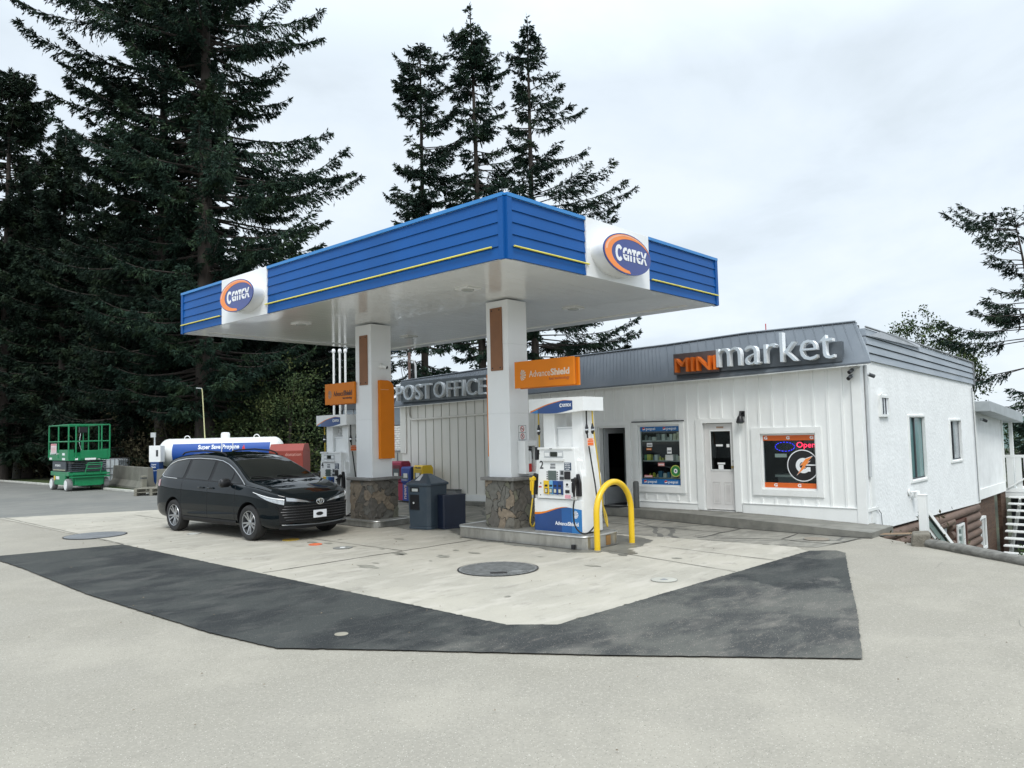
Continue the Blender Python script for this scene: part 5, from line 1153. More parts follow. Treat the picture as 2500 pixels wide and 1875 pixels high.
c.build('led_dashes', neon_b, t)
c = MB(); c.box(0.012, 0.02, -0.23, 0.23, -0.11, 0.11); c.build('backboard', black, t)
for y_, z_, wd, hh, m, lbl in ((6.72, 1.385, 0.25, 0.075, white_plastic, 'pale paper notice below the blue LED oval in the right window'),):
    t = thing('paper_notice', lbl, 'notice', (FX+0.06, y_, z_)); c = MB(); c.box(0, 0.002, -wd/2, wd/2, 0, hh); c.build('sheet', m, t)
t = thing('counter', 'white counter seen behind the right window', 'counter', (16.1, 6.5, 0.19)); c = MB(); c.box(0, 0.6, -0.6, 0.6, 0.75, 0.80); c.build('counter_top', white_plastic, t); c = MB(); c.box(0.03, 0.57, -0.55, 0.55, 0.0, 0.75); c.build('counter_base', midgrey, t)
# shelf window goods
for i, z_ in enumerate((1.77, 1.30, 0.90)):
    t = thing('window_shelf', ('white', 'white', 'white')[i]+' shelf in the left window, '+('the top one with pale boxes', 'the middle one with yellow and green packs', 'the lowest one by the round green sticker')[i], 'shelf', (FX+0.27, 9.62, z_))
    c = MB(); c.box(-0.15, 0.15, -0.56, 0.56, -0.012, 0); c.build('board', white_paint, t); c = MB(); c.box(-0.152, -0.15, -0.56, 0.56, -0.03, 0.0); c.build('price_rail', lightgrey, t)
gm = [mat('pack_'+n_, c_, 0.5) for n_, c_ in (('white', (0.85, 0.85, 0.83)), ('cream', (0.75, 0.7, 0.55)), ('yellow', (0.8, 0.75, 0.1)), ('green', (0.08, 0.3, 0.14)), ('blue', (0.06, 0.22, 0.4)), ('red', (0.45, 0.05, 0.05)), ('grey', (0.25, 0.27, 0.28)))]
rng = random.Random(11)
for i, (zs, n, cols, hs, gname) in enumerate(((1.77, 11, (0, 0, 1, 6), (0.07, 0.19), 'pale packages on the top window shelf'), (1.30, 11, (0, 2, 3, 4, 1), (0.06, 0.15), 'mixed packages on the middle window shelf'), (0.90, 12, (0, 2, 3, 4, 5, 1), (0.06, 0.15), 'small coloured packages on the bottom window shelf'))):
    y_ = 10.10
    for k in range(n):
        w_ = rng.uniform(0.05, 0.11); h_ = rng.uniform(*hs)
        if y_-w_ < 9.1: break
        kind = rng.random()
        c = MB()
        if kind < 0.6: c.box(-0.05, 0.05, -w_/2, w_/2, 0, h_)
        else: c.lathe([(w_*0.45, 0), (w_*0.45, h_*0.75), (w_*0.2, h_*0.88), (w_*0.2, h_), (0.001, h_)], (0, 0, 0), n=10)
        o = c.build('package', gm[rng.choice(cols)], None, bevel=0.003); o.location = (FX+0.17, y_-w_/2, zs)
        tag(o, ('small package standing on the top window shelf', 'small package standing on the middle window shelf', 'small package standing on the bottom window shelf')[i], 'package', gname)
        y_ -= w_+rng.uniform(0.005, 0.04)
def sticker(y_, z_, wd, hh, m, lbl, bar=None):
    t = thing('window_sticker', lbl, 'sticker', (FX+0.049, y_, z_)); c = MB(); c.box(0, 0.002, -wd/2, wd/2, 0, hh); c.build('sheet', m, t)
    if bar: c = MB(); c.box(-0.002, 0, -wd*0.4, wd*0.4, hh*0.3, hh*0.55); c.build('print', bar, t)
sticker(9.90, 1.62, 0.15, 0.09, white_plastic, 'white notice high on the left side of the shelf window', darkgrey)
sticker(9.92, 1.54, 0.14, 0.05, orange, 'orange and white sticker under the white notice in the shelf window', white_plastic)
sticker(9.60, 1.17, 0.17, 0.075, mat('pink_notice', (0.7, 0.3, 0.28), 0.5), 'pink notice in the lower middle of the shelf window', white_plastic)
sticker(9.96, 0.90, 0.22, 0.05, mat('pink_notice', (0.7, 0.3, 0.28)), 'pink and white strip sticker above the lower blue banner', white_plastic)
sticker(9.38, 1.30, 0.20, 0.13, mat('paper_grey', (0.55, 0.57, 0.55), 0.6), 'grey paper taped in the right half of the shelf window')
sticker(9.37, 1.46, 0.12, 0.14, white_plastic, 'small white figure shaped sticker in the right half of the shelf window', midgrey)
t = thing('round_sticker', 'round green and yellow sticker at the lower right of the shelf window', 'sticker', (FX+0.047, 9.22, 1.06))
c = MB(); on_plane(c, ell(0.135, 0.135, 36), (0, 0, 0), NX, 0, 0.001); c.build('rim', mat('lime_yellow', (0.5, 0.55, 0.1), 0.5), t)
c = MB(); on_plane(c, ell(0.115, 0.115, 36), (0, 0, 0), NX, 0.0015, 0.002); c.build('green_ring', mat('leaf_green', (0.03, 0.22, 0.05), 0.5), t)
c = MB(); on_plane(c, ell(0.05, 0.055, 24), (0, 0, 0), NX, 0.0025, 0.003); c.build('centre', white_plastic, t)
c = MB(); on_plane(c, ell(0.022, 0.022, 18), (0, 0, 0), NX, 0.0035, 0.004); c.build('dot', navy, t)
# wall fittings
t = thing('wall_lamp', 'black cone shaped floodlight on the wall right of the white door', 'wall lamp', (FX, 7.50, 2.30))
c = MB(); c.box(-0.04, 0, -0.06, 0.06, -0.04, 0.08); c.tube([(-0.03, 0, 0.04), (-0.11, 0, 0.05), (-0.13, 0, -0.02)], 0.025, 8); c.build('bracket', black, t, bevel=0.004)
c = MB(); c.lathe([(0.085, -0.17), (0.088, -0.15), (0.06, -0.06), (0.035, -0.02), (0.001, -0.02)], (-0.13, 0, 0), n=20); c.build('shade', black, t, smooth=40)
c = MB(); c.lathe([(0.08, -0.168), (0.06, -0.19), (0.001, -0.195)], (-0.13, 0, 0), n=20); c.build('lens', lcd, t, smooth=40)
cctv((15.42, 5.12, 3.10), (-0.6, 0.2, -0.1), 'upper dark bullet camera under the roof corner', 0.9, False); cctv((15.42, 5.16, 2.98), (-0.6, 0.1, -0.1), 'lower bullet camera under the roof corner', 0.9, False)
cctv((15.85, 5.03, 3.02), (0.5, -0.6, -0.05), 'pale bullet camera on the stucco side of the corner', 0.9, False)
cctv((25.6, 5.03, 2.1), (0.5, -0.6, -0.05), 'small dark camera on the white side extension', 1.0, False)
t = thing('side_light', 'white twin spot lamp low on the stucco wall', 'wall lamp', (18.3, 5.05, 0.52)); c = MB(); c.cyl((0, 0), 'y', 0.07, -0.03, 0, 14); c.tube([(0, -0.03, 0), (0.2, -0.1, 0)], 0.02, 8); c.build('bracket', white_plastic, t)
c = MB(); c.lathe([(0.07, -0.14), (0.075, -0.05), (0.05, 0.03), (0.001, 0.03)], (0.24, -0.1, 0), n=16); c.build('lamp_head', white_plastic, t, smooth=40)
t = thing('post_bollard', 'dark grey round bollard at the foot of the wall beside the entrance', 'bollard', (15.25, 10.12, 0.19)); c = MB(); c.lathe([(0.07, 0), (0.07, 0.60), (0.05, 0.63), (0.001, 0.64)], (0, 0, 0), n=16); c.build('post', mat('bollard_grey', (0.10, 0.105, 0.10), 0.6), t, smooth=40); c = MB(); c.lathe([(0.09, 0), (0.09, 0.012), (0.07, 0.014)], (0, 0, 0), n=16); c.build('collar', darkgrey, t)

# white side extension with its own little roof, deck and stairs
ext = thing('side_extension', 'white side extension on brown shingled base with overhanging grey fascia', 'building extension', (25.0, 5.1, 0))
el = Vector(ext.location)
def EB(): m = MB(); m.T = Matrix.Translation(-el); return m
c = EB(); c.box(25.06, 28.78, 5.10, 5.25, -0.12, 2.58); c.box(28.68, 28.82, 5.25, 9, -0.2, 2.4); c.build('wall', mat('ext_white', (0.78, 0.79, 0.78), 0.7, var=0.05, dirt=(0.6, 0.61, 0.6), dscale=1, damt=0.5, bump=0.2), ext)
c = EB(); c.box(25.04, 28.82, 5.07, 5.10, -0.19, 0.10); c.box(28.74, 28.84, 5.06, 5.10, 0.1, 2.2); c.box(25.0, 25.08, 5.05, 5.10, -0.25, 2.9); c.build('trim_board', white_paint, ext)
shing = mat('brown_shingle', (0.085, 0.048, 0.030), 0.85, var=0.3, nscale=5, bump=0.6, bscale=20, stretch=(1, 1, 4))
c = EB()
for i in range(12): c.box(25.0, 27.3, 5.14-0.004*(i % 2), 5.3, -0.2-0.19*(i+1)+0.008, -0.2-0.19*i)
for i in range(12): c.box(27.3+0.0, 27.4, 5.15, 6.4, -0.2-0.19*(i+1)+0.008, -0.2-0.19*i)
for i in range(12): c.box(27.42, 28.9, 5.75, 5.85, -0.2-0.19*(i+1)+0.008, -0.2-0.19*i)
for i in range(12): c.box(28.2, 28.95, 5.12, 5.22, -0.2-0.19*(i+1)+0.008, -0.2-0.19*i)
c.build('shingle_wall', shing, ext)
c = EB()
for q in ((24.95, 25.02, -1.60, -0.68), (25.62, 25.70, -1.60, -0.68), (25.02, 25.62, -0.74, -0.68), (25.02, 25.62, -1.60, -1.53), (25.30, 25.34, -1.53, -0.74)): c.box(q[0], q[1], 5.06, 5.14, q[2], q[3])
ew = c.build('window', white_paint, ext); c = EB(); c.box(25.02, 25.62, 5.10, 5.12, -1.53, -0.74); c.build('pane', mat('dark_pane', (0.05, 0.06, 0.07)), ew)
fgm = mat('fascia_grey', (0.36, 0.39, 0.40), 0.6, var=0.08, dirt=(0.5, 0.52, 0.53), damt=0.6)
c = EB(); c.hexa([(25.05, 4.67, 2.33), (29.9, 4.67, 1.98), (29.9, 9, 1.98), (25.05, 9, 2.33)], [(25.05, 4.67, 2.62), (29.9, 4.67, 2.30), (29.9, 9, 2.30), (25.05, 9, 2.62)]); c.build('roof_slab', fgm, ext, bevel=0.01)
dk = thing('deck', 'white railed timber deck at the far right behind the shop', 'deck', (29.2, 5.1, -0.2)); dl = Vector(dk.location)
def DB(): m = MB(); m.T = Matrix.Translation(-dl); return m
c = DB(); c.box(29.1, 32, 2.6, 5.3, -0.42, -0.25); c.build('platform', white_paint, dk)
c = DB(); c.box(29.1, 29.16, 2.6, 5.16, 0.86, 0.95); c.box(29.08, 29.16, 2.6, 5.16, -0.24, -0.12); c.build('rail', white_paint, dk)
for i in range(9):
    c = DB(); yb = 5.10-0.235*i; c.box(29.11, 29.14, yb-0.20, yb-0.03, -0.12, 0.86)
    if i < 8: c.build('baluster_board', white_paint, dk)
c = DB(); c.tube([(29.07, 5.05, -0.12), (29.07, 4.3, 0.40)], 0.03, 6); c.build('brace', white_paint, dk)
c = DB(); c.box(29.5, 29.6, 4.92, 5.02, -0.24, 2.0); c.build('post', white_paint, dk)
c = DB(); c.box(29.6, 31.5, 5.0, 5.1, -2.4, -0.45); c.box(31.5, 31.6, 3.0, 5.1, -2.4, -0.45); c.build('under_skirt', dark_in, dk)
stt = thing('stairs', 'white open timber stairs descending from the deck at the far right', 'stairs', (28.0, 4.6, -2.2)); sl2 = Vector(stt.location)
for i in range(10):
    c = MB(); c.T = Matrix.Translation(-sl2); x_ = 28.95-0.26*i; z_ = -0.36-0.185*i; yl = 5.0-0.016*i; c.box(x_-0.27, x_, 3.4, yl, z_-0.045, z_); c.build('tread', white_paint, stt, bevel=0.004)
c = MB(); c.T = Matrix.Translation(-sl2); c.prism([(29.05, -0.42), (29.05, -0.65), (26.6, -2.40), (26.3, -2.40), (26.3, -2.33)], 'y', 4.72, 4.78); c.build('stringer', white_paint, stt)

# ------------------------------------------------------------------ minivan
def make_van(loc, rz):
    t = thing('minivan', 'black minivan with chrome window line parked facing the far pump', 'minivan', loc, rz)
    paint = mat('car_paint', (0.003, 0.006, 0.008), 0.6, metal=0.0, var=0.1, coat=0.75, spec=0.0)
    paint.node_tree.nodes['Principled BSDF'].inputs['Coat Roughness'].default_value = 0.015
    trim = mat('car_trim', (0.008, 0.008, 0.009), 0.5, spec=0.25); gls = mat('car_glass', (0.004, 0.006, 0.006), 0.03, coat=0.0, var=0.0, spec=0.35); gls.node_tree.nodes['Principled BSDF'].inputs['Coat Roughness'].default_value = 0.0
    lampm = mat('lamp_glass', (0.42, 0.45, 0.48), 0.08, coat=1.0, var=0.2, nscale=25)
    # station tables (local x: +front). origin on the ground midway between the axles
    XF, XA = 1.53, -1.53
    X = [2.50, 2.47, 2.40, 2.28, 2.12, 1.85, 1.50, 1.27, 1.00, 0.70, 0.42, 0.15, -0.30, -0.85, -1.45, -1.95, -2.25, -2.42, -2.54, -2.62, -2.66]
    tab = {
     'w':  [(2.50, .34), (2.47, .52), (2.40, .70), (2.28, .84), (2.12, .925), (1.85, .975), (1.5, .99), (0.5, .995), (-1.4, .995), (-1.95, .985), (-2.25, .955), (-2.42, .92), (-2.54, .87), (-2.62, .80), (-2.66, .60)],
     'zb': [(2.50, .34), (2.40, .26), (2.2, .23), (1.5, .24), (-1.5, .25), (-2.3, .27), (-2.55, .33), (-2.66, .42)],
     'zs': [(2.50, .74), (2.47, .80), (2.40, .86), (2.28, .91), (2.12, .955), (1.85, 1.005), (1.5, 1.045), (1.0, 1.06), (0.0, 1.085), (-1.4, 1.12), (-2.1, 1.15), (-2.42, 1.14), (-2.54, 1.08), (-2.62, 1.0), (-2.66, .85)],
     'zt': [(2.50, .76), (2.47, .83), (2.40, .91), (2.28, .97), (2.12, 1.02), (1.85, 1.085), (1.5, 1.14), (1.27, 1.18), (1.0, 1.325), (0.7, 1.475), (0.42, 1.60), (0.15, 1.675), (-.3, 1.715), (-.85, 1.735), (-1.45, 1.715), (-1.95, 1.67), (-2.25, 1.62), (-2.42, 1.55), (-2.54, 1.27), (-2.62, 1.05), (-2.66, .88)],
     'wr': [(2.50, .20), (2.47, .36), (2.40, .52), (2.28, .64), (2.12, .72), (1.85, .79), (1.5, .83), (1.27, .84), (1.0, .79), (0.7, .735), (0.42, .695), (0.15, .675), (-.3, .67), (-1.45, .665), (-1.95, .65), (-2.25, .63), (-2.42, .61), (-2.54, .64), (-2.62, .60), (-2.66, .45)]}
    def T(k, x): 
        a = tab[k]; return float(np.interp(x, [q[0] for q in a][::-1], [q[1] for q in a][::-1]))
    def section(x):
        w_, zb, zs, zt, wr = (T(k, x) for k in ('w', 'zb', 'zs', 'zt', 'wr'))
        h = zs-zb; g = zt-zs
        return [(0, zb+0.0), (.75*w_, zb), (.93*w_, zb+.05), (.985*w_, zb+.16*h/0.8), (w_, zb+.42*h), (.992*w_, zb+.70*h), (.985*w_, zb+.85*h), (.955*w_, zs), (.955*w_-.25*(.955*w_-wr)-.012, zs+.22*g), (wr+.42*(.955*w_-wr), zs+.52*g), (wr+.12*(.955*w_-wr), zs+.82*g), (wr-.03, zs+.935*g), (wr-.14, zt-.02*min(1, g*3)), (.45*wr, zt-.004), (0, zt)]
    def sub(vals, n):
        out_ = []
        for i in range(len(vals)-1):
            for k in range(n): out_.append(vals[i]+(vals[i+1]-vals[i])*k/n)
        return out_+[vals[-1]]
    XS = sub(X, 3)
    def smooth_sec(x):
        """average of neighbours removes the kinks of the linear tables"""
        S0 = [section(max(-2.66, min(2.5, x+d))) for d in (-0.09, -0.045, 0, 0.045, 0.09)] if -2.5 < x < 2.35 else [section(x)]
        return [(sum(s[i][0] for s in S0)/len(S0), sum(s[i][1] for s in S0)/len(S0)) for i in range(15)]
    def cr_section(x, n=3):
        P = smooth_sec(x); Q = []
        for i in range(14):
            p0, p1, p2, p3 = P[max(0, i-1)], P[i], P[i+1], P[min(14, i+2)]
            for k in range(n):
                u = k/n; Q.append(tuple(0.5*((2*p1[j])+(p2[j]-p0[j])*u+(2*p0[j]-5*p1[j]+4*p2[j]-p3[j])*u*u+(3*p1[j]-p0[j]-3*p2[j]+p3[j])*u**3) for j in (0, 1)))
        return Q+[P[-1]]
    c = MB(); rows = []
    for x in XS:
        q = cr_section(x); rows.append([(x, -y, z) for y, z in q[::-1]]+[(x, y, z) for y, z in q[1:]])
    nc = len(rows[0])
    vs = [p for r in rows for p in r[:-1]]; m_ = nc-1   # closed loop: last point equals first (bottom centre)
    # rows start at top centre (-y side) ... bottom centre ... top centre; drop duplicate last
    fs = [(i*m_+j, i*m_+(j+1) % m_, (i+1)*m_+(j+1) % m_, (i+1)*m_+j) for i in range(len(rows)-1) for j in range(m_)]
    fs += [tuple(range(m_)), tuple(range((len(rows)-1)*m_, len(rows)*m_))[::-1]]
    c.add(vs, fs)
    body = c.build('body', [paint, trim], t, smooth=50)
    bm_ = bmesh.new(); bm_.from_mesh(body.data); bmesh.ops.remove_doubles(bm_, verts=bm_.verts, dist=1e-5); bmesh.ops.recalc_face_normals(bm_, faces=bm_.faces); bm_.to_mesh(body.data); bm_.free()
    # wheel arches cut out
    cut = MB()
    for x in (XF, XA):
        for s_ in (1, -1): cut.cyl((x, 0.36), 'y', 0.405, s_*0.64, s_*1.2, 40)
    co = cut.build('cut', [trim], t)
    co.data.materials.clear(); co.data.materials.append(trim)
    md = body.modifiers.new('b', 'BOOLEAN'); md.operation = 'DIFFERENCE'; md.object = co; md.solver = 'EXACT'
    try: md.material_mode = 'TRANSFER'
    except Exception: pass
    dg = bpy.context.evaluated_depsgraph_get(); dg.update()
    me = bpy.data.meshes.new_from_object(body.evaluated_get(dg)); body.modifiers.clear(); body.data = me
    bpy.data.objects.remove(co)
    me.polygons.foreach_set('use_smooth', [True]*len(me.polygons))
    try: me.set_sharp_from_angle(angle=R_(32))
    except Exception: pass
    # surface lookups
    def sideY(x, z):
        q = cr_section(x)[3:]; q = q[:max(range(len(q)), key=lambda i: q[i][1])+1]
        return float(np.interp(z, [p[1] for p in q], [p[0] for p in q]))
    def topZ(x, y):
        q = cr_section(x)[21:]; q = q[::-1]
        return float(np.interp(abs(y), [p[0] for p in q], [p[1] for p in q]))
    def side_patch(name, m, xs, lo, up, off, n=6, parent=t, both=True):
        for s_ in ((-1, 1) if both else (-1,)):
            c = MB(); rows = []
            for x in xs:
                a, b = lo(x), up(x); rows.append([(x, s_*(sideY(x, a+(b-a)*k/n)+off), a+(b-a)*k/n) for k in range(n+1)])
            c.grid(rows); c.build(name, m, parent, smooth=60)
    L_ = lambda pts: (lambda x: float(np.interp(x, [p[0] for p in sorted(pts)], [p[1] for p in sorted(pts)])))
    belt = L_([(1.30, 1.085), (0.8, 1.10), (0, 1.13), (-1.4, 1.165), (-2.05, 1.19), (-2.36, 1.22)])
    arch_ = L_([(1.30, 1.09), (1.16, 1.165), (0.95, 1.27), (0.7, 1.385), (0.42, 1.49), (0.15, 1.555), (-.2, 1.59), (-.85, 1.61), (-1.45, 1.595), (-1.85, 1.555), (-2.1, 1.49), (-2.25, 1.40), (-2.33, 1.30), (-2.36, 1.225)])
    side_patch('pillar_trim', trim, sub([1.29, 1.1, .9, .6, .3, 0, -.5, -1, -1.5, -1.9, -2.1, -2.25, -2.35], 2), belt, arch_, 0.003, 8)
    ins_lo = lambda x: belt(x)+0.02; ins_up = lambda x: max(belt(x)+0.022, arch_(x)-0.028)
    for a, b in ((1.16, 0.80), (0.74, -0.02), (-0.14, -1.12), (-1.24, -2.28)):
        side_patch('side_window', gls, [a+(b-a)*i/12 for i in range(13)], ins_lo, ins_up, 0.008, 8)
    # chrome outline
    for s_ in (-1, 1):
        pts = []; xs_ = sub([1.30, 1.16, .95, .7, .42, .15, -.2, -.85, -1.45, -1.85, -2.1, -2.25, -2.33, -2.36], 3)
        for x in xs_: pts.append((x, s_*(sideY(x, arch_(x))+0.007), arch_(x)))
        c = MB(); c.tube(pts, 0.011, 6); 
        pts = []
        for x in xs_[::-1]: 
            if x < 1.28: pts.append((x, s_*(sideY(x, belt(x))+0.007), belt(x)))
        c2 = MB(); c2.tube([p for p in pts if p[0] < -1.3], 0.010, 6); c.v_off = len(c.v); c.add(c2.v, c2.f)
        c.build('chrome_line', chrome, t, smooth=True)
    # windscreen and rear glass over the upper surface
    def top_patch(name, m, xs, hw, off, n=14):
        c = MB(); rows = []
        for x in xs:
            W = hw(x); rows.append([(x, W*(2*k/n-1), topZ(x, W*(2*k/n-1))+off) for k in range(n+1)])
        c.grid(rows); return c.build(name, m, t, smooth=60)
    ws = [1.27-0.045*i for i in range(19)]
    top_patch('windscreen', gls, ws, lambda x: T('wr', x)-0.075, 0.008)
    top_patch('roof_glass', mat('roof_black', (0.004, 0.004, 0.005), 0.06, coat=1.0), [0.40-0.1*i for i in range(11)], lambda x: 0.50, 0.006)
    top_patch('cowl', trim, [1.36, 1.33, 1.30, 1.275], lambda x: 0.76, 0.007)
    c = MB(); c.box(0.80, 0.83, 0.1, 0.16, 1.37, 1.40)
    for y0 in (0.35, -0.25): c.tube([(1.30, y0, 1.185), (1.22, y0-0.3, 1.235), (1.20, y0-0.45, 1.235)], 0.010, 6)
    c.build('wiper', trim, t)
    # roof rails
    for s_ in (-1, 1):
        c = MB(); P = [(0.10, s_*.615, 1.66), (0.0, s_*.615, 1.71), (-.2, s_*.615, 1.745), (-.85, s_*.61, 1.775), (-1.5, s_*.60, 1.755), (-1.75, s_*.60, 1.73), (-1.85, s_*.60, 1.68)]
        c.tube(P, 0.018, 8); c.build('roof_rail', trim, t, smooth=True)
    # seams
    for x, z0, z1 in ((1.02, 0.36, 1.06), (0.0-0.06, 0.36, 1.1), (-1.18, 0.55, 1.14)):
        xs = []; 
        for s_ in (-1, 1):
            c = MB(); pts = [(x - (0.25*max(0, (0.62-z0-(z1-z0)*k/14))*2 if x < -1 else 0), 0, z0+(z1-z0)*k/14) for k in range(15)]
            c.tube([(a, s_*(sideY(a, z)+0.001), z) for a, _, z in pts], 0.004, 4); c.build('door_seam', black, t)
    for x in (0.22-0.12, -0.30):
        for s_ in (-1, 1):
            c = MB(); z = 1.0; c.tube([(x+.10, s_*(sideY(x+.10, z)+.01), z), (x+.07, s_*(sideY(x+.07, z)+.032), z+.006), (x-.07, s_*(sideY(x-.07, z)+.032), z+.006), (x-.10, s_*(sideY(x-.1, z)+.01), z)], 0.017, 8); c.build('door_handle', paint, t, smooth=True)
    # sill strip
    for s_ in (-1, 1):
        c = MB(); rows = [[(x, s_*(sideY(x, .32)+.012), .27), (x, s_*(sideY(x, .36)+.014), .33), (x, s_*(sideY(x, .40)+.004), .37)] for x in [1.08-0.1*i for i in range(23)]]
        c.grid(rows); c.build('sill', trim, t)
    # mirrors
    for s_ in (-1, 1):
        c = MB(); yb = s_*0.94; c.tube([(0.84, yb*0.95, 1.09), (0.83, s_*1.02, 1.10)], 0.03, 8)
        c.lathe([(0.001, -0.115), (0.075, -0.112), (0.098, -0.08), (0.098, 0.07), (0.075, 0.105), (0.001, 0.11)], (0, 0, 0), 'y', 18)
        k = len(c.v)-18*6
        for i in range(k, len(c.v)): x, y, z = c.v[i]; c.v[i] = ((x*0.75+0.05*(y*s_))+0.83, y+s_*1.08, z*0.92+1.13)
        c.build('mirror', black, t, smooth=60)
    # front face: grille, bars, plate, emblem, lights
    def fx(y, z):
        """front plan curve at height z"""
        ys_ = [section(x)[4][0] for x in X[:7]]
        return float(np.interp(abs(y), ys_, X[:7]))
    def front_patch(name, m, ys, lo, up, off, n=5, parent=t, lean=0.0):
        c = MB(); rows = []
        for y in ys:
            a, b = lo(y), up(y); rows.append([(fx(y, 0)+off - lean*((a+(b-a)*k/n)-0.5), y, a+(b-a)*k/n) for k in range(n+1)])
        c.grid(rows); return c.build(name, m, parent, smooth=50)
    ys = [-.80+1.6*i/40 for i in range(41)]
    g1_ = front_patch('grille', trim, ys, lambda y: 0.36+0.02*abs(y), lambda y: 0.715-0.03*abs(y)**2, 0.014)
    for i in range(6):
        z = 0.42+0.052*i; W = 0.78-0.05*abs(i-3)*0.5
        c = MB(); c.tube([(fx(y, z)+0.022, y, z) for y in [-W+2*W*k/24 for k in range(25)]], 0.009, 6); c.build('grille_bar', mat('grille_bar', (0.018, 0.018, 0.02), 0.35), g1_, smooth=True)
    c = MB(); W = 0.76; c.tube([(fx(y, .3)+0.018, y, .33-0.03*(1-abs(y)/W)) for y in [-W+2*W*k/24 for k in range(25)]], 0.012, 6); c.build('bumper_trim', mat('bumper_trim', (0.10, 0.11, 0.12), 0.3), t, smooth=True)
    front_patch('lower_bumper', trim, ys, lambda y: 0.245, lambda y: 0.30, 0.015, 2)
    # headlights wrap round the corner
    for s_ in (-1, 1):
        c = MB(); rows = []
        for k in range(17):
            u = k/16; x = 2.38-0.60*u; up = 0.805+0.135*u; lo = up-0.085*(1-u)**0.8-0.006; n = 5
            rows.append([(x+0.006*(1-u), s_*(min(sideY(x, lo+(up-lo)*q/n), 0.99)+0.010), lo+(up-lo)*q/n) for q in range(n+1)])
        c.grid(rows); hlp = c.build('headlight', lampm, t, smooth=60)
        c = MB(); P = []
        for k in range(17):
            u = k/16; x = 2.38-0.70*u; z = 0.815+0.145*u; P.append((x+0.012, s_*(sideY(x, z)+0.014), z))
        c.tube(P, [0.012-0.006*k/16 for k in range(17)], 6); c.build('light_bar', mat('drl_white', (0.85, 0.87, 0.88), 0.2, var=0.0), hlp, smooth=True)
        # chrome wing from the lamp down to the badge
        c = MB(); rows = []
        for k in range(13):
            u = k/12; y = 0.70-0.50*u; zc = 0.825-0.085*u**1.2; th = 0.030*(1-u)**0.8+0.006
            rows.append([(fx(y, zc)+0.03-0.02*u, s_*y, zc-th), (fx(y, zc)+0.012-0.02*u, s_*y, zc+th)])
        c.grid(rows); c.build('chrome_wing', mat('soft_chrome', (0.5, 0.51, 0.52), 0.25, metal=0.8), t, smooth=40)
        c = MB(); rows = []
        for k in range(9):
            u = k/8; x = -2.22-0.38*u; z0, z1 = 0.98, 1.10+0.04*(1-u); rows.append([(x, s_*(sideY(x, z)+0.008), z) for z in (z0, (z0+z1)/2, z1)])
        c.grid(rows); c.build('tail_light', mat('tail_red', (0.25, 0.02, 0.02), 0.1, coat=1.0), t, smooth=60)
        # bumper crease line
        c = MB(); c.tube([(2.44, s_*0.60, 0.46), (2.36, s_*0.76, 0.58), (2.27, s_*0.85, 0.70)], 0.008, 6); c.build('bumper_crease', trim, t, smooth=True)
    c = MB()
    def ringx(a, b, r, yc=0, zc=0.745, xo=2.545): 
        P = [(xo, yc+a*math.cos(2*math.pi*k/24), zc+b*math.sin(2*math.pi*k/24)) for k in range(25)]; c.tube(P, r, 6)
    ringx(0.085, 0.055, 0.009); ringx(0.05, 0.022, 0.006, 0, 0.765); ringx(0.022, 0.05, 0.006, 0, 0.748); c.build('emblem', chrome, t, smooth=True)
    c = MB(); c.box(2.53, 2.545, -0.155, 0.155, 0.425, 0.575); pl = c.build('licence_plate', mat('plate_white', (0.72, 0.74, 0.78), 0.4), t, bevel=0.004)
    c = MB(); c.prism([(0.085*math.cos(2*math.pi*k/24)-0.015, 0.5+0.036*math.sin(2*math.pi*k/24)) for k in range(24)], 'x', 2.545, 2.547); c.build('plate_smudge', black, pl)
    # wheels
    whl = None
    for i, (x, s_) in enumerate(((XF, 1), (XF, -1), (XA, 1), (XA, -1))):
        wv = MB(); wv.lathe([(0.20, -0.11), (0.29, -0.118), (0.335, -0.105), (0.352, -0.06), (0.354, 0.06), (0.335, 0.105), (0.29, 0.118), (0.235, 0.10), (0.20, 0.09)], (0, 0, 0), 'y', 40, cap=False)
        wo = wv.build('wheel', rubber, t, smooth=40); wo.location = (x, s_*0.865, 0.354)
        if s_ < 0: wo.rotation_euler = (0, 0, math.pi)
        rm = MB(); rm.lathe([(0.236, 0.10), (0.228, 0.108), (0.218, 0.10), (0.205, 0.03), (0.19, 0.0), (0.001, 0.0)], (0, 0, 0), 'y', 40, cap=False)
        ro = rm.build('rim_barrel', darkgrey, wo, smooth=30)
        sp = MB(); alloy = mat('alloy', (0.42, 0.43, 0.44), 0.3, metal=0.8, var=0.08)
        for k in range(10):
            a = 2*math.pi*k/10 + (0.10 if k % 2 else -0.10)
            ca, sa = math.cos(a), math.sin(a)
            def P(r, w2, h): return (r*ca-w2*sa, h, r*sa+w2*ca)
            sp.add([P(0.04, -.018, .075), P(0.04, .018, .075), P(0.222, .014, .10), P(0.222, -.014, .10), P(0.04, -.022, .04), P(0.04, .022, .04), P(0.222, .017, .07), P(0.222, -.017, .07)], [(0, 1, 2, 3), (0, 4, 5, 1), (1, 5, 6, 2), (3, 2, 6, 7), (0, 3, 7, 4)])
        sp.lathe([(0.055, 0.05), (0.055, 0.08), (0.035, 0.09), (0.001, 0.09)], (0, 0, 0), 'y', 20); sp.lathe([(0.237, 0.099), (0.232, 0.110), (0.222, 0.106), (0.218, 0.092)], (0, 0, 0), 'y', 40, cap=False)
        sp.build('alloy_spokes', alloy, wo, smooth=25)
    return t
make_van((8.57, 15.80, 0.008), R_(-87.2))

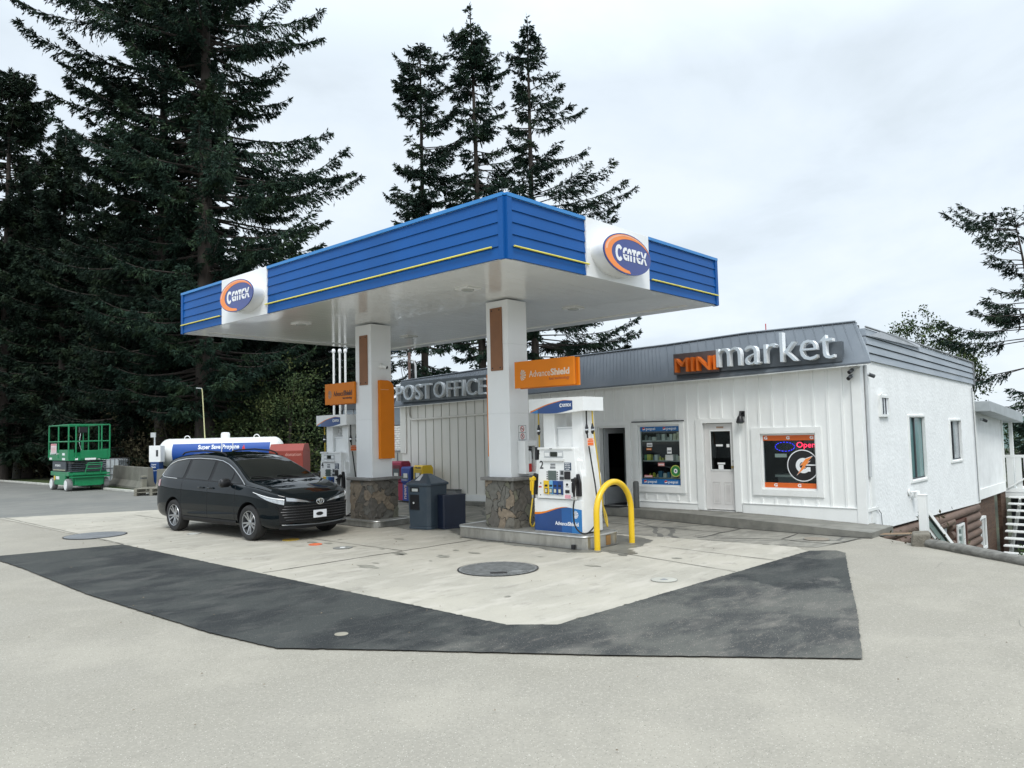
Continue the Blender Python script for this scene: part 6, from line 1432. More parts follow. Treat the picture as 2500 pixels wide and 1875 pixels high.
# ------------------------------------------------------------------ bins, news boxes
t = thing('waste_bin', 'blue grey plastic waste bin with pyramid lid between the two pump islands', 'waste bin', (11.05, 12.72, 0.006), R_(0))
bm1 = mat('bin_grey', (0.045, 0.065, 0.085), 0.45, var=0.1, nscale=2, dirt=(0.08, 0.095, 0.11), dscale=3, damt=0.5); bm2 = mat('bin_navy', (0.010, 0.016, 0.035), 0.4, var=0.15)
def octa(r, c_=0.28): 
    a = r; b = r*(1-2*c_*0.7); return [(a, -b), (a, b), (b, a), (-b, a), (-a, b), (-a, -b), (-b, -a), (b, -a)]
rot = Matrix.Rotation(R_(8), 4, 'Z')
c = MB(); c.T = rot
P0, P1 = octa(0.30, 0.14), octa(0.33, 0.14)
def frustum(mb, A, B, z0, z1, cap=True):
    n = len(A); mb.add([(x, y, z0) for x, y in A]+[(x, y, z1) for x, y in B], [(i, (i+1) % n, n+(i+1) % n, n+i) for i in range(n)]+([tuple(range(n))[::-1], tuple(range(n, 2*n))] if cap else []))
frustum(c, [(x*1.04, y*1.04) for x, y in P0], [(x*1.04, y*1.04) for x, y in P0], 0.0, 0.06); frustum(c, P0, P1, 0.06, 0.93); c.build('body', bm1, t, bevel=0.01)
c = MB(); c.T = rot; frustum(c, octa(0.36, .14), octa(0.36, .14), 0.93, 0.98); frustum(c, octa(0.35, .14), octa(0.07, .14), 0.98, 1.17); c.build('lid', bm1, t, bevel=0.01)
c = MB(); c.T = rot; c.box(-0.335, -0.30, -0.05, 0.20, 0.80, 0.90); c.box(-0.33, -0.30, -0.04, 0.21, 0.42, 0.74); c.build('opening', black, t)
c = MB(); c.T = rot; c.box(-0.345, -0.33, -0.02, 0.14, 0.81, 0.87); c.build('paper', mat('paper_grey', (0.55, 0.57, 0.55)), t)
c = MB(); c.T = rot; c.add([(-0.27, -0.02, 1.035), (-0.27, 0.10, 1.035), (-0.10, 0.07, 1.155), (-0.10, 0.02, 1.155)], [(0, 1, 2, 3)]); c.build('lid_window', mat('scuffed_white', (0.55, 0.57, 0.58), 0.3), t, thick=0.02)
c = MB(); c.T = rot; c.tube([(-0.335, 0.10, 0.55), (-0.345, 0.10, 0.58)], 0.018, 8); c.build('knob', white_plastic, t)
t = thing('utility_box', 'plain black squat plastic box pressed against the waste bin', 'box', (11.35, 12.40, 0.006), R_(-10)); 
c = MB(); P0 = octa(0.285, 0.06); frustum(c, P0, [(x*1.02, y*1.02) for x, y in P0], 0, 0.70); c.build('body', bm2, t, bevel=0.01); c = MB(); frustum(c, [(x*1.04, y*1.04) for x, y in P0], [(x*1.03, y*1.03) for x, y in P0], 0.70, 0.725); c.build('top', bm2, t); c = MB(); frustum(c, [(x*1.04, y*1.04) for x, y in P0], [(x*1.04, y*1.04) for x, y in P0], 0.0, 0.04); c.build('foot', bm2, t)
def newsbox(loc, rz, m, m2, h, label, word, wx):
    t = thing('newspaper_box', label, 'newspaper box', loc, rz)
    c = MB(); c.prism([(0.20, 0.0), (0.20, h-0.08), (0.14, h), (-0.16, h), (-0.20, h-0.05), (-0.20, 0.56), (-0.15, 0.52), (-0.15, 0.0)], 'y', -0.22, 0.22); c.build('cabinet', m, t, bevel=0.012)
    c = MB(); c.box(-0.215, -0.20, -0.18, 0.18, 0.60, h-0.12); d = c.build('door', m2, t, bevel=0.004)
    c = MB(); c.box(-0.219, -0.215, -0.14, 0.14, 0.66, h-0.22); c.build('window', mat('news_window', (0.05, 0.07, 0.08), 0.1, coat=0.8), d)
    c = MB(); c.box(-0.222, -0.219, -0.10, 0.08, 0.70, 0.70+0.13); c.build('newspaper', mat('newsprint', (0.6, 0.6, 0.56), 0.8), d)
    c = MB(); c.tube([(-0.215, -0.12, 0.625), (-0.25, -0.12, 0.63), (-0.25, 0.12, 0.63), (-0.215, 0.12, 0.625)], 0.01, 6); c.build('handle', galv, d)
    if word == 'FREE': text('lettering', word, black, t, (-0.202, 0.15, h-0.10), NX, 0.30, 0.055, 0.003, 0.03)
    else:
        mb = MB(); text_into(mb, word, (-0.152, 0.03, 0.06), (0, 0, 1), 0.42, 0.10, 0.003, 0.02, up=(0, 1, 0)); mb.build('lettering', mat('news_letter', wx, 0.5), t, recalc=False)
    return t
magenta = mat('magenta_red', (0.30, 0.012, 0.05), 0.4, var=0.1); nblue = mat('news_blue', (0.015, 0.05, 0.25), 0.4, var=0.1)
newsbox((14.98, 18.45, 0.06), R_(4), magenta, mat('maroon', (0.12, 0.01, 0.02), 0.5), 1.18, 'dark red newspaper box, leftmost in the row by the plank wall', 'mmm', (0.6, 0.45, 0.45))
newsbox((14.92, 17.92, 0.06), R_(0), nblue, nblue, 1.02, 'dark blue newspaper box between the red one and the yellow one', 'news', (0.3, 0.4, 0.6))
newsbox((14.95, 17.38, 0.08), R_(-3), yellow, mat('mustard', (0.5, 0.34, 0.02), 0.5), 1.05, 'yellow newspaper box marked FREE beside the plank wall', 'FREE', (0, 0, 0))
t = thing('meter_box', 'grey metal box on the ground at the foot of the plank wall', 'utility box', (15.36, 16.62, 0.09)); c = MB(); c.box(-0.12, 0.12, -0.30, 0.30, 0.04, 0.30); c.build('case', midgrey, t, bevel=0.01); c = MB(); c.box(-0.14, 0.12, -0.32, 0.32, 0.30, 0.32); c.box(-0.1, 0.1, -0.28, -0.2, 0, 0.04); c.box(-0.1, 0.1, 0.2, 0.28, 0, 0.04); c.build('lid', darkgrey, t)
# vent pipes, service mast, annex behind
t = thing('vent_pipes', 'three tall white vent pipes clamped together left of the shop', 'vent pipes', (13.7, 20.1, 0))
for i, (dx_, dy_) in enumerate(((0, 0), (0.13, -0.14), (0.25, -0.26))):
    c = MB(); c.tube([(dx_, dy_, 0), (dx_, dy_, 4.66)], 0.034, 10); c.lathe([(0.036, 4.62), (0.055, 4.66), (0.055, 4.72), (0.03, 4.76), (0.001, 4.76)], (dx_, dy_, 0), n=12); c.build('pipe', wall_white, t, smooth=40)
c = MB()
for z in (2.4, 3.4): c.box(-0.05, 0.30, -0.30, 0.05, z, z+0.05)
c.build('clamp', midgrey, t)
t = thing('service_mast', 'rusty electrical service mast with looping cables at the left end of the roof', 'mast', (16.2, 19.45, 3.0))
c = MB(); c.tube([(0, 0, 0), (0, 0, 1.75)], 0.05, 10); c.build('pole', mat('rust_pole', (0.14, 0.09, 0.075), 0.7, metal=0.2), t, smooth=40)
c = MB(); c.tube([(0, -0.32, 0.55), (0, -0.30, 1.3), (0, -0.24, 1.45), (0, -0.10, 1.5), (0, 0.0, 1.4)], 0.035, 8); c.tube([(0.0, 0.0, 1.62), (0, 0.5, 1.66), (0.1, 1.1, 1.70)], 0.022, 6); c.build('gooseneck', galv, t, smooth=True)
c = MB()
rng = random.Random(5)
for i in range(6):
    a = rng.uniform(0, 0.6); b = rng.uniform(-0.35, 0.1); P = []
    for k in range(13): u = k/12; P.append((rng.uniform(-.01, .01), a+(b-a)*u, 1.55-rng.uniform(0.98, 1.0)*(0.35+0.16*i)*math.sin(math.pi*u)-0.1*u))
    c.tube(P, 0.011, 5)
c.tube([(0, 0.05, 0.9), (0.0, -0.4, 0.80), (0.1, -0.9, 0.68)], 0.013, 5)
c.build('cables', black, t)
ann = thing('rear_annex', 'white brick annex with grey windows glimpsed left of the plank wall', 'building', (17.2, 21.0, 0))
brickm = mat('white_brick', (0.66, 0.66, 0.63), 0.7, var=0.05, bump=0.3)
c = MB(); z = 0.9
row = 0
while z < 2.35:
    y_ = -2.1+(0.11 if row % 2 else 0)
    while y_ < 3.6: c.box(-0.02-random.uniform(0, 0.008), 0.1, y_, min(y_+0.205, 3.7), z, z+0.068); y_ += 0.222
    z += 0.082; row += 1
c.build('brick_wall', brickm, ann)
c = MB(); c.box(0.0, 0.1, -2.1, 3.7, 0, 2.37); c.box(0.1, 5, 3.6, 3.7, 0, 3.2); c.build('wall', mat('mortar_grey', (0.30, 0.30, 0.29), 0.9), ann)
c = MB(); c.box(-0.06, 0.1, -2.1, 3.75, 3.05, 3.3); c.box(-0.1, 5, -2.1, 3.8, 3.3, 3.34); c.build('eaves', darkgrey, ann)
for i in range(4):
    c = MB(); y_ = -2.1+1.45*i; c.box(0, 0.1, y_+0.04, y_+1.40, 2.40, 3.04); p_ = c.build('window', mat('annex_glass', (0.10, 0.13, 0.15), 0.1, coat=0.7), ann)
    c = MB(); c.box(-0.02, 0.0, y_, y_+0.04, 2.38, 3.05); c.box(-0.02, 0.0, y_+0.7, y_+0.74, 2.38, 3.05); c.build('mullion', midgrey, p_)
t = thing('electric_cabinet', 'beige metal cabinet against the annex behind the red newspaper box', 'cabinet', (16.4, 20.0, 0)); c = MB(); c.box(-0.3, 0.3, -0.5, 0.5, 0.05, 1.5); c.build('case', mat('beige_grey', (0.5, 0.48, 0.43), 0.6), t, bevel=0.015); c = MB(); c.box(-0.32, -0.3, -0.02, 0.02, 0.1, 1.45); c.box(-0.34, 0.3, -0.52, 0.52, 1.5, 1.53); c.build('door_edge', midgrey, t)

# ------------------------------------------------------------------ scissor lift
def make_lift(loc, rz):
    t = thing('scissor_lift', 'green scissor lift with dark folded scissor stack parked at the left edge of the lot', 'scissor lift', loc, rz)
    gr = mat('lift_green', (0.005, 0.20, 0.075), 0.4, var=0.1, coat=0.2); ch = mat('lift_charcoal', (0.045, 0.055, 0.065), 0.45, var=0.15)
    # x: width 0..1.6, y: length 0..2.6 (front face at y=0), wheels at the corners
    W, Ln = 1.60, 2.75
    c = MB(); c.box(0.18, W-0.18, 0.05, Ln-0.05, 0.22, 0.72); c.box(0.05, W-0.05, 0.15, Ln-0.1, 0.62, 0.80); c.build('chassis', gr, t, bevel=0.02)
    c = MB(); c.box(0.04, 0.14, 0.55, Ln-0.65, 0.24, 0.70); c.box(0.0, W, -0.06, 0.06, 0.66, 0.74); c.box(0.25, W-0.25, -0.05, 0.05, 0.24, 0.60); c.build('side_tray', gr, t, bevel=0.01)
    c = MB(); c.box(0.35, W-0.35, -0.14, -0.05, 0.22, 0.27); c.box(0.02, W-0.02, -0.13, -0.06, 0.56, 0.61); c.build('bumper', gr, t)
    for x in (0.09, W-0.09):
        for y in (0.28, Ln-0.45):
            c = MB(); s_ = -1 if x < 1 else 1
            c.lathe([(0.20, -0.11), (0.25, -0.10), (0.26, -0.07), (0.26, 0.07), (0.25, 0.10), (0.20, 0.11)], (0, 0, 0), 'x', 26); wo = c.build('wheel', mat('tyre_grey', (0.20, 0.20, 0.20), 0.8), t, smooth=40); wo.location = (x, y, 0.26)
            c = MB(); c.lathe([(0.205, 0.095), (0.20, 0.118), (0.04, 0.118), (0.03, 0.11), (0.001, 0.11)], (0, 0, 0), 'x', 24); c.v = [(s_*x_, y_, z_) for x_, y_, z_ in c.v]; c.build('hub_disc', white_plastic, wo, smooth=30)
    # folded scissor stack
    c = MB()
    for i in range(6):
        z0 = 0.80+0.078*i
        for x in (0.10, W-0.18): c.box(x, x+0.08, 0.10+0.03*(i % 2), Ln-0.3, z0, z0+0.062)
        c.box(0.18, W-0.18, 0.12+0.04*(i % 2), 0.19+0.04*(i % 2), z0+0.005, z0+0.05)
    c.build('scissor_arms', ch, t, bevel=0.008)
    c = MB(); c.box(0.03, 0.07, 0.45, Ln-0.45, 0.84, 1.24); s_ = c.build('side_panel', ch, t)
    c = MB()
    for i in range(12): c.prism([(0.55+0.14*i, 0.85), (0.61+0.14*i, 0.85), (0.58+0.14*i, 0.90), (0.52+0.14*i, 0.90)], 'x', 0.02, 0.03)
    c.build('hazard_marks', mat('cream_mark', (0.6, 0.58, 0.4), 0.6), s_)
    mb = MB(); text_into(mb, 'SKYJACK', (0.028, 1.9, 1.0), NX, 0.75, 0.11, 0.003, 0.02); mb.build('side_lettering', white_plastic, s_, recalc=False)
    # platform: toe boards, floor, rails
    PX0, PX1, PY0, PY1, PZ = 0.0, W, 0.0, Ln, 1.28
    c = MB(); c.box(PX0, PX1, PY0, PY1, PZ, PZ+0.12); c.box(PX0, PX0+0.03, PY0, PY1, PZ+0.12, PZ+0.46); c.box(PX1-0.03, PX1, PY0, PY1, PZ+0.12, PZ+0.30); c.box(PX0, PX1, PY1-0.03, PY1, PZ+0.12, PZ+0.30); c.box(PX0, PX0+0.20, PY0, PY0+0.03, PZ+0.12, PZ+0.46); c.box(PX1-0.42, PX1, PY0, PY0+0.03, PZ+0.12, PZ+0.46); c.build('platform', gr, t)
    c = MB(); c.box(0.45, W-0.10, PY0-0.03, PY0, PZ+0.06, PZ+0.42); c.build('gate_panel', gr, t, bevel=0.01)
    tr = 0.028
    def bar(name, a, b, r=tr):
        c = MB(); c.tube([a, b], r, 8); c.build(name, gr, t, smooth=True)
    zt, zm = 2.78, 2.08
    for a, b in (((0, 0, zt), (W, 0, zt)), ((0, 0, zt), (0, Ln, zt)), ((W, 0, zt), (W, Ln, zt)), ((0, Ln, zt), (W, Ln, zt)), ((0, 0, zm), (W, 0, zm)), ((0, 0, zm), (0, Ln, zm)), ((W, 0, zm), (W, Ln, zm)), ((0, Ln, zm), (W, Ln, zm))): bar('guard_rail', a, b)
    for x, y in ((0, 0), (W, 0), (0, Ln), (W, Ln), (0, Ln*.5), (W, Ln*.5), (0.28, 0), (W-0.32, 0)): bar('post', (x, y, PZ+0.1), (x, y, zt), 0.032)
    bar('gate_bar', (0.50, -0.02, PZ+0.4), (0.50, -0.02, zm), 0.02); bar('gate_bar', (W-0.45, -0.02, PZ+0.4), (W-0.45, -0.02, zm), 0.02)
    # steps, control box, decals
    for z_ in (0.92, 1.08): bar('step', (0.62, -0.12, z_), (1.25, -0.12, z_), 0.02)
    bar('step_side', (0.60, -0.12, 0.74), (0.72, -0.12, 1.16), 0.02); bar('step_side', (1.20, -0.12, 0.74), (1.27, -0.12, 1.16), 0.02); bar('step', (0.72, -0.12, 1.16), (1.27, -0.12, 1.16), 0.02)
    c = MB(); c.box(0.55, 0.85, 0.45, 0.60, 2.45, 2.68); c.build('control_box', black, t, bevel=0.01); bar('control_post', (0.72, 0.55, PZ+.1), (0.72, 0.55, 2.45), 0.025)
    c = MB(); c.tube([(0.6, 0.5, 2.45), (0.52, 0.4, 2.0), (0.6, 0.4, 1.7), (0.7, 0.4, 1.5)], 0.012, 5); c.build('control_cable', lightgrey, t)
    c = MB(); c.box(-0.035, -0.03, 1.55, 2.35, zm-0.50, zm-0.08); p_ = c.build('notice_board', white_plastic, t)
    c = MB(); c.box(-0.038, -0.035, 1.57, 2.33, zm-0.16, zm-0.09)
    for i in range(5): c.box(-0.038, -0.035, 1.60, 2.30, zm-0.23-0.055*i, zm-0.205-0.055*i)
    c.build('notice_print', mat('notice_red', (0.6, 0.2, 0.22), 0.6), p_)
    mb = MB(); text_into(mb, 'SKYJACK', (-0.002, 2.55, PZ+0.22), NX, 0.65, 0.12, 0.003, 0.02); text_into(mb, 'power', (-0.002, 1.7, PZ+0.22), NX, 0.42, 0.10, 0.003, 0.02); mb.build('toe_lettering', white_plastic, t, recalc=False)
    for bx in ((-0.003, 0, 2.3, 2.65, PZ+0.03, PZ+0.12), (-0.003, 0, 0.5, 0.85, PZ+0.22, PZ+0.32), (-0.003, 0, 0.45, 0.85, PZ+0.02, PZ+0.11)):
        c = MB(); c.box(*bx); c.build('decal', white_plastic, t)
    for bx in ((0.25, 0.36, -0.003, 0, PZ+0.02, PZ+0.10), (0.62, 1.05, -0.033, -0.03, PZ+0.01, PZ+0.09), (1.12, 1.22, -0.003, 0, PZ+0.02, PZ+0.10)):
        c = MB(); c.box(*bx); c.build('decal', white_plastic, t)
    c = MB(); c.cyl((2.0, 0.52), 'x', 0.10, 0.03, 0.04, 18); c.build('yellow_badge', yellow, t)
    c = MB(); c.box(0.03, 0.04, 1.35, 1.8, 0.47, 0.60); c.build('decal', white_plastic, t)
    return t
make_lift((10.98, 35.30, 0.004), R_(-1.5))

# ------------------------------------------------------------------ barrier, tote, propane tank
concb = mat('barrier_concrete', (0.17, 0.165, 0.14), 0.9, var=0.2, nscale=1.5, bump=0.5, dirt=(0.09, 0.095, 0.07), dscale=1.2, damt=0.7)
def barrier(loc, rz, L, label, H=0.92):
    t = thing('concrete_barrier', label, 'barrier', loc, rz)
    prof = [(-0.28, 0), (-0.28, 0.10), (-0.13, 0.35), (-0.09, H), (0.09, H), (0.13, 0.35), (0.28, 0.10), (0.28, 0)]
    c = MB(); c.prism(prof, 'x', 0, L); c.build('body', concb, t, bevel=0.015)
    for x in (L*0.3, L*0.7): c = MB(); c.cyl((x, 0.48), 'y', 0.045, -0.145, -0.10, 12); c.build('lifting_hole', black, t)
    return t
barrier((12.95, 31.9, 0.03), R_(83), 5.6, 'long grey concrete barrier running back beside the scissor lift')
barrier((13.10, 31.6, 0.03), R_(-40), 3.4, 'grey concrete barrier in front of the propane tank, its end hidden by the minivan', 0.86)
t = thing('wooden_post', 'short weathered post at the corner of the concrete barriers', 'post', (12.62, 31.75, 0.03)); c = MB(); c.box(-0.09, 0.09, -0.09, 0.09, 0, 0.62); c.build('shaft', mat('weathered_wood', (0.22, 0.21, 0.17), 0.9, var=0.25), t, bevel=0.01); c = MB(); c.box(-0.092, 0.092, -0.092, 0.092, 0.5, 0.55); c.build('band', darkgrey, t)
t = thing('liquid_tote', 'white caged liquid tote behind the concrete barrier', 'tote', (13.75, 38.3, 0.03), R_(-47))
c = MB(); c.box(-0.58, 0.58, -0.48, 0.48, 0.15, 1.18); c.build('bottle', mat('tote_white', (0.55, 0.60, 0.62), 0.45, var=0.08), t, bevel=0.06)
c = MB()
for i in range(7):
    x = -0.6+0.2*i
    for y in (-0.5, 0.5): c.box(x-0.012, x+0.012, y-0.012, y+0.012, 0.15, 1.22)
for i in range(6):
    y = -0.5+0.2*i
    for x in (-0.6, 0.6): c.box(x-0.012, x+0.012, y-0.012, y+0.012, 0.15, 1.22)
for z in (0.2, 0.5, 0.8, 1.21):
    for y in (-0.5, 0.5): c.box(-0.61, 0.61, y-0.015, y+0.015, z-0.012, z+0.012)
    for x in (-0.6, 0.6): c.box(x-0.015, x+0.015, -0.5, 0.5, z-0.012, z+0.012)
c.build('cage', midgrey, t); c = MB(); c.box(-0.6, 0.6, -0.5, 0.5, 0.0, 0.14); c.build('pallet', darkgrey, t)
# propane tank, long axis across the view
ax = R_(-47.5)
t = thing('propane_tank', 'long white horizontal propane tank with blue lettered band behind the minivan', 'propane tank', (15.85, 31.65, 0), ax)
prof = []
R0, HL = 0.60, 2.68
for k in range(9): a = math.pi/2*k/8; prof.append((max(0.001, R0*math.sin(a)), -HL+0.42-0.42*math.cos(a)))
for k in range(9): a = math.pi/2*k/8; prof.append((max(0.001, R0*math.cos(a)), HL-0.42+0.42*math.sin(a)))
c = MB(); c.lathe(prof, (0, 0, 1.50), 'x', 40); c.build('vessel', mat('tank_white', (0.78, 0.79, 0.77), 0.35, var=0.04, dirt=(0.5, 0.5, 0.46), dscale=1.5, damt=0.3), t, smooth=50)
c = MB(); rows = []
for k in range(15):
    a = R_(-45+83*k/14); rows.append([(x, -(R0+0.004)*math.cos(a), 1.5+(R0+0.004)*math.sin(a)+0.0) for x in (-1.90, -1.0, 0, 1.0, 2.25)])
c.grid(rows); bnd = c.build('blue_band', mat('band_blue', (0.015, 0.075, 0.33), 0.35, var=0.05), t, smooth=60)
vs, fs = text_geo('Super Save Propane', 0.03, 0.0)
xs_ = [v[0] for v in vs]; ys_ = [v[1] for v in vs]; x0_, x1_, y0_, y1_ = min(xs_), max(xs_), min(ys_), max(ys_)
c = MB(); P = []
for x, y, z in vs:
    hh = (y-y0_)/(y1_-y0_)*0.25; a = R_(7)+hh/R0; P.append((-0.80+(x-x0_)/(x1_-x0_)*1.75, -(R0+0.008)*math.cos(a), 1.5+(R0+0.008)*math.sin(a)))
c.add(P, fs); c.build('lettering', logo_w, bnd, recalc=False)
c = MB(); P = []
for x, z in ((1.08, 0.0), (1.22, 0.0), (1.17, 0.12), (1.15, 0.22), (1.09, 0.10)): a = R_(8)+z/R0; P.append((x, -(R0+0.008)*math.cos(a), 1.5+(R0+0.008)*math.sin(a)))
c.add(P, [(0, 1, 2, 3, 4)]); c.build('flame_mark', red, bnd)
c = MB(); c.lathe([(0.19, 2.05), (0.19, 2.26), (0.15, 2.33), (0.001, 2.34)], (0.15, 0, 0), n=24); c.build('dome', white_plastic, t, smooth=40)
for x in (-1.5, 1.5): c = MB(); c.tube([(x+0.12*math.cos(a), 0, 2.09+0.12*math.sin(a)) for a in [math.pi*k/8 for k in range(9)]], 0.022, 8); c.build('lifting_eye', white_plastic, t, smooth=True)
for x in (-1.6, 1.6): c = MB(); c.box(x-0.1, x+0.1, -0.45, 0.45, 0.0, 1.05); c.build('saddle', white_paint, t)
for x in (0.25, 0.72): c = MB(); c.tube([(x, -0.72, 0.3), (x, -0.68, 1.9)], 0.018, 6); c.build('fill_pipe', white_plastic, t)
t = thing('whip_pole', 'thin pale yellow pole with bent tip rising behind the propane tank', 'pole', (15.35, 32.05, 0)); c = MB(); c.tube([(0, 0, 0), (-0.05, 0.05, 2.2), (-0.13, 0.12, 4.1), (-0.15, 0.14, 4.25)], 0.028, 8, 0.018); c.build('pole', mat('pale_yellow', (0.60, 0.58, 0.32), 0.5), t, smooth=True); c = MB(); c.tube([(-0.15, 0.14, 4.25), (-0.32, 0.30, 4.27)], 0.02, 6); c.build('tip', lightgrey, t)
t = thing('propane_dispenser', 'white and navy propane filling cabinet at the left end of the tank', 'filling station', (13.55, 32.75, 0.03), R_(-47))
c = MB(); c.box(-0.24, 0.24, -0.2, 0.2, 1.12, 1.80); c.build('meter_cabinet', white_plastic, t, bevel=0.01)
c = MB(); c.box(-0.18, 0.18, -0.2, 0.2, 0.0, 1.12); p_ = c.build('base_panel', navy, t)
mb = MB(); text_into(mb, 'Super', (-0.13, -0.202, 0.98), PXd, 0.20, 0.07, 0.003, 0.02); text_into(mb, 'Save', (-0.13, -0.202, 0.88), PXd, 0.17, 0.07, 0.003, 0.02); text_into(mb, 'Propane', (-0.13, -0.202, 0.74), PXd, 0.22, 0.05, 0.003); mb.build('lettering', logo_w, p_, recalc=False)
c = MB(); c.box(0.05, 0.14, -0.205, -0.2, 1.35, 1.62); c.build('gauge', darkgrey, t); c = MB(); c.tube([(-0.1, 0, 1.8), (-0.1, 0, 2.35)], 0.03, 8); c.box(-0.26, -0.06, -0.03, 0.03, 2.15, 2.35); c.build('light_arm', lightgrey, t)
t = thing('donation_box', 'brick red sloped roof collection box in front of the propane tank', 'collection box', (15.3, 25.3, 0.008), R_(-47.5))
rb = mat('box_red', (0.24, 0.035, 0.022), 0.5, var=0.08); rbd = mat('box_maroon', (0.12, 0.02, 0.015), 0.5)
c = MB(); c.box(-0.62, 0.62, -0.5, 0.5, 0, 1.55); c.prism([(-0.5, 1.55), (0.5, 1.55), (0.28, 1.80), (-0.28, 1.80)], 'x', -0.62, 0.62); c.build('body', rb, t, bevel=0.012)
c = MB(); c.box(-0.65, -0.62, -0.45, 0.45, 0.9, 1.45); c.box(-0.55, -0.1, -0.515, -0.5, 1.1, 1.40); c.build('chute', rbd, t)
mb = MB(); text_into(mb, 'donation', (-0.02, -0.503, 1.36), PXd, 0.58, 0.12, 0.003, 0.0); mb.build('lettering', mat('faded_pink', (0.6, 0.3, 0.25), 0.6), t, recalc=False)
t = thing('pallet_stack', 'low stack of weathered pallets behind the minivan tail', 'pallets', (12.2, 29.6, 0.008), R_(-40))
for i in range(2):
    c = MB(); z_ = 0.14*i; 
    for k in range(6): c.box(-0.6, 0.6, -0.5+0.18*k, -0.40+0.18*k, z_+0.11, z_+0.13)
    for k in range(3): c.box(-0.6+0.55*k, -0.5+0.55*k, -0.5, 0.5, z_, z_+0.11)
    c.build('pallet_layer', mat('weathered_wood', (0.22, 0.21, 0.17)), t)
t = thing('picnic_bench', 'pale plank bench among the trees left of the scissor lift', 'bench', (14.2, 44.5, 0.04), R_(-20)); c = MB(); c.box(-1.0, 1.0, -0.2, 0.2, 0.92, 0.97); c.build('plank', mat('pale_wood', (0.30, 0.28, 0.24), 0.8), t); c = MB(); c.box(-0.8, -0.7, -0.15, 0.15, 0, 0.92); c.box(0.7, 0.8, -0.15, 0.15, 0, 0.92); c.build('legs', mat('weathered_wood', (0.22, 0.21, 0.17)), t)

# ------------------------------------------------------------------ right edge of the lot: timbers, block, post, leaning frame
woodg = mat('grey_timber', (0.20, 0.195, 0.175), 0.9, var=0.3, nscale=4, bump=0.8, dirt=(0.09, 0.085, 0.075), dscale=3, damt=0.7, stretch=(4, 1, 4))
def timber(pts, r, label):
    t = thing('timber', label, 'timber', pts[0]); o = Vector(pts[0]); c = MB(); P = [Vector(p)-o for p in pts]
    Q = []
    for i in range(len(P)-1):
        for k in range(6): Q.append(P[i]+(P[i+1]-P[i])*k/6)
    Q.append(P[-1]); rng = random.Random(len(label)); c.tube(Q, [r*rng.uniform(0.85, 1.12) for _ in Q], 9); c.build('log', woodg, t, smooth=50)
    c = MB(); c.tube([Q[0]+(Q[0]-Q[1]).normalized()*0.004, Q[0]+(Q[0]-Q[1]).normalized()*0.008], r*0.8, 9); c.build('cut_end', mat('end_grain', (0.28, 0.25, 0.2), 0.9), t)
d_ = (LOGB-LOGA).normalized(); q_ = lambda s, off=0.0: (LOGA.x+d_.x*s+off*-d_.y*-1, LOGA.y+d_.y*s+off*d_.x*-1)
timber([(*q_(0.75), 0.05), (*q_(1.9), 0.055), (*q_(3.3), 0.03)], 0.085, 'long grey weathered log edging the lot beside the concrete block')
timber([(*q_(2.1, -0.16), -0.01), (*q_(3.4, -0.12), 0.0), (*q_(5.2, -0.05), 0.0)], 0.075, 'lower grey weathered log lying against the first at the right edge')
timber([(*q_(3.35), 0.05), (*q_(4.8), 0.05), (*q_(6.5), 0.05)], 0.085, 'grey weathered log continuing out of view at the right edge')
t = thing('concrete_block', 'rough grey concrete block at the foot of the white post', 'block', (14.02, 3.72, -0.03), R_(20))
c = MB(); c.hexa([(-.17, -.15, 0), (.17, -.16, 0), (.16, .15, 0), (-.16, .16, 0)], [(-.15, -.12, .24), (.14, -.14, .27), (.15, .12, .25), (-.14, .14, .22)]); c.build('block', mat('rough_concrete', (0.17, 0.155, 0.125), 0.95, var=0.3, nscale=8, bump=1.0, dirt=(0.12, 0.11, 0.08), damt=0.8), t, bevel=0.03); c = MB(); c.box(-0.24, -0.12, -0.24, -0.12, 0, 0.07); c.build('fragment', mat('rough_concrete', (0.17, 0.155, 0.125)), t, bevel=0.02)
t = thing('white_post', 'square white post standing beside the concrete block', 'post', (14.62, 3.82, -0.35)); c = MB(); c.box(-0.065, 0.065, -0.065, 0.065, 0, 1.13); c.build('shaft', white_paint, t, bevel=0.006); c = MB(); c.box(-0.072, 0.072, -0.072, 0.072, 1.13, 1.145); c.build('cap', white_paint, t)
t = thing('leaning_frame', 'dark and white window frame leaning behind the white post', 'frame', (15.3, 3.85, 0)); 
def plank(name, a, b, w_, h_, m):
    a, b = Vector(a), Vector(b); dd = (b-a).normalized(); s_ = dd.cross(Vector((0.55, 0.83, 0))).normalized()*h_; k_ = dd.cross(s_).normalized()*w_
    c = MB(); c.add([a-s_-k_, a+s_-k_, a+s_+k_, a-s_+k_, b-s_-k_, b+s_-k_, b+s_+k_, b-s_+k_], [(0, 1, 2, 3), (7, 6, 5, 4), (0, 4, 5, 1), (1, 5, 6, 2), (2, 6, 7, 3), (3, 7, 4, 0)]); c.build(name, m, t)
plank('white_rail', (-0.55, 0.0, 0.58), (0.15, -0.52, -0.55), 0.03, 0.025, white_paint); plank('dark_rail', (-0.58, 0.04, 0.62), (0.12, -0.48, -0.5), 0.02, 0.03, mat('green_black', (0.02, 0.04, 0.035), 0.4)); plank('white_rail', (-0.58, 0.1, 0.42), (0.0, -0.34, -0.5), 0.02, 0.02, white_paint); plank('glass_strip', (-0.57, 0.06, 0.5), (0.05, -0.42, -0.52), 0.012, 0.04, mat('green_pane', (0.20, 0.27, 0.25)))
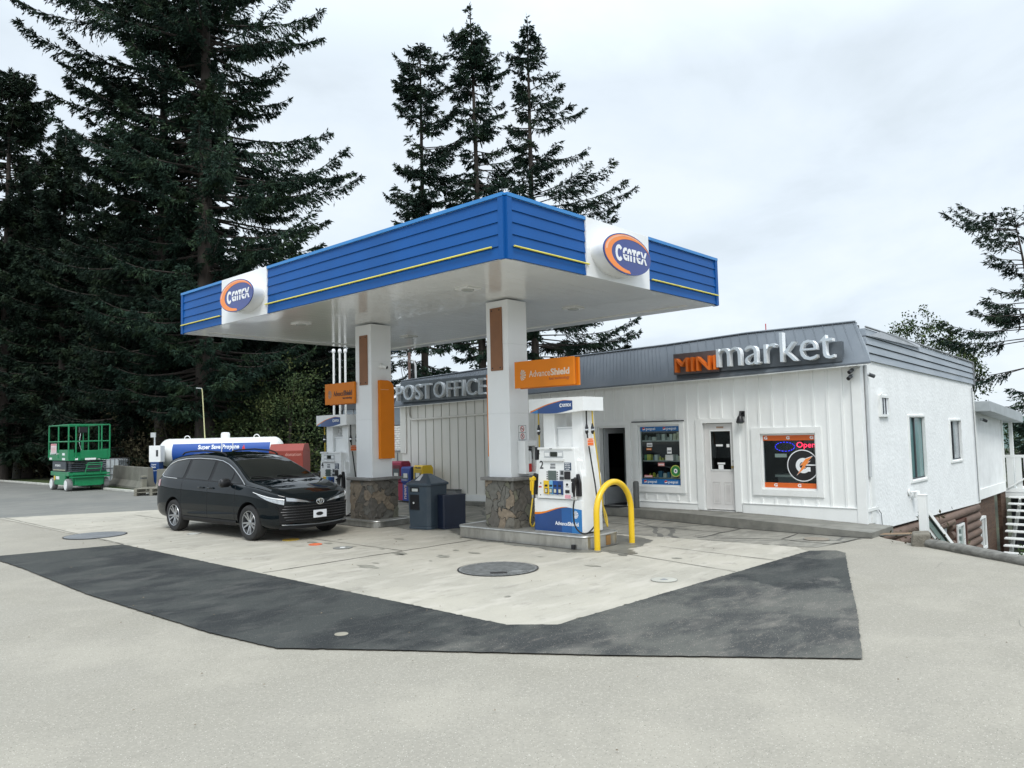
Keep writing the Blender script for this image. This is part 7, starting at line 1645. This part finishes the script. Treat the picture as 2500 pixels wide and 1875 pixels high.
t = thing('flat_board', 'thin brown board lying on the ground by the stucco corner', 'board', (15.0, 4.55, 0.0), R_(-50)); c = MB(); c.box(-0.5, 0.5, -0.12, 0.12, 0.004, 0.024); c.build('board', mat('brown_board', (0.22, 0.15, 0.09), 0.9), t); c = MB(); c.box(-0.5, 0.4, -0.123, -0.12, 0.004, 0.026); c.build('broken_edge', woodg, t)

# ------------------------------------------------------------------ trees
def foliage_mat(name, a, b, c_, rough=0.85, nscale=0.9):
    m = bpy.data.materials.new(name); m.use_nodes = True; t = m.node_tree; n = t.nodes; l = t.links; p = n['Principled BSDF']
    tc = n.new('ShaderNodeTexCoord'); nz = n.new('ShaderNodeTexNoise'); nz.inputs['Scale'].default_value = nscale; nz.inputs['Detail'].default_value = 5; l.new(tc.outputs['Object'], nz.inputs['Vector'])
    r = n.new('ShaderNodeValToRGB'); l.new(nz.outputs[0], r.inputs[0])
    r.color_ramp.elements[0].position = 0.35; r.color_ramp.elements[0].color = (*a, 1); r.color_ramp.elements[1].position = 0.68; r.color_ramp.elements[1].color = (*c_, 1)
    e = r.color_ramp.elements.new(0.5); e.color = (*b, 1)
    n2 = n.new('ShaderNodeTexNoise'); n2.inputs['Scale'].default_value = 13; l.new(tc.outputs['Object'], n2.inputs['Vector'])
    mr = n.new('ShaderNodeMapRange'); mr.inputs[1].default_value = 0.3; mr.inputs[2].default_value = 0.7; mr.inputs[3].default_value = 0.55; mr.inputs[4].default_value = 1.5; l.new(n2.outputs[0], mr.inputs[0])
    oi = n.new('ShaderNodeObjectInfo'); m3 = n.new('ShaderNodeMapRange'); m3.inputs[3].default_value = 0.75; m3.inputs[4].default_value = 1.25; l.new(oi.outputs['Random'], m3.inputs[0])
    mu = n.new('ShaderNodeMath'); mu.operation = 'MULTIPLY'; l.new(mr.outputs[0], mu.inputs[0]); l.new(m3.outputs[0], mu.inputs[1])
    sc = n.new('ShaderNodeVectorMath'); sc.operation = 'SCALE'; l.new(r.outputs[0], sc.inputs[0]); l.new(mu.outputs[0], sc.inputs['Scale']); l.new(sc.outputs[0], p.inputs['Base Color'])
    p.inputs['Roughness'].default_value = rough; p.inputs['Specular IOR Level'].default_value = 0.25
    return m
fir = foliage_mat('fir_needles', (0.007, 0.019, 0.013), (0.014, 0.033, 0.021), (0.034, 0.058, 0.027))
fir_d = foliage_mat('fir_needles_dark', (0.006, 0.015, 0.010), (0.012, 0.027, 0.016), (0.030, 0.049, 0.022))
leafm = foliage_mat('broad_leaves', (0.024, 0.042, 0.016), (0.050, 0.078, 0.028), (0.115, 0.13, 0.045))
leafg = foliage_mat('laurel_leaves', (0.03, 0.06, 0.02), (0.06, 0.10, 0.03), (0.12, 0.15, 0.05))
browns = foliage_mat('brown_scrub', (0.04, 0.034, 0.02), (0.07, 0.06, 0.034), (0.10, 0.10, 0.05))
bark = mat('bark', (0.055, 0.045, 0.038), 0.95, var=0.35, nscale=5, bump=1.0, bscale=25, stretch=(1, 1, 0.25))
bark_pale = mat('bark_pale', (0.13, 0.125, 0.11), 0.95, var=0.35, nscale=4, bump=0.8, bscale=15, dirt=(0.06, 0.06, 0.05), damt=0.7)
RR = np.array([math.sin(R_(42.56)), -math.cos(R_(42.56))])           # the picture's right, on the ground

def raw_mesh(name, V, F, m, parent=None):
    """V (n,3), F (k,4) numpy"""
    me = bpy.data.meshes.new(name); me.vertices.add(len(V)); me.vertices.foreach_set('co', V.astype(np.float32).ravel())
    k = F.shape[1]; me.loops.add(F.size); me.loops.foreach_set('vertex_index', F.astype(np.int32).ravel())
    me.polygons.add(len(F)); me.polygons.foreach_set('loop_start', np.arange(0, F.size, k, dtype=np.int32))
    try: me.polygons.foreach_set('loop_total', np.full(len(F), k, dtype=np.int32))
    except Exception: pass
    me.materials.append(m); me.update(calc_edges=True)
    o = bpy.data.objects.new(name, me); COL.objects.link(o)
    if parent: o.parent = parent
    return o
def leaves(P, D, N_, L, Wd):
    """diamond leaves: base P, direction D (unit), side N_ (unit), length, width -> verts, faces"""
    n = len(P); L = L[:, None]; Wd = Wd[:, None]
    V = np.stack([P, P+D*L*0.45+N_*Wd, P+D*L, P+D*L*0.45-N_*Wd], 1).reshape(-1, 3)
    F = np.arange(4*n).reshape(n, 4); return V, F
def unit(v): return v/np.maximum(1e-9, np.linalg.norm(v, axis=-1, keepdims=True))

def conifer(name, label, loc, env, H, seed, group, tr=0.35, dens=1.0, whorl=0.42, droop=0.25, m=None, lean=(0, 0), base=0.0, per=6, leafL=0.26, tufts=0.0, spread=1.0):
    """env: list of (z, reach to the picture's left, reach to the right) in metres"""
    rng = np.random.default_rng(seed)
    t = thing(name, label, 'conifer', loc, group=group)
    def axis(z): f = z/H; return np.array([lean[0]*f*f, lean[1]*f*f, z])
    ez = [e[0] for e in env]; el_ = [e[1] for e in env]; er = [e[2] for e in env]
    c = MB(); zs = np.linspace(-0.3, H, 14); c.tube([tuple(axis(z)) for z in zs], [max(0.02, tr*(1-z/H)**0.8+0.015) if z > 0 else tr*1.15 for z in zs], 10)
    Ps, Ds, Ns, Ls, Ws = [], [], [], [], []
    z = base if base else ez[0]
    while z < H-0.15:
        nb = rng.integers(max(3, per-2), per+1); f = z/H
        gap = rng.random() < tufts
        for b in range(nb):
            if gap and rng.random() < 0.7: continue
            az = rng.uniform(0, 2*math.pi); d2 = np.array([math.cos(az), math.sin(az)]); cs = float(d2@RR)
            zz = z+rng.uniform(-.2, .2); l_, r_ = np.interp(zz, ez, el_), np.interp(zz, ez, er)
            reach = (l_*(1-cs)/2+r_*(1+cs)/2)*(1.0 if abs(cs) > .5 else 0.85)*rng.choice([1.0, rng.uniform(.55, 1.0), rng.uniform(.4, .9)])*spread
            reach *= 0.86+0.30*math.sin(zz*1.9+az*1.3+seed)*math.sin(zz*0.83+seed*2.1)
            if reach < 0.12: continue
            up0 = 0.75*max(0, f-0.55)/0.45*0.9 + rng.uniform(-.12, .18); dr = droop*rng.uniform(.6, 1.5)
            n_ = max(4, int(reach/0.22)); s = np.linspace(0, 1, n_)
            path = axis(zz)[None]+np.concatenate([d2[None]*(s*reach)[:, None], ((up0*s-dr*s**1.6*(1.25-0.9*s)+0.18*s**4)*reach*0.75)[:, None]], 1)
            side0 = np.array([-d2[1], d2[0], 0.0]); path += side0*(np.cumsum(rng.normal(0, .02, n_))*reach*0.2)[:, None]
            if reach > 0.8: c.tube([tuple(p) for p in path[::2 if n_ > 6 else 1]], [max(.008, tr*0.13*(1-k/ max(1, len(path[::2 if n_ > 6 else 1])))+.006) for k in range(len(path[::2 if n_ > 6 else 1]))], 4, cap=False)
            # twigs on both sides
            k = max(6, int(reach*11*dens)); u = rng.uniform(0.10 if reach < 2 else 0.22, 1.0, k)**0.8; idx = u*(n_-1); i0 = np.minimum(idx.astype(int), n_-2); fr = (idx-i0)[:, None]
            B = path[i0]*(1-fr)+path[i0+1]*fr; tang = unit(path[i0+1]-path[i0]); sg = np.where(rng.random(k) < .5, -1, 1)[:, None]
            tl = (0.20+0.26*reach**0.7*(1-u)**0.7)*rng.uniform(.6, 1.2, k); tl = np.minimum(tl, 1.15)
            td = unit(tang*rng.uniform(.35, 1.0, (k, 1))+side0*sg*rng.uniform(.5, 1.0, (k, 1))+np.array([0, 0, -1.0])*rng.uniform(.05, .75, (k, 1)))
            q = 6+int(2.5*dens)
            for j in range(q):
                w_ = (j+rng.uniform(0, .8, k))/q; P = B+td*(tl*w_)[:, None]+np.array([0, 0, -.10])*(w_**2*tl)[:, None]
                nd = unit(td+rng.normal(0, .40, (k, 3))+np.array([0, 0, -.35])); Ps.append(P); Ds.append(nd)
                Ns.append(unit(np.cross(nd, rng.normal(0, 1, (k, 3))))); Ls.append(leafL*rng.uniform(.6, 1.25, k)); Ws.append(leafL*rng.uniform(.09, .17, k))
        z += whorl*rng.uniform(.7, 1.3)*(1.0 if f < .8 else .7)
    # leader tip
    k = 40; zz = rng.uniform(H-1.0, H, k); P = np.stack([axis(z_) for z_ in zz]); nd = unit(rng.normal(0, 1, (k, 3))*[1, 1, .4]+[0, 0, .5]); Ps.append(P); Ds.append(nd); Ns.append(unit(np.cross(nd, rng.normal(0, 1, (k, 3))))); Ls.append(np.full(k, .22)); Ws.append(np.full(k, .035))
    c.build('trunk', bark, t, smooth=50)
    V, F = leaves(*[np.concatenate(a) for a in (Ps, Ds, Ns, Ls, Ws)]); raw_mesh('crown', V, F, m or fir, t)
    return t
def broadleaf(name, label, loc, clumps, seed, group, m=None, n=760, leaf=0.11, stems=5, cat='tree', bm=None):
    """clumps: (x right, y away, z, radius) in the picture's frame, relative to loc"""
    rng = np.random.default_rng(seed); t = thing(name, label, cat, loc, group=group)
    AW = np.array([-RR[1], RR[0]]); Ps, Ds, Ns, Ls, Ws = [], [], [], [], []
    c = MB()
    for i, (a, b, z, r) in enumerate(clumps):
        cc = np.array([*(RR*a+AW*b), z]); k = int(n*r*r)
        sub_ = rng.normal(0, .62, (max(4, int(10*r)), 3))*r; pick = rng.integers(0, len(sub_), k)
        P = cc+sub_[pick]+rng.normal(0, .22*r**.5, (k, 3)); nd = unit(rng.normal(0, 1, (k, 3))+np.array([0, 0, -.35])); Ps.append(P); Ds.append(nd); Ns.append(unit(np.cross(nd, rng.normal(0, 1, (k, 3))+[0, 0, 1.5]))); Ls.append(leaf*rng.uniform(.7, 1.5, k)); Ws.append(leaf*rng.uniform(.22, .38, k))
        if z > 0.3: mid = cc*np.array([.45, .45, .5])+rng.normal(0, .15, 3); c.tube([(0.1*rng.normal(), 0.1*rng.normal(), -0.2), tuple(mid), tuple(cc)], [0.05+.012*z, .035+.006*z, .012], 6)
    c.build('trunk', bm or bark, t, smooth=50)
    V, F = leaves(*[np.concatenate(x) for x in (Ps, Ds, Ns, Ls, Ws)]); raw_mesh('crown', V, F, m or leafm, t)
    return t
def place(px, depth):
    """ground point seen in picture column px (0..2500) at a given depth"""
    d = FW+RT*((px-1250)/1864)-UP*(0.066); return (d.x*depth, d.y*depth, 0.0)

# the big firs on the left
def envp(rows, depth, px0, hor, L0=None):
    """rows of (picture row of the 1508-wide crop, left, right extents in the same units) to metres"""
    k = depth/1864/1.508
    return sorted([(2.02+(hor-zy/1.508)*depth/1864, l*k, r*k) for zy, l, r in rows])
e1 = envp([(-700, 20, 20), (-450, 200, 200), (-200, 320, 330), (0, 380, 400), (50, 400, 400), (110, 400, 560), (150, 400, 500), (210, 400, 420), (300, 380, 330), (380, 380, 380), (440, 380, 320), (490, 380, 520), (520, 380, 600), (580, 360, 520), (640, 360, 640), (700, 360, 570), (770, 360, 590), (840, 360, 430), (900, 360, 530), (1000, 380, 440), (1200, 350, 380), (1500, 260, 260)], 36, 500, 1076)
conifer('fir_tree', 'tallest dark fir on the left, its top beyond the picture', place(500, 36), e1, e1[-1][0], 1, 'tall firs left of the canopy', tr=.46, dens=1.6, whorl=.44, per=9, spread=1.12, leafL=.23, tufts=.26, droop=.38)
e2 = envp([(-550, 15, 15), (-300, 160, 140), (-100, 280, 200), (0, 330, 240), (60, 430, 250), (120, 500, 260), (170, 440, 260), (210, 430, 260), (300, 440, 260), (380, 370, 260), (450, 370, 260), (520, 270, 260), (640, 310, 260), (760, 330, 260), (900, 360, 260), (1200, 330, 220), (1500, 220, 200)], 37.5, 395, 1078)
conifer('fir_tree', 'tall dark fir just left of the tallest one with long upper left branches', place(395, 37.5), e2, e2[-1][0], 2, 'tall firs left of the canopy', tr=.34, dens=1.6, whorl=.44, per=8, spread=1.15, leafL=.24, droop=.36)
e3 = [(2, 2.4, 2.8), (6, 3.4, 4.2), (11, 3.0, 3.8), (14, 2.2, 3.0), (17, 1.5, 1.8), (19.6, .2, .2)]
conifer('fir_tree', 'dark fir with a narrow top at mid height on the far left', place(150, 42), e3, 19.8, 3, 'firs at the left edge', tr=.25, dens=1.6, per=8, m=fir_d)
e4 = [(2, 3, 3), (7, 3.8, 3.6), (14, 3.0, 2.8), (19, 2.4, 2.6), (22, 1.6, 1.8), (23.6, .2, .2)]
conifer('fir_tree', 'tall dark fir cut by the left edge of the picture', place(8, 43), e4, 23.8, 4, 'firs at the left edge', tr=.3, dens=1.6, per=8, m=fir_d)
proto = conifer('fir_tree', 'dark fir filling the gap behind the scissor lift', place(120, 48), [(1, 3.6, 3.6), (6, 3.6, 3.6), (10, 2.6, 2.6), (13, .2, .2)], 13.2, 5, 'dark firs massed at the back left', tr=.25, dens=1.5, per=9, whorl=.38, m=fir_d)
labs = ['dark fir directly behind the left end of the propane tank', 'dark fir mass behind the propane tank dome', 'dark fir behind the left end of the canopy', 'lower dark fir right of the tallest fir', 'dark fir between the left edge and the scissor lift', 'dark fir behind the tallest fir trunk', 'dark low fir behind the left column', 'dark fir beyond the scissor lift platform', 'dark fir at the far left behind the bare tree', 'dark fir behind the waste bin side of the canopy', 'dark fir hidden behind the pump four', 'dark far fir seen through the left trees', 'dark fir with a ragged top between the far left firs and the tall pair', 'dark fir filling in below the long left branches of the tall pair', 'dark fir mass at the far left edge behind the bare trunk']
for i, (px, dp, sc, rz) in enumerate(((330, 40, .95, 1.1), (610, 42, .85, 2.2), (470, 46, 1.15, 3.9), (690, 44, .95, .4), (60, 50, 1.25, 5.1), (560, 40, .80, 2.9), (800, 46, .82, 1.7), (230, 46, 1.0, 4.4), (-40, 46, 1.1, .9), (900, 50, .72, 3.3), (740, 50, .9, 5.6), (400, 52, 1.35, .2), (245, 43, 1.12, 1.9), (320, 44, 1.2, 3.3), (70, 45, 1.3, 2.6))):
    o = copy_tree(proto); o.location = place(px, dp); o.scale = (sc*1.05, sc*1.05, sc); o.rotation_euler[2] = rz; o['label'] = labs[i]
# the three slender firs behind the shop
mz = lambda zy: (1063-zy/1.843)/1864*40+2
def envz(rows, k=.01164): return sorted([(mz(zy), l*k, r*k) for zy, l, r in rows])
A = envz([(172, 10, 14), (220, 80, 95), (250, 110, 140), (330, 125, 115), (400, 80, 110), (480, 105, 120), (560, 60, 150), (640, 90, 175), (700, 80, 150), (760, 150, 130), (830, 190, 190), (900, 120, 130), (980, 120, 80), (1150, 60, 70), (1500, 190, 100), (1700, 160, 160)])
conifer('fir_tree', 'left one of the three slender firs above the canopy', place(1040, 40), A, mz(168)+.35, 11, 'three slender firs behind the shop', tr=.22, dens=1.7, whorl=.42, per=8, droop=.5, tufts=.34, base=5.5, leafL=.21, spread=1.3)
B = envz([(2, 8, 8), (40, 40, 30), (110, 110, 70), (150, 120, 90), (200, 90, 90), (250, 60, 130), (330, 140, 140), (400, 120, 140), (470, 90, 130), (560, 130, 130), (640, 100, 150), (720, 90, 170), (800, 120, 140), (900, 110, 150), (1500, 200, 180), (1700, 160, 180)])
conifer('fir_tree', 'tallest middle one of the three slender firs above the canopy', place(1182, 41), B, mz(-5)+1.1, 12, 'three slender firs behind the shop', tr=.24, dens=1.7, whorl=.42, per=8, droop=.5, tufts=.30, base=5, leafL=.21, lean=(-.2, .25), spread=1.3)
Cc = envz([(58, 8, 8), (130, 30, 30), (200, 60, 80), (260, 75, 100), (310, 90, 120), (380, 70, 130), (450, 90, 200), (520, 80, 290), (560, 100, 260), (600, 80, 400), (680, 90, 350), (750, 80, 230), (820, 120, 310), (890, 100, 400), (960, 80, 440), (1060, 60, 420), (1500, 120, 390), (1640, 150, 300)])
conifer('fir_tree', 'right one of the three slender firs, with long branches reaching right', place(1312, 40), Cc, mz(55)+.4, 13, 'three slender firs behind the shop', tr=.24, dens=1.5, whorl=.46, per=8, droop=.26, tufts=.22, base=5, leafL=.22, spread=1.1)
# right-hand fir, mostly outside the picture
e5 = [(1.2, 1.8, 2), (3, 3.0, 3), (4.2, 4.0, 4), (5.5, 3.2, 3), (6.6, 4.9, 4), (7.6, 4.4, 4), (8.6, 3.8, 3.6), (9.8, 4.2, 3.6), (10.6, 3.4, 3), (11.3, 2.6, 2.6), (12.6, 2.9, 2.6), (13.6, 2.7, 2.5), (14.4, 2.4, 2), (15, .4, .4)]
conifer('fir_tree', 'ragged fir with a bent trunk at the right edge of the picture', (place(2570, 35)[0], place(2570, 35)[1], -2.6), [(z_*.93+1.2, a_, b_) for z_, a_, b_ in e5], 14.1, 21, 'firs at the right edge', tr=.17, dens=1.25, whorl=.46, per=6, droop=.42, tufts=.48, base=2.5, leafL=.20, lean=(-.9, .8), spread=1.0)
o = copy_tree(proto); o.location = (*place(2620, 55)[:2], -3.5); o.scale = (.8, .8, .62); o.rotation_euler[2] = 2.0; o['label'] = 'dark low fir behind the deck at the right edge'
# broadleaf trees and scrub
broadleaf('broadleaf_tree', 'dark leafy broadleaf tree right behind the propane tank', place(690, 36), [(-2.2, 0, 2.4, 1.1), (-1, 0, 3.2, 1.2), (0.2, 0.2, 3.8, 1.3), (1.2, 0, 3.0, 1.2), (2.2, 0, 2.2, 1.1), (0, -.5, 1.8, 1.3), (-1.8, -.4, 1.2, 1.1), (1.8, -.4, 1.1, 1.1), (0.6, 0, 4.9, .9)], 31, 'leafy trees behind the propane tank', leaf=.13)
broadleaf('broadleaf_tree', 'dark leafy broadleaf tree above the left end of the propane tank', place(520, 38), [(-2, 0, 2.2, 1.1), (-.8, 0, 3.4, 1.2), (.5, 0, 3.9, 1.2), (1.7, 0, 3.0, 1.1), (0, -.3, 2, 1.2), (-1, 0, 1, 1.2), (1, 0, 1, 1.2)], 32, 'leafy trees behind the propane tank', leaf=.13)
broadleaf('shrub', 'dark ragged shrub right of the scissor lift', place(345, 40), [(-1.5, 0, 1.2, 1.0), (0, 0, 1.9, 1.1), (1.2, 0, 1.3, 1.1), (0, 0, 3.0, .9)], 33, 'shrubs along the left verge', leaf=.11, cat='shrub', m=browns)
sh = broadleaf('shrub', 'brownish scrub shrub behind the scissor lift', place(150, 44), [(-1.4, 0, 1.0, 1.1), (0, 0, 1.8, 1.2), (1.3, 0, 1.2, 1.1), (-.4, 0, 3.0, 1.0), (.8, 0, 3.8, .9), (-1.2, 0, 4.4, .8)], 34, 'shrubs along the left verge', leaf=.11, cat='shrub', m=browns, n=620)
for i, (px, dp, sc, lb) in enumerate(((60, 46, 1.2, 'brownish scrub shrub left of the scissor lift'), (260, 43, 1.0, 'brownish scrub shrub just right of the scissor lift mast'), (-20, 45, 1.4, 'tall brown scrub shrub at the left edge of the picture'), (430, 37, .8, 'brownish shrub behind the concrete barrier'), (110, 50, 1.9, 'taller brown scrub rising behind the scissor lift'), (205, 47, 1.7, 'tall scrub shrub behind the liquid tote'), (300, 43, 1.5, 'scrub shrub between the liquid tote and the filling cabinet'), (30, 48, 2.1, 'tall ragged scrub behind the bare trunk'), (470, 40, 1.4, 'dark scrub shrub above the left end of the propane tank'))):
    o = copy_tree(sh); o.location = place(px, dp); o.scale = (sc,)*3; o.rotation_euler[2] = i*1.3; o['label'] = lb
broadleaf('broadleaf_tree', 'green leafy tree top showing above the grey parapet', (*place(2225, 42)[:2], -0.55), [(-.7, 0, 7.2, .75), (.1, 0, 7.9, .7), (.9, 0, 7.3, .7), (1.5, 0, 6.6, .7), (0, 0, 6.2, .9)], 41, 'leafy tree tops behind the shop roof', m=leafg, leaf=.15, n=800)
broadleaf('broadleaf_tree', 'rounder green tree top beside the end of the grey parapet', (*place(2345, 40)[:2], -0.8), [(-1.1, 0, 6.4, .8), (-.4, 0, 7.1, .8), (.4, 0, 6.9, .8), (1.0, 0, 6.0, .75), (0, 0, 5.6, 1.0), (1.1, 0, 5.0, .7)], 42, 'leafy tree tops behind the shop roof', m=leafg, leaf=.15, n=800)
broadleaf('shrub', 'green leafy shrub behind the deck at the right edge', (*place(2490, 38)[:2], -2), [(-.8, 0, 2.6, .9), (.4, 0, 3.2, 1.0), (1.4, 0, 2.6, 1), (0, 0, 1.5, 1.1)], 43, 'shrubs at the right edge', m=leafg, leaf=.13, cat='shrub')
broadleaf('shrub', 'small heap of dead leaves and twigs behind the concrete block', (14.35, 3.6, -.1), [(-.25, 0, .1, .28), (.1, 0, .08, .25), (.35, 0, .0, .2)], 44, None, m=browns, leaf=.06, n=900, cat='leaf heap')
broadleaf('weed_tuft', 'small green weed tuft at the foot of the far stairs', (26.3, 4.35, -2.0), [(0, 0, .1, .3), (.3, 0, .1, .25)], 45, None, m=leafg, leaf=.1, n=700, cat='weeds')
# bare grey tree at the far left
rng = random.Random(77); t = thing('bare_tree', 'bare grey trunked tree at the left edge of the picture', 'tree', place(42, 44))
c = MB(); c.tube([(0, 0, -.2), (.05, 0, 2.5), (-.1, .1, 5), (-.3, .1, 8), (-.4, .2, 11)], [.22, .18, .15, .10, .03], 10); c.build('trunk', bark_pale, t, smooth=50)
c = MB()
for i in range(26):
    z = rng.uniform(3.0, 10.5); a = rng.uniform(0, 6.28); L = rng.uniform(1.0, 3.0); p = [Vector((-.02*z, .01*z, z))]
    for k in range(6): p.append(p[-1]+Vector((math.cos(a)*L/6+rng.gauss(0, .08), math.sin(a)*L/6+rng.gauss(0, .08), L/6*rng.uniform(.4, 1.3))))
    c.tube(p, .035, 5, .006)
    for k in (2, 3, 4):
        q = [p[k]]; a2 = a+rng.uniform(-1, 1)
        for s_ in range(4): q.append(q[-1]+Vector((math.cos(a2)*.2, math.sin(a2)*.2, rng.uniform(.05, .25))))
        c.tube(q, .014, 4, .004)
c.build('branches', bark_pale, t, smooth=True)
# far wood closing the view at the left
rngw = np.random.default_rng(99); k = 110000
AWv = np.array([-RR[1], RR[0]]); a = rngw.uniform(-26, 10, k); b = rngw.uniform(0, 5, k)
zt = 11.5+2.2*np.sin(a*.9)+1.3*np.sin(a*2.3+1)-0.12*np.maximum(0, a+6)**1.4; z = zt*rngw.random(k)**.85
P = np.stack([RR[0]*a+AWv[0]*b, RR[1]*a+AWv[1]*b, z], 1); nd = unit(rngw.normal(0, 1, (k, 3))+[0, 0, -.5])
V, F = leaves(P, nd, unit(np.cross(nd, rngw.normal(0, 1, (k, 3)))), rngw.uniform(.35, .8, k), rngw.uniform(.08, .2, k))
o = raw_mesh('far_wood', V, F, fir_d); o.location = place(600, 58); tag(o, 'dark far wood closing the view behind the left trees', 'wood', kind='stuff')
# litter of small stones and leaves on the lot
rng = random.Random(4); c = MB()
for i in range(260):
    x, y = rng.uniform(2.2, 14), rng.uniform(1.5, 22)
    if lot_side(x, y) > -0.2: continue
    s = rng.uniform(.004, .011) * (1+ (x+y)*0.03); a = rng.random()*3; z0 = 0.021
    c.add([(x-s, y, z0), (x, y-s*rng.uniform(.4, 1), z0), (x+s, y+s*.3, z0), (x, y+s*rng.uniform(.4, 1), z0), (x, y, z0+s*rng.uniform(.3, .8))], [(0, 1, 4), (1, 2, 4), (2, 3, 4), (3, 0, 4)])
o = c.build('grit', mat('grit', (0.16, 0.13, 0.09), 0.9, var=0.5, nscale=20)); tag(o, 'scattered grit and leaf litter on the paving', 'litter', kind='stuff')
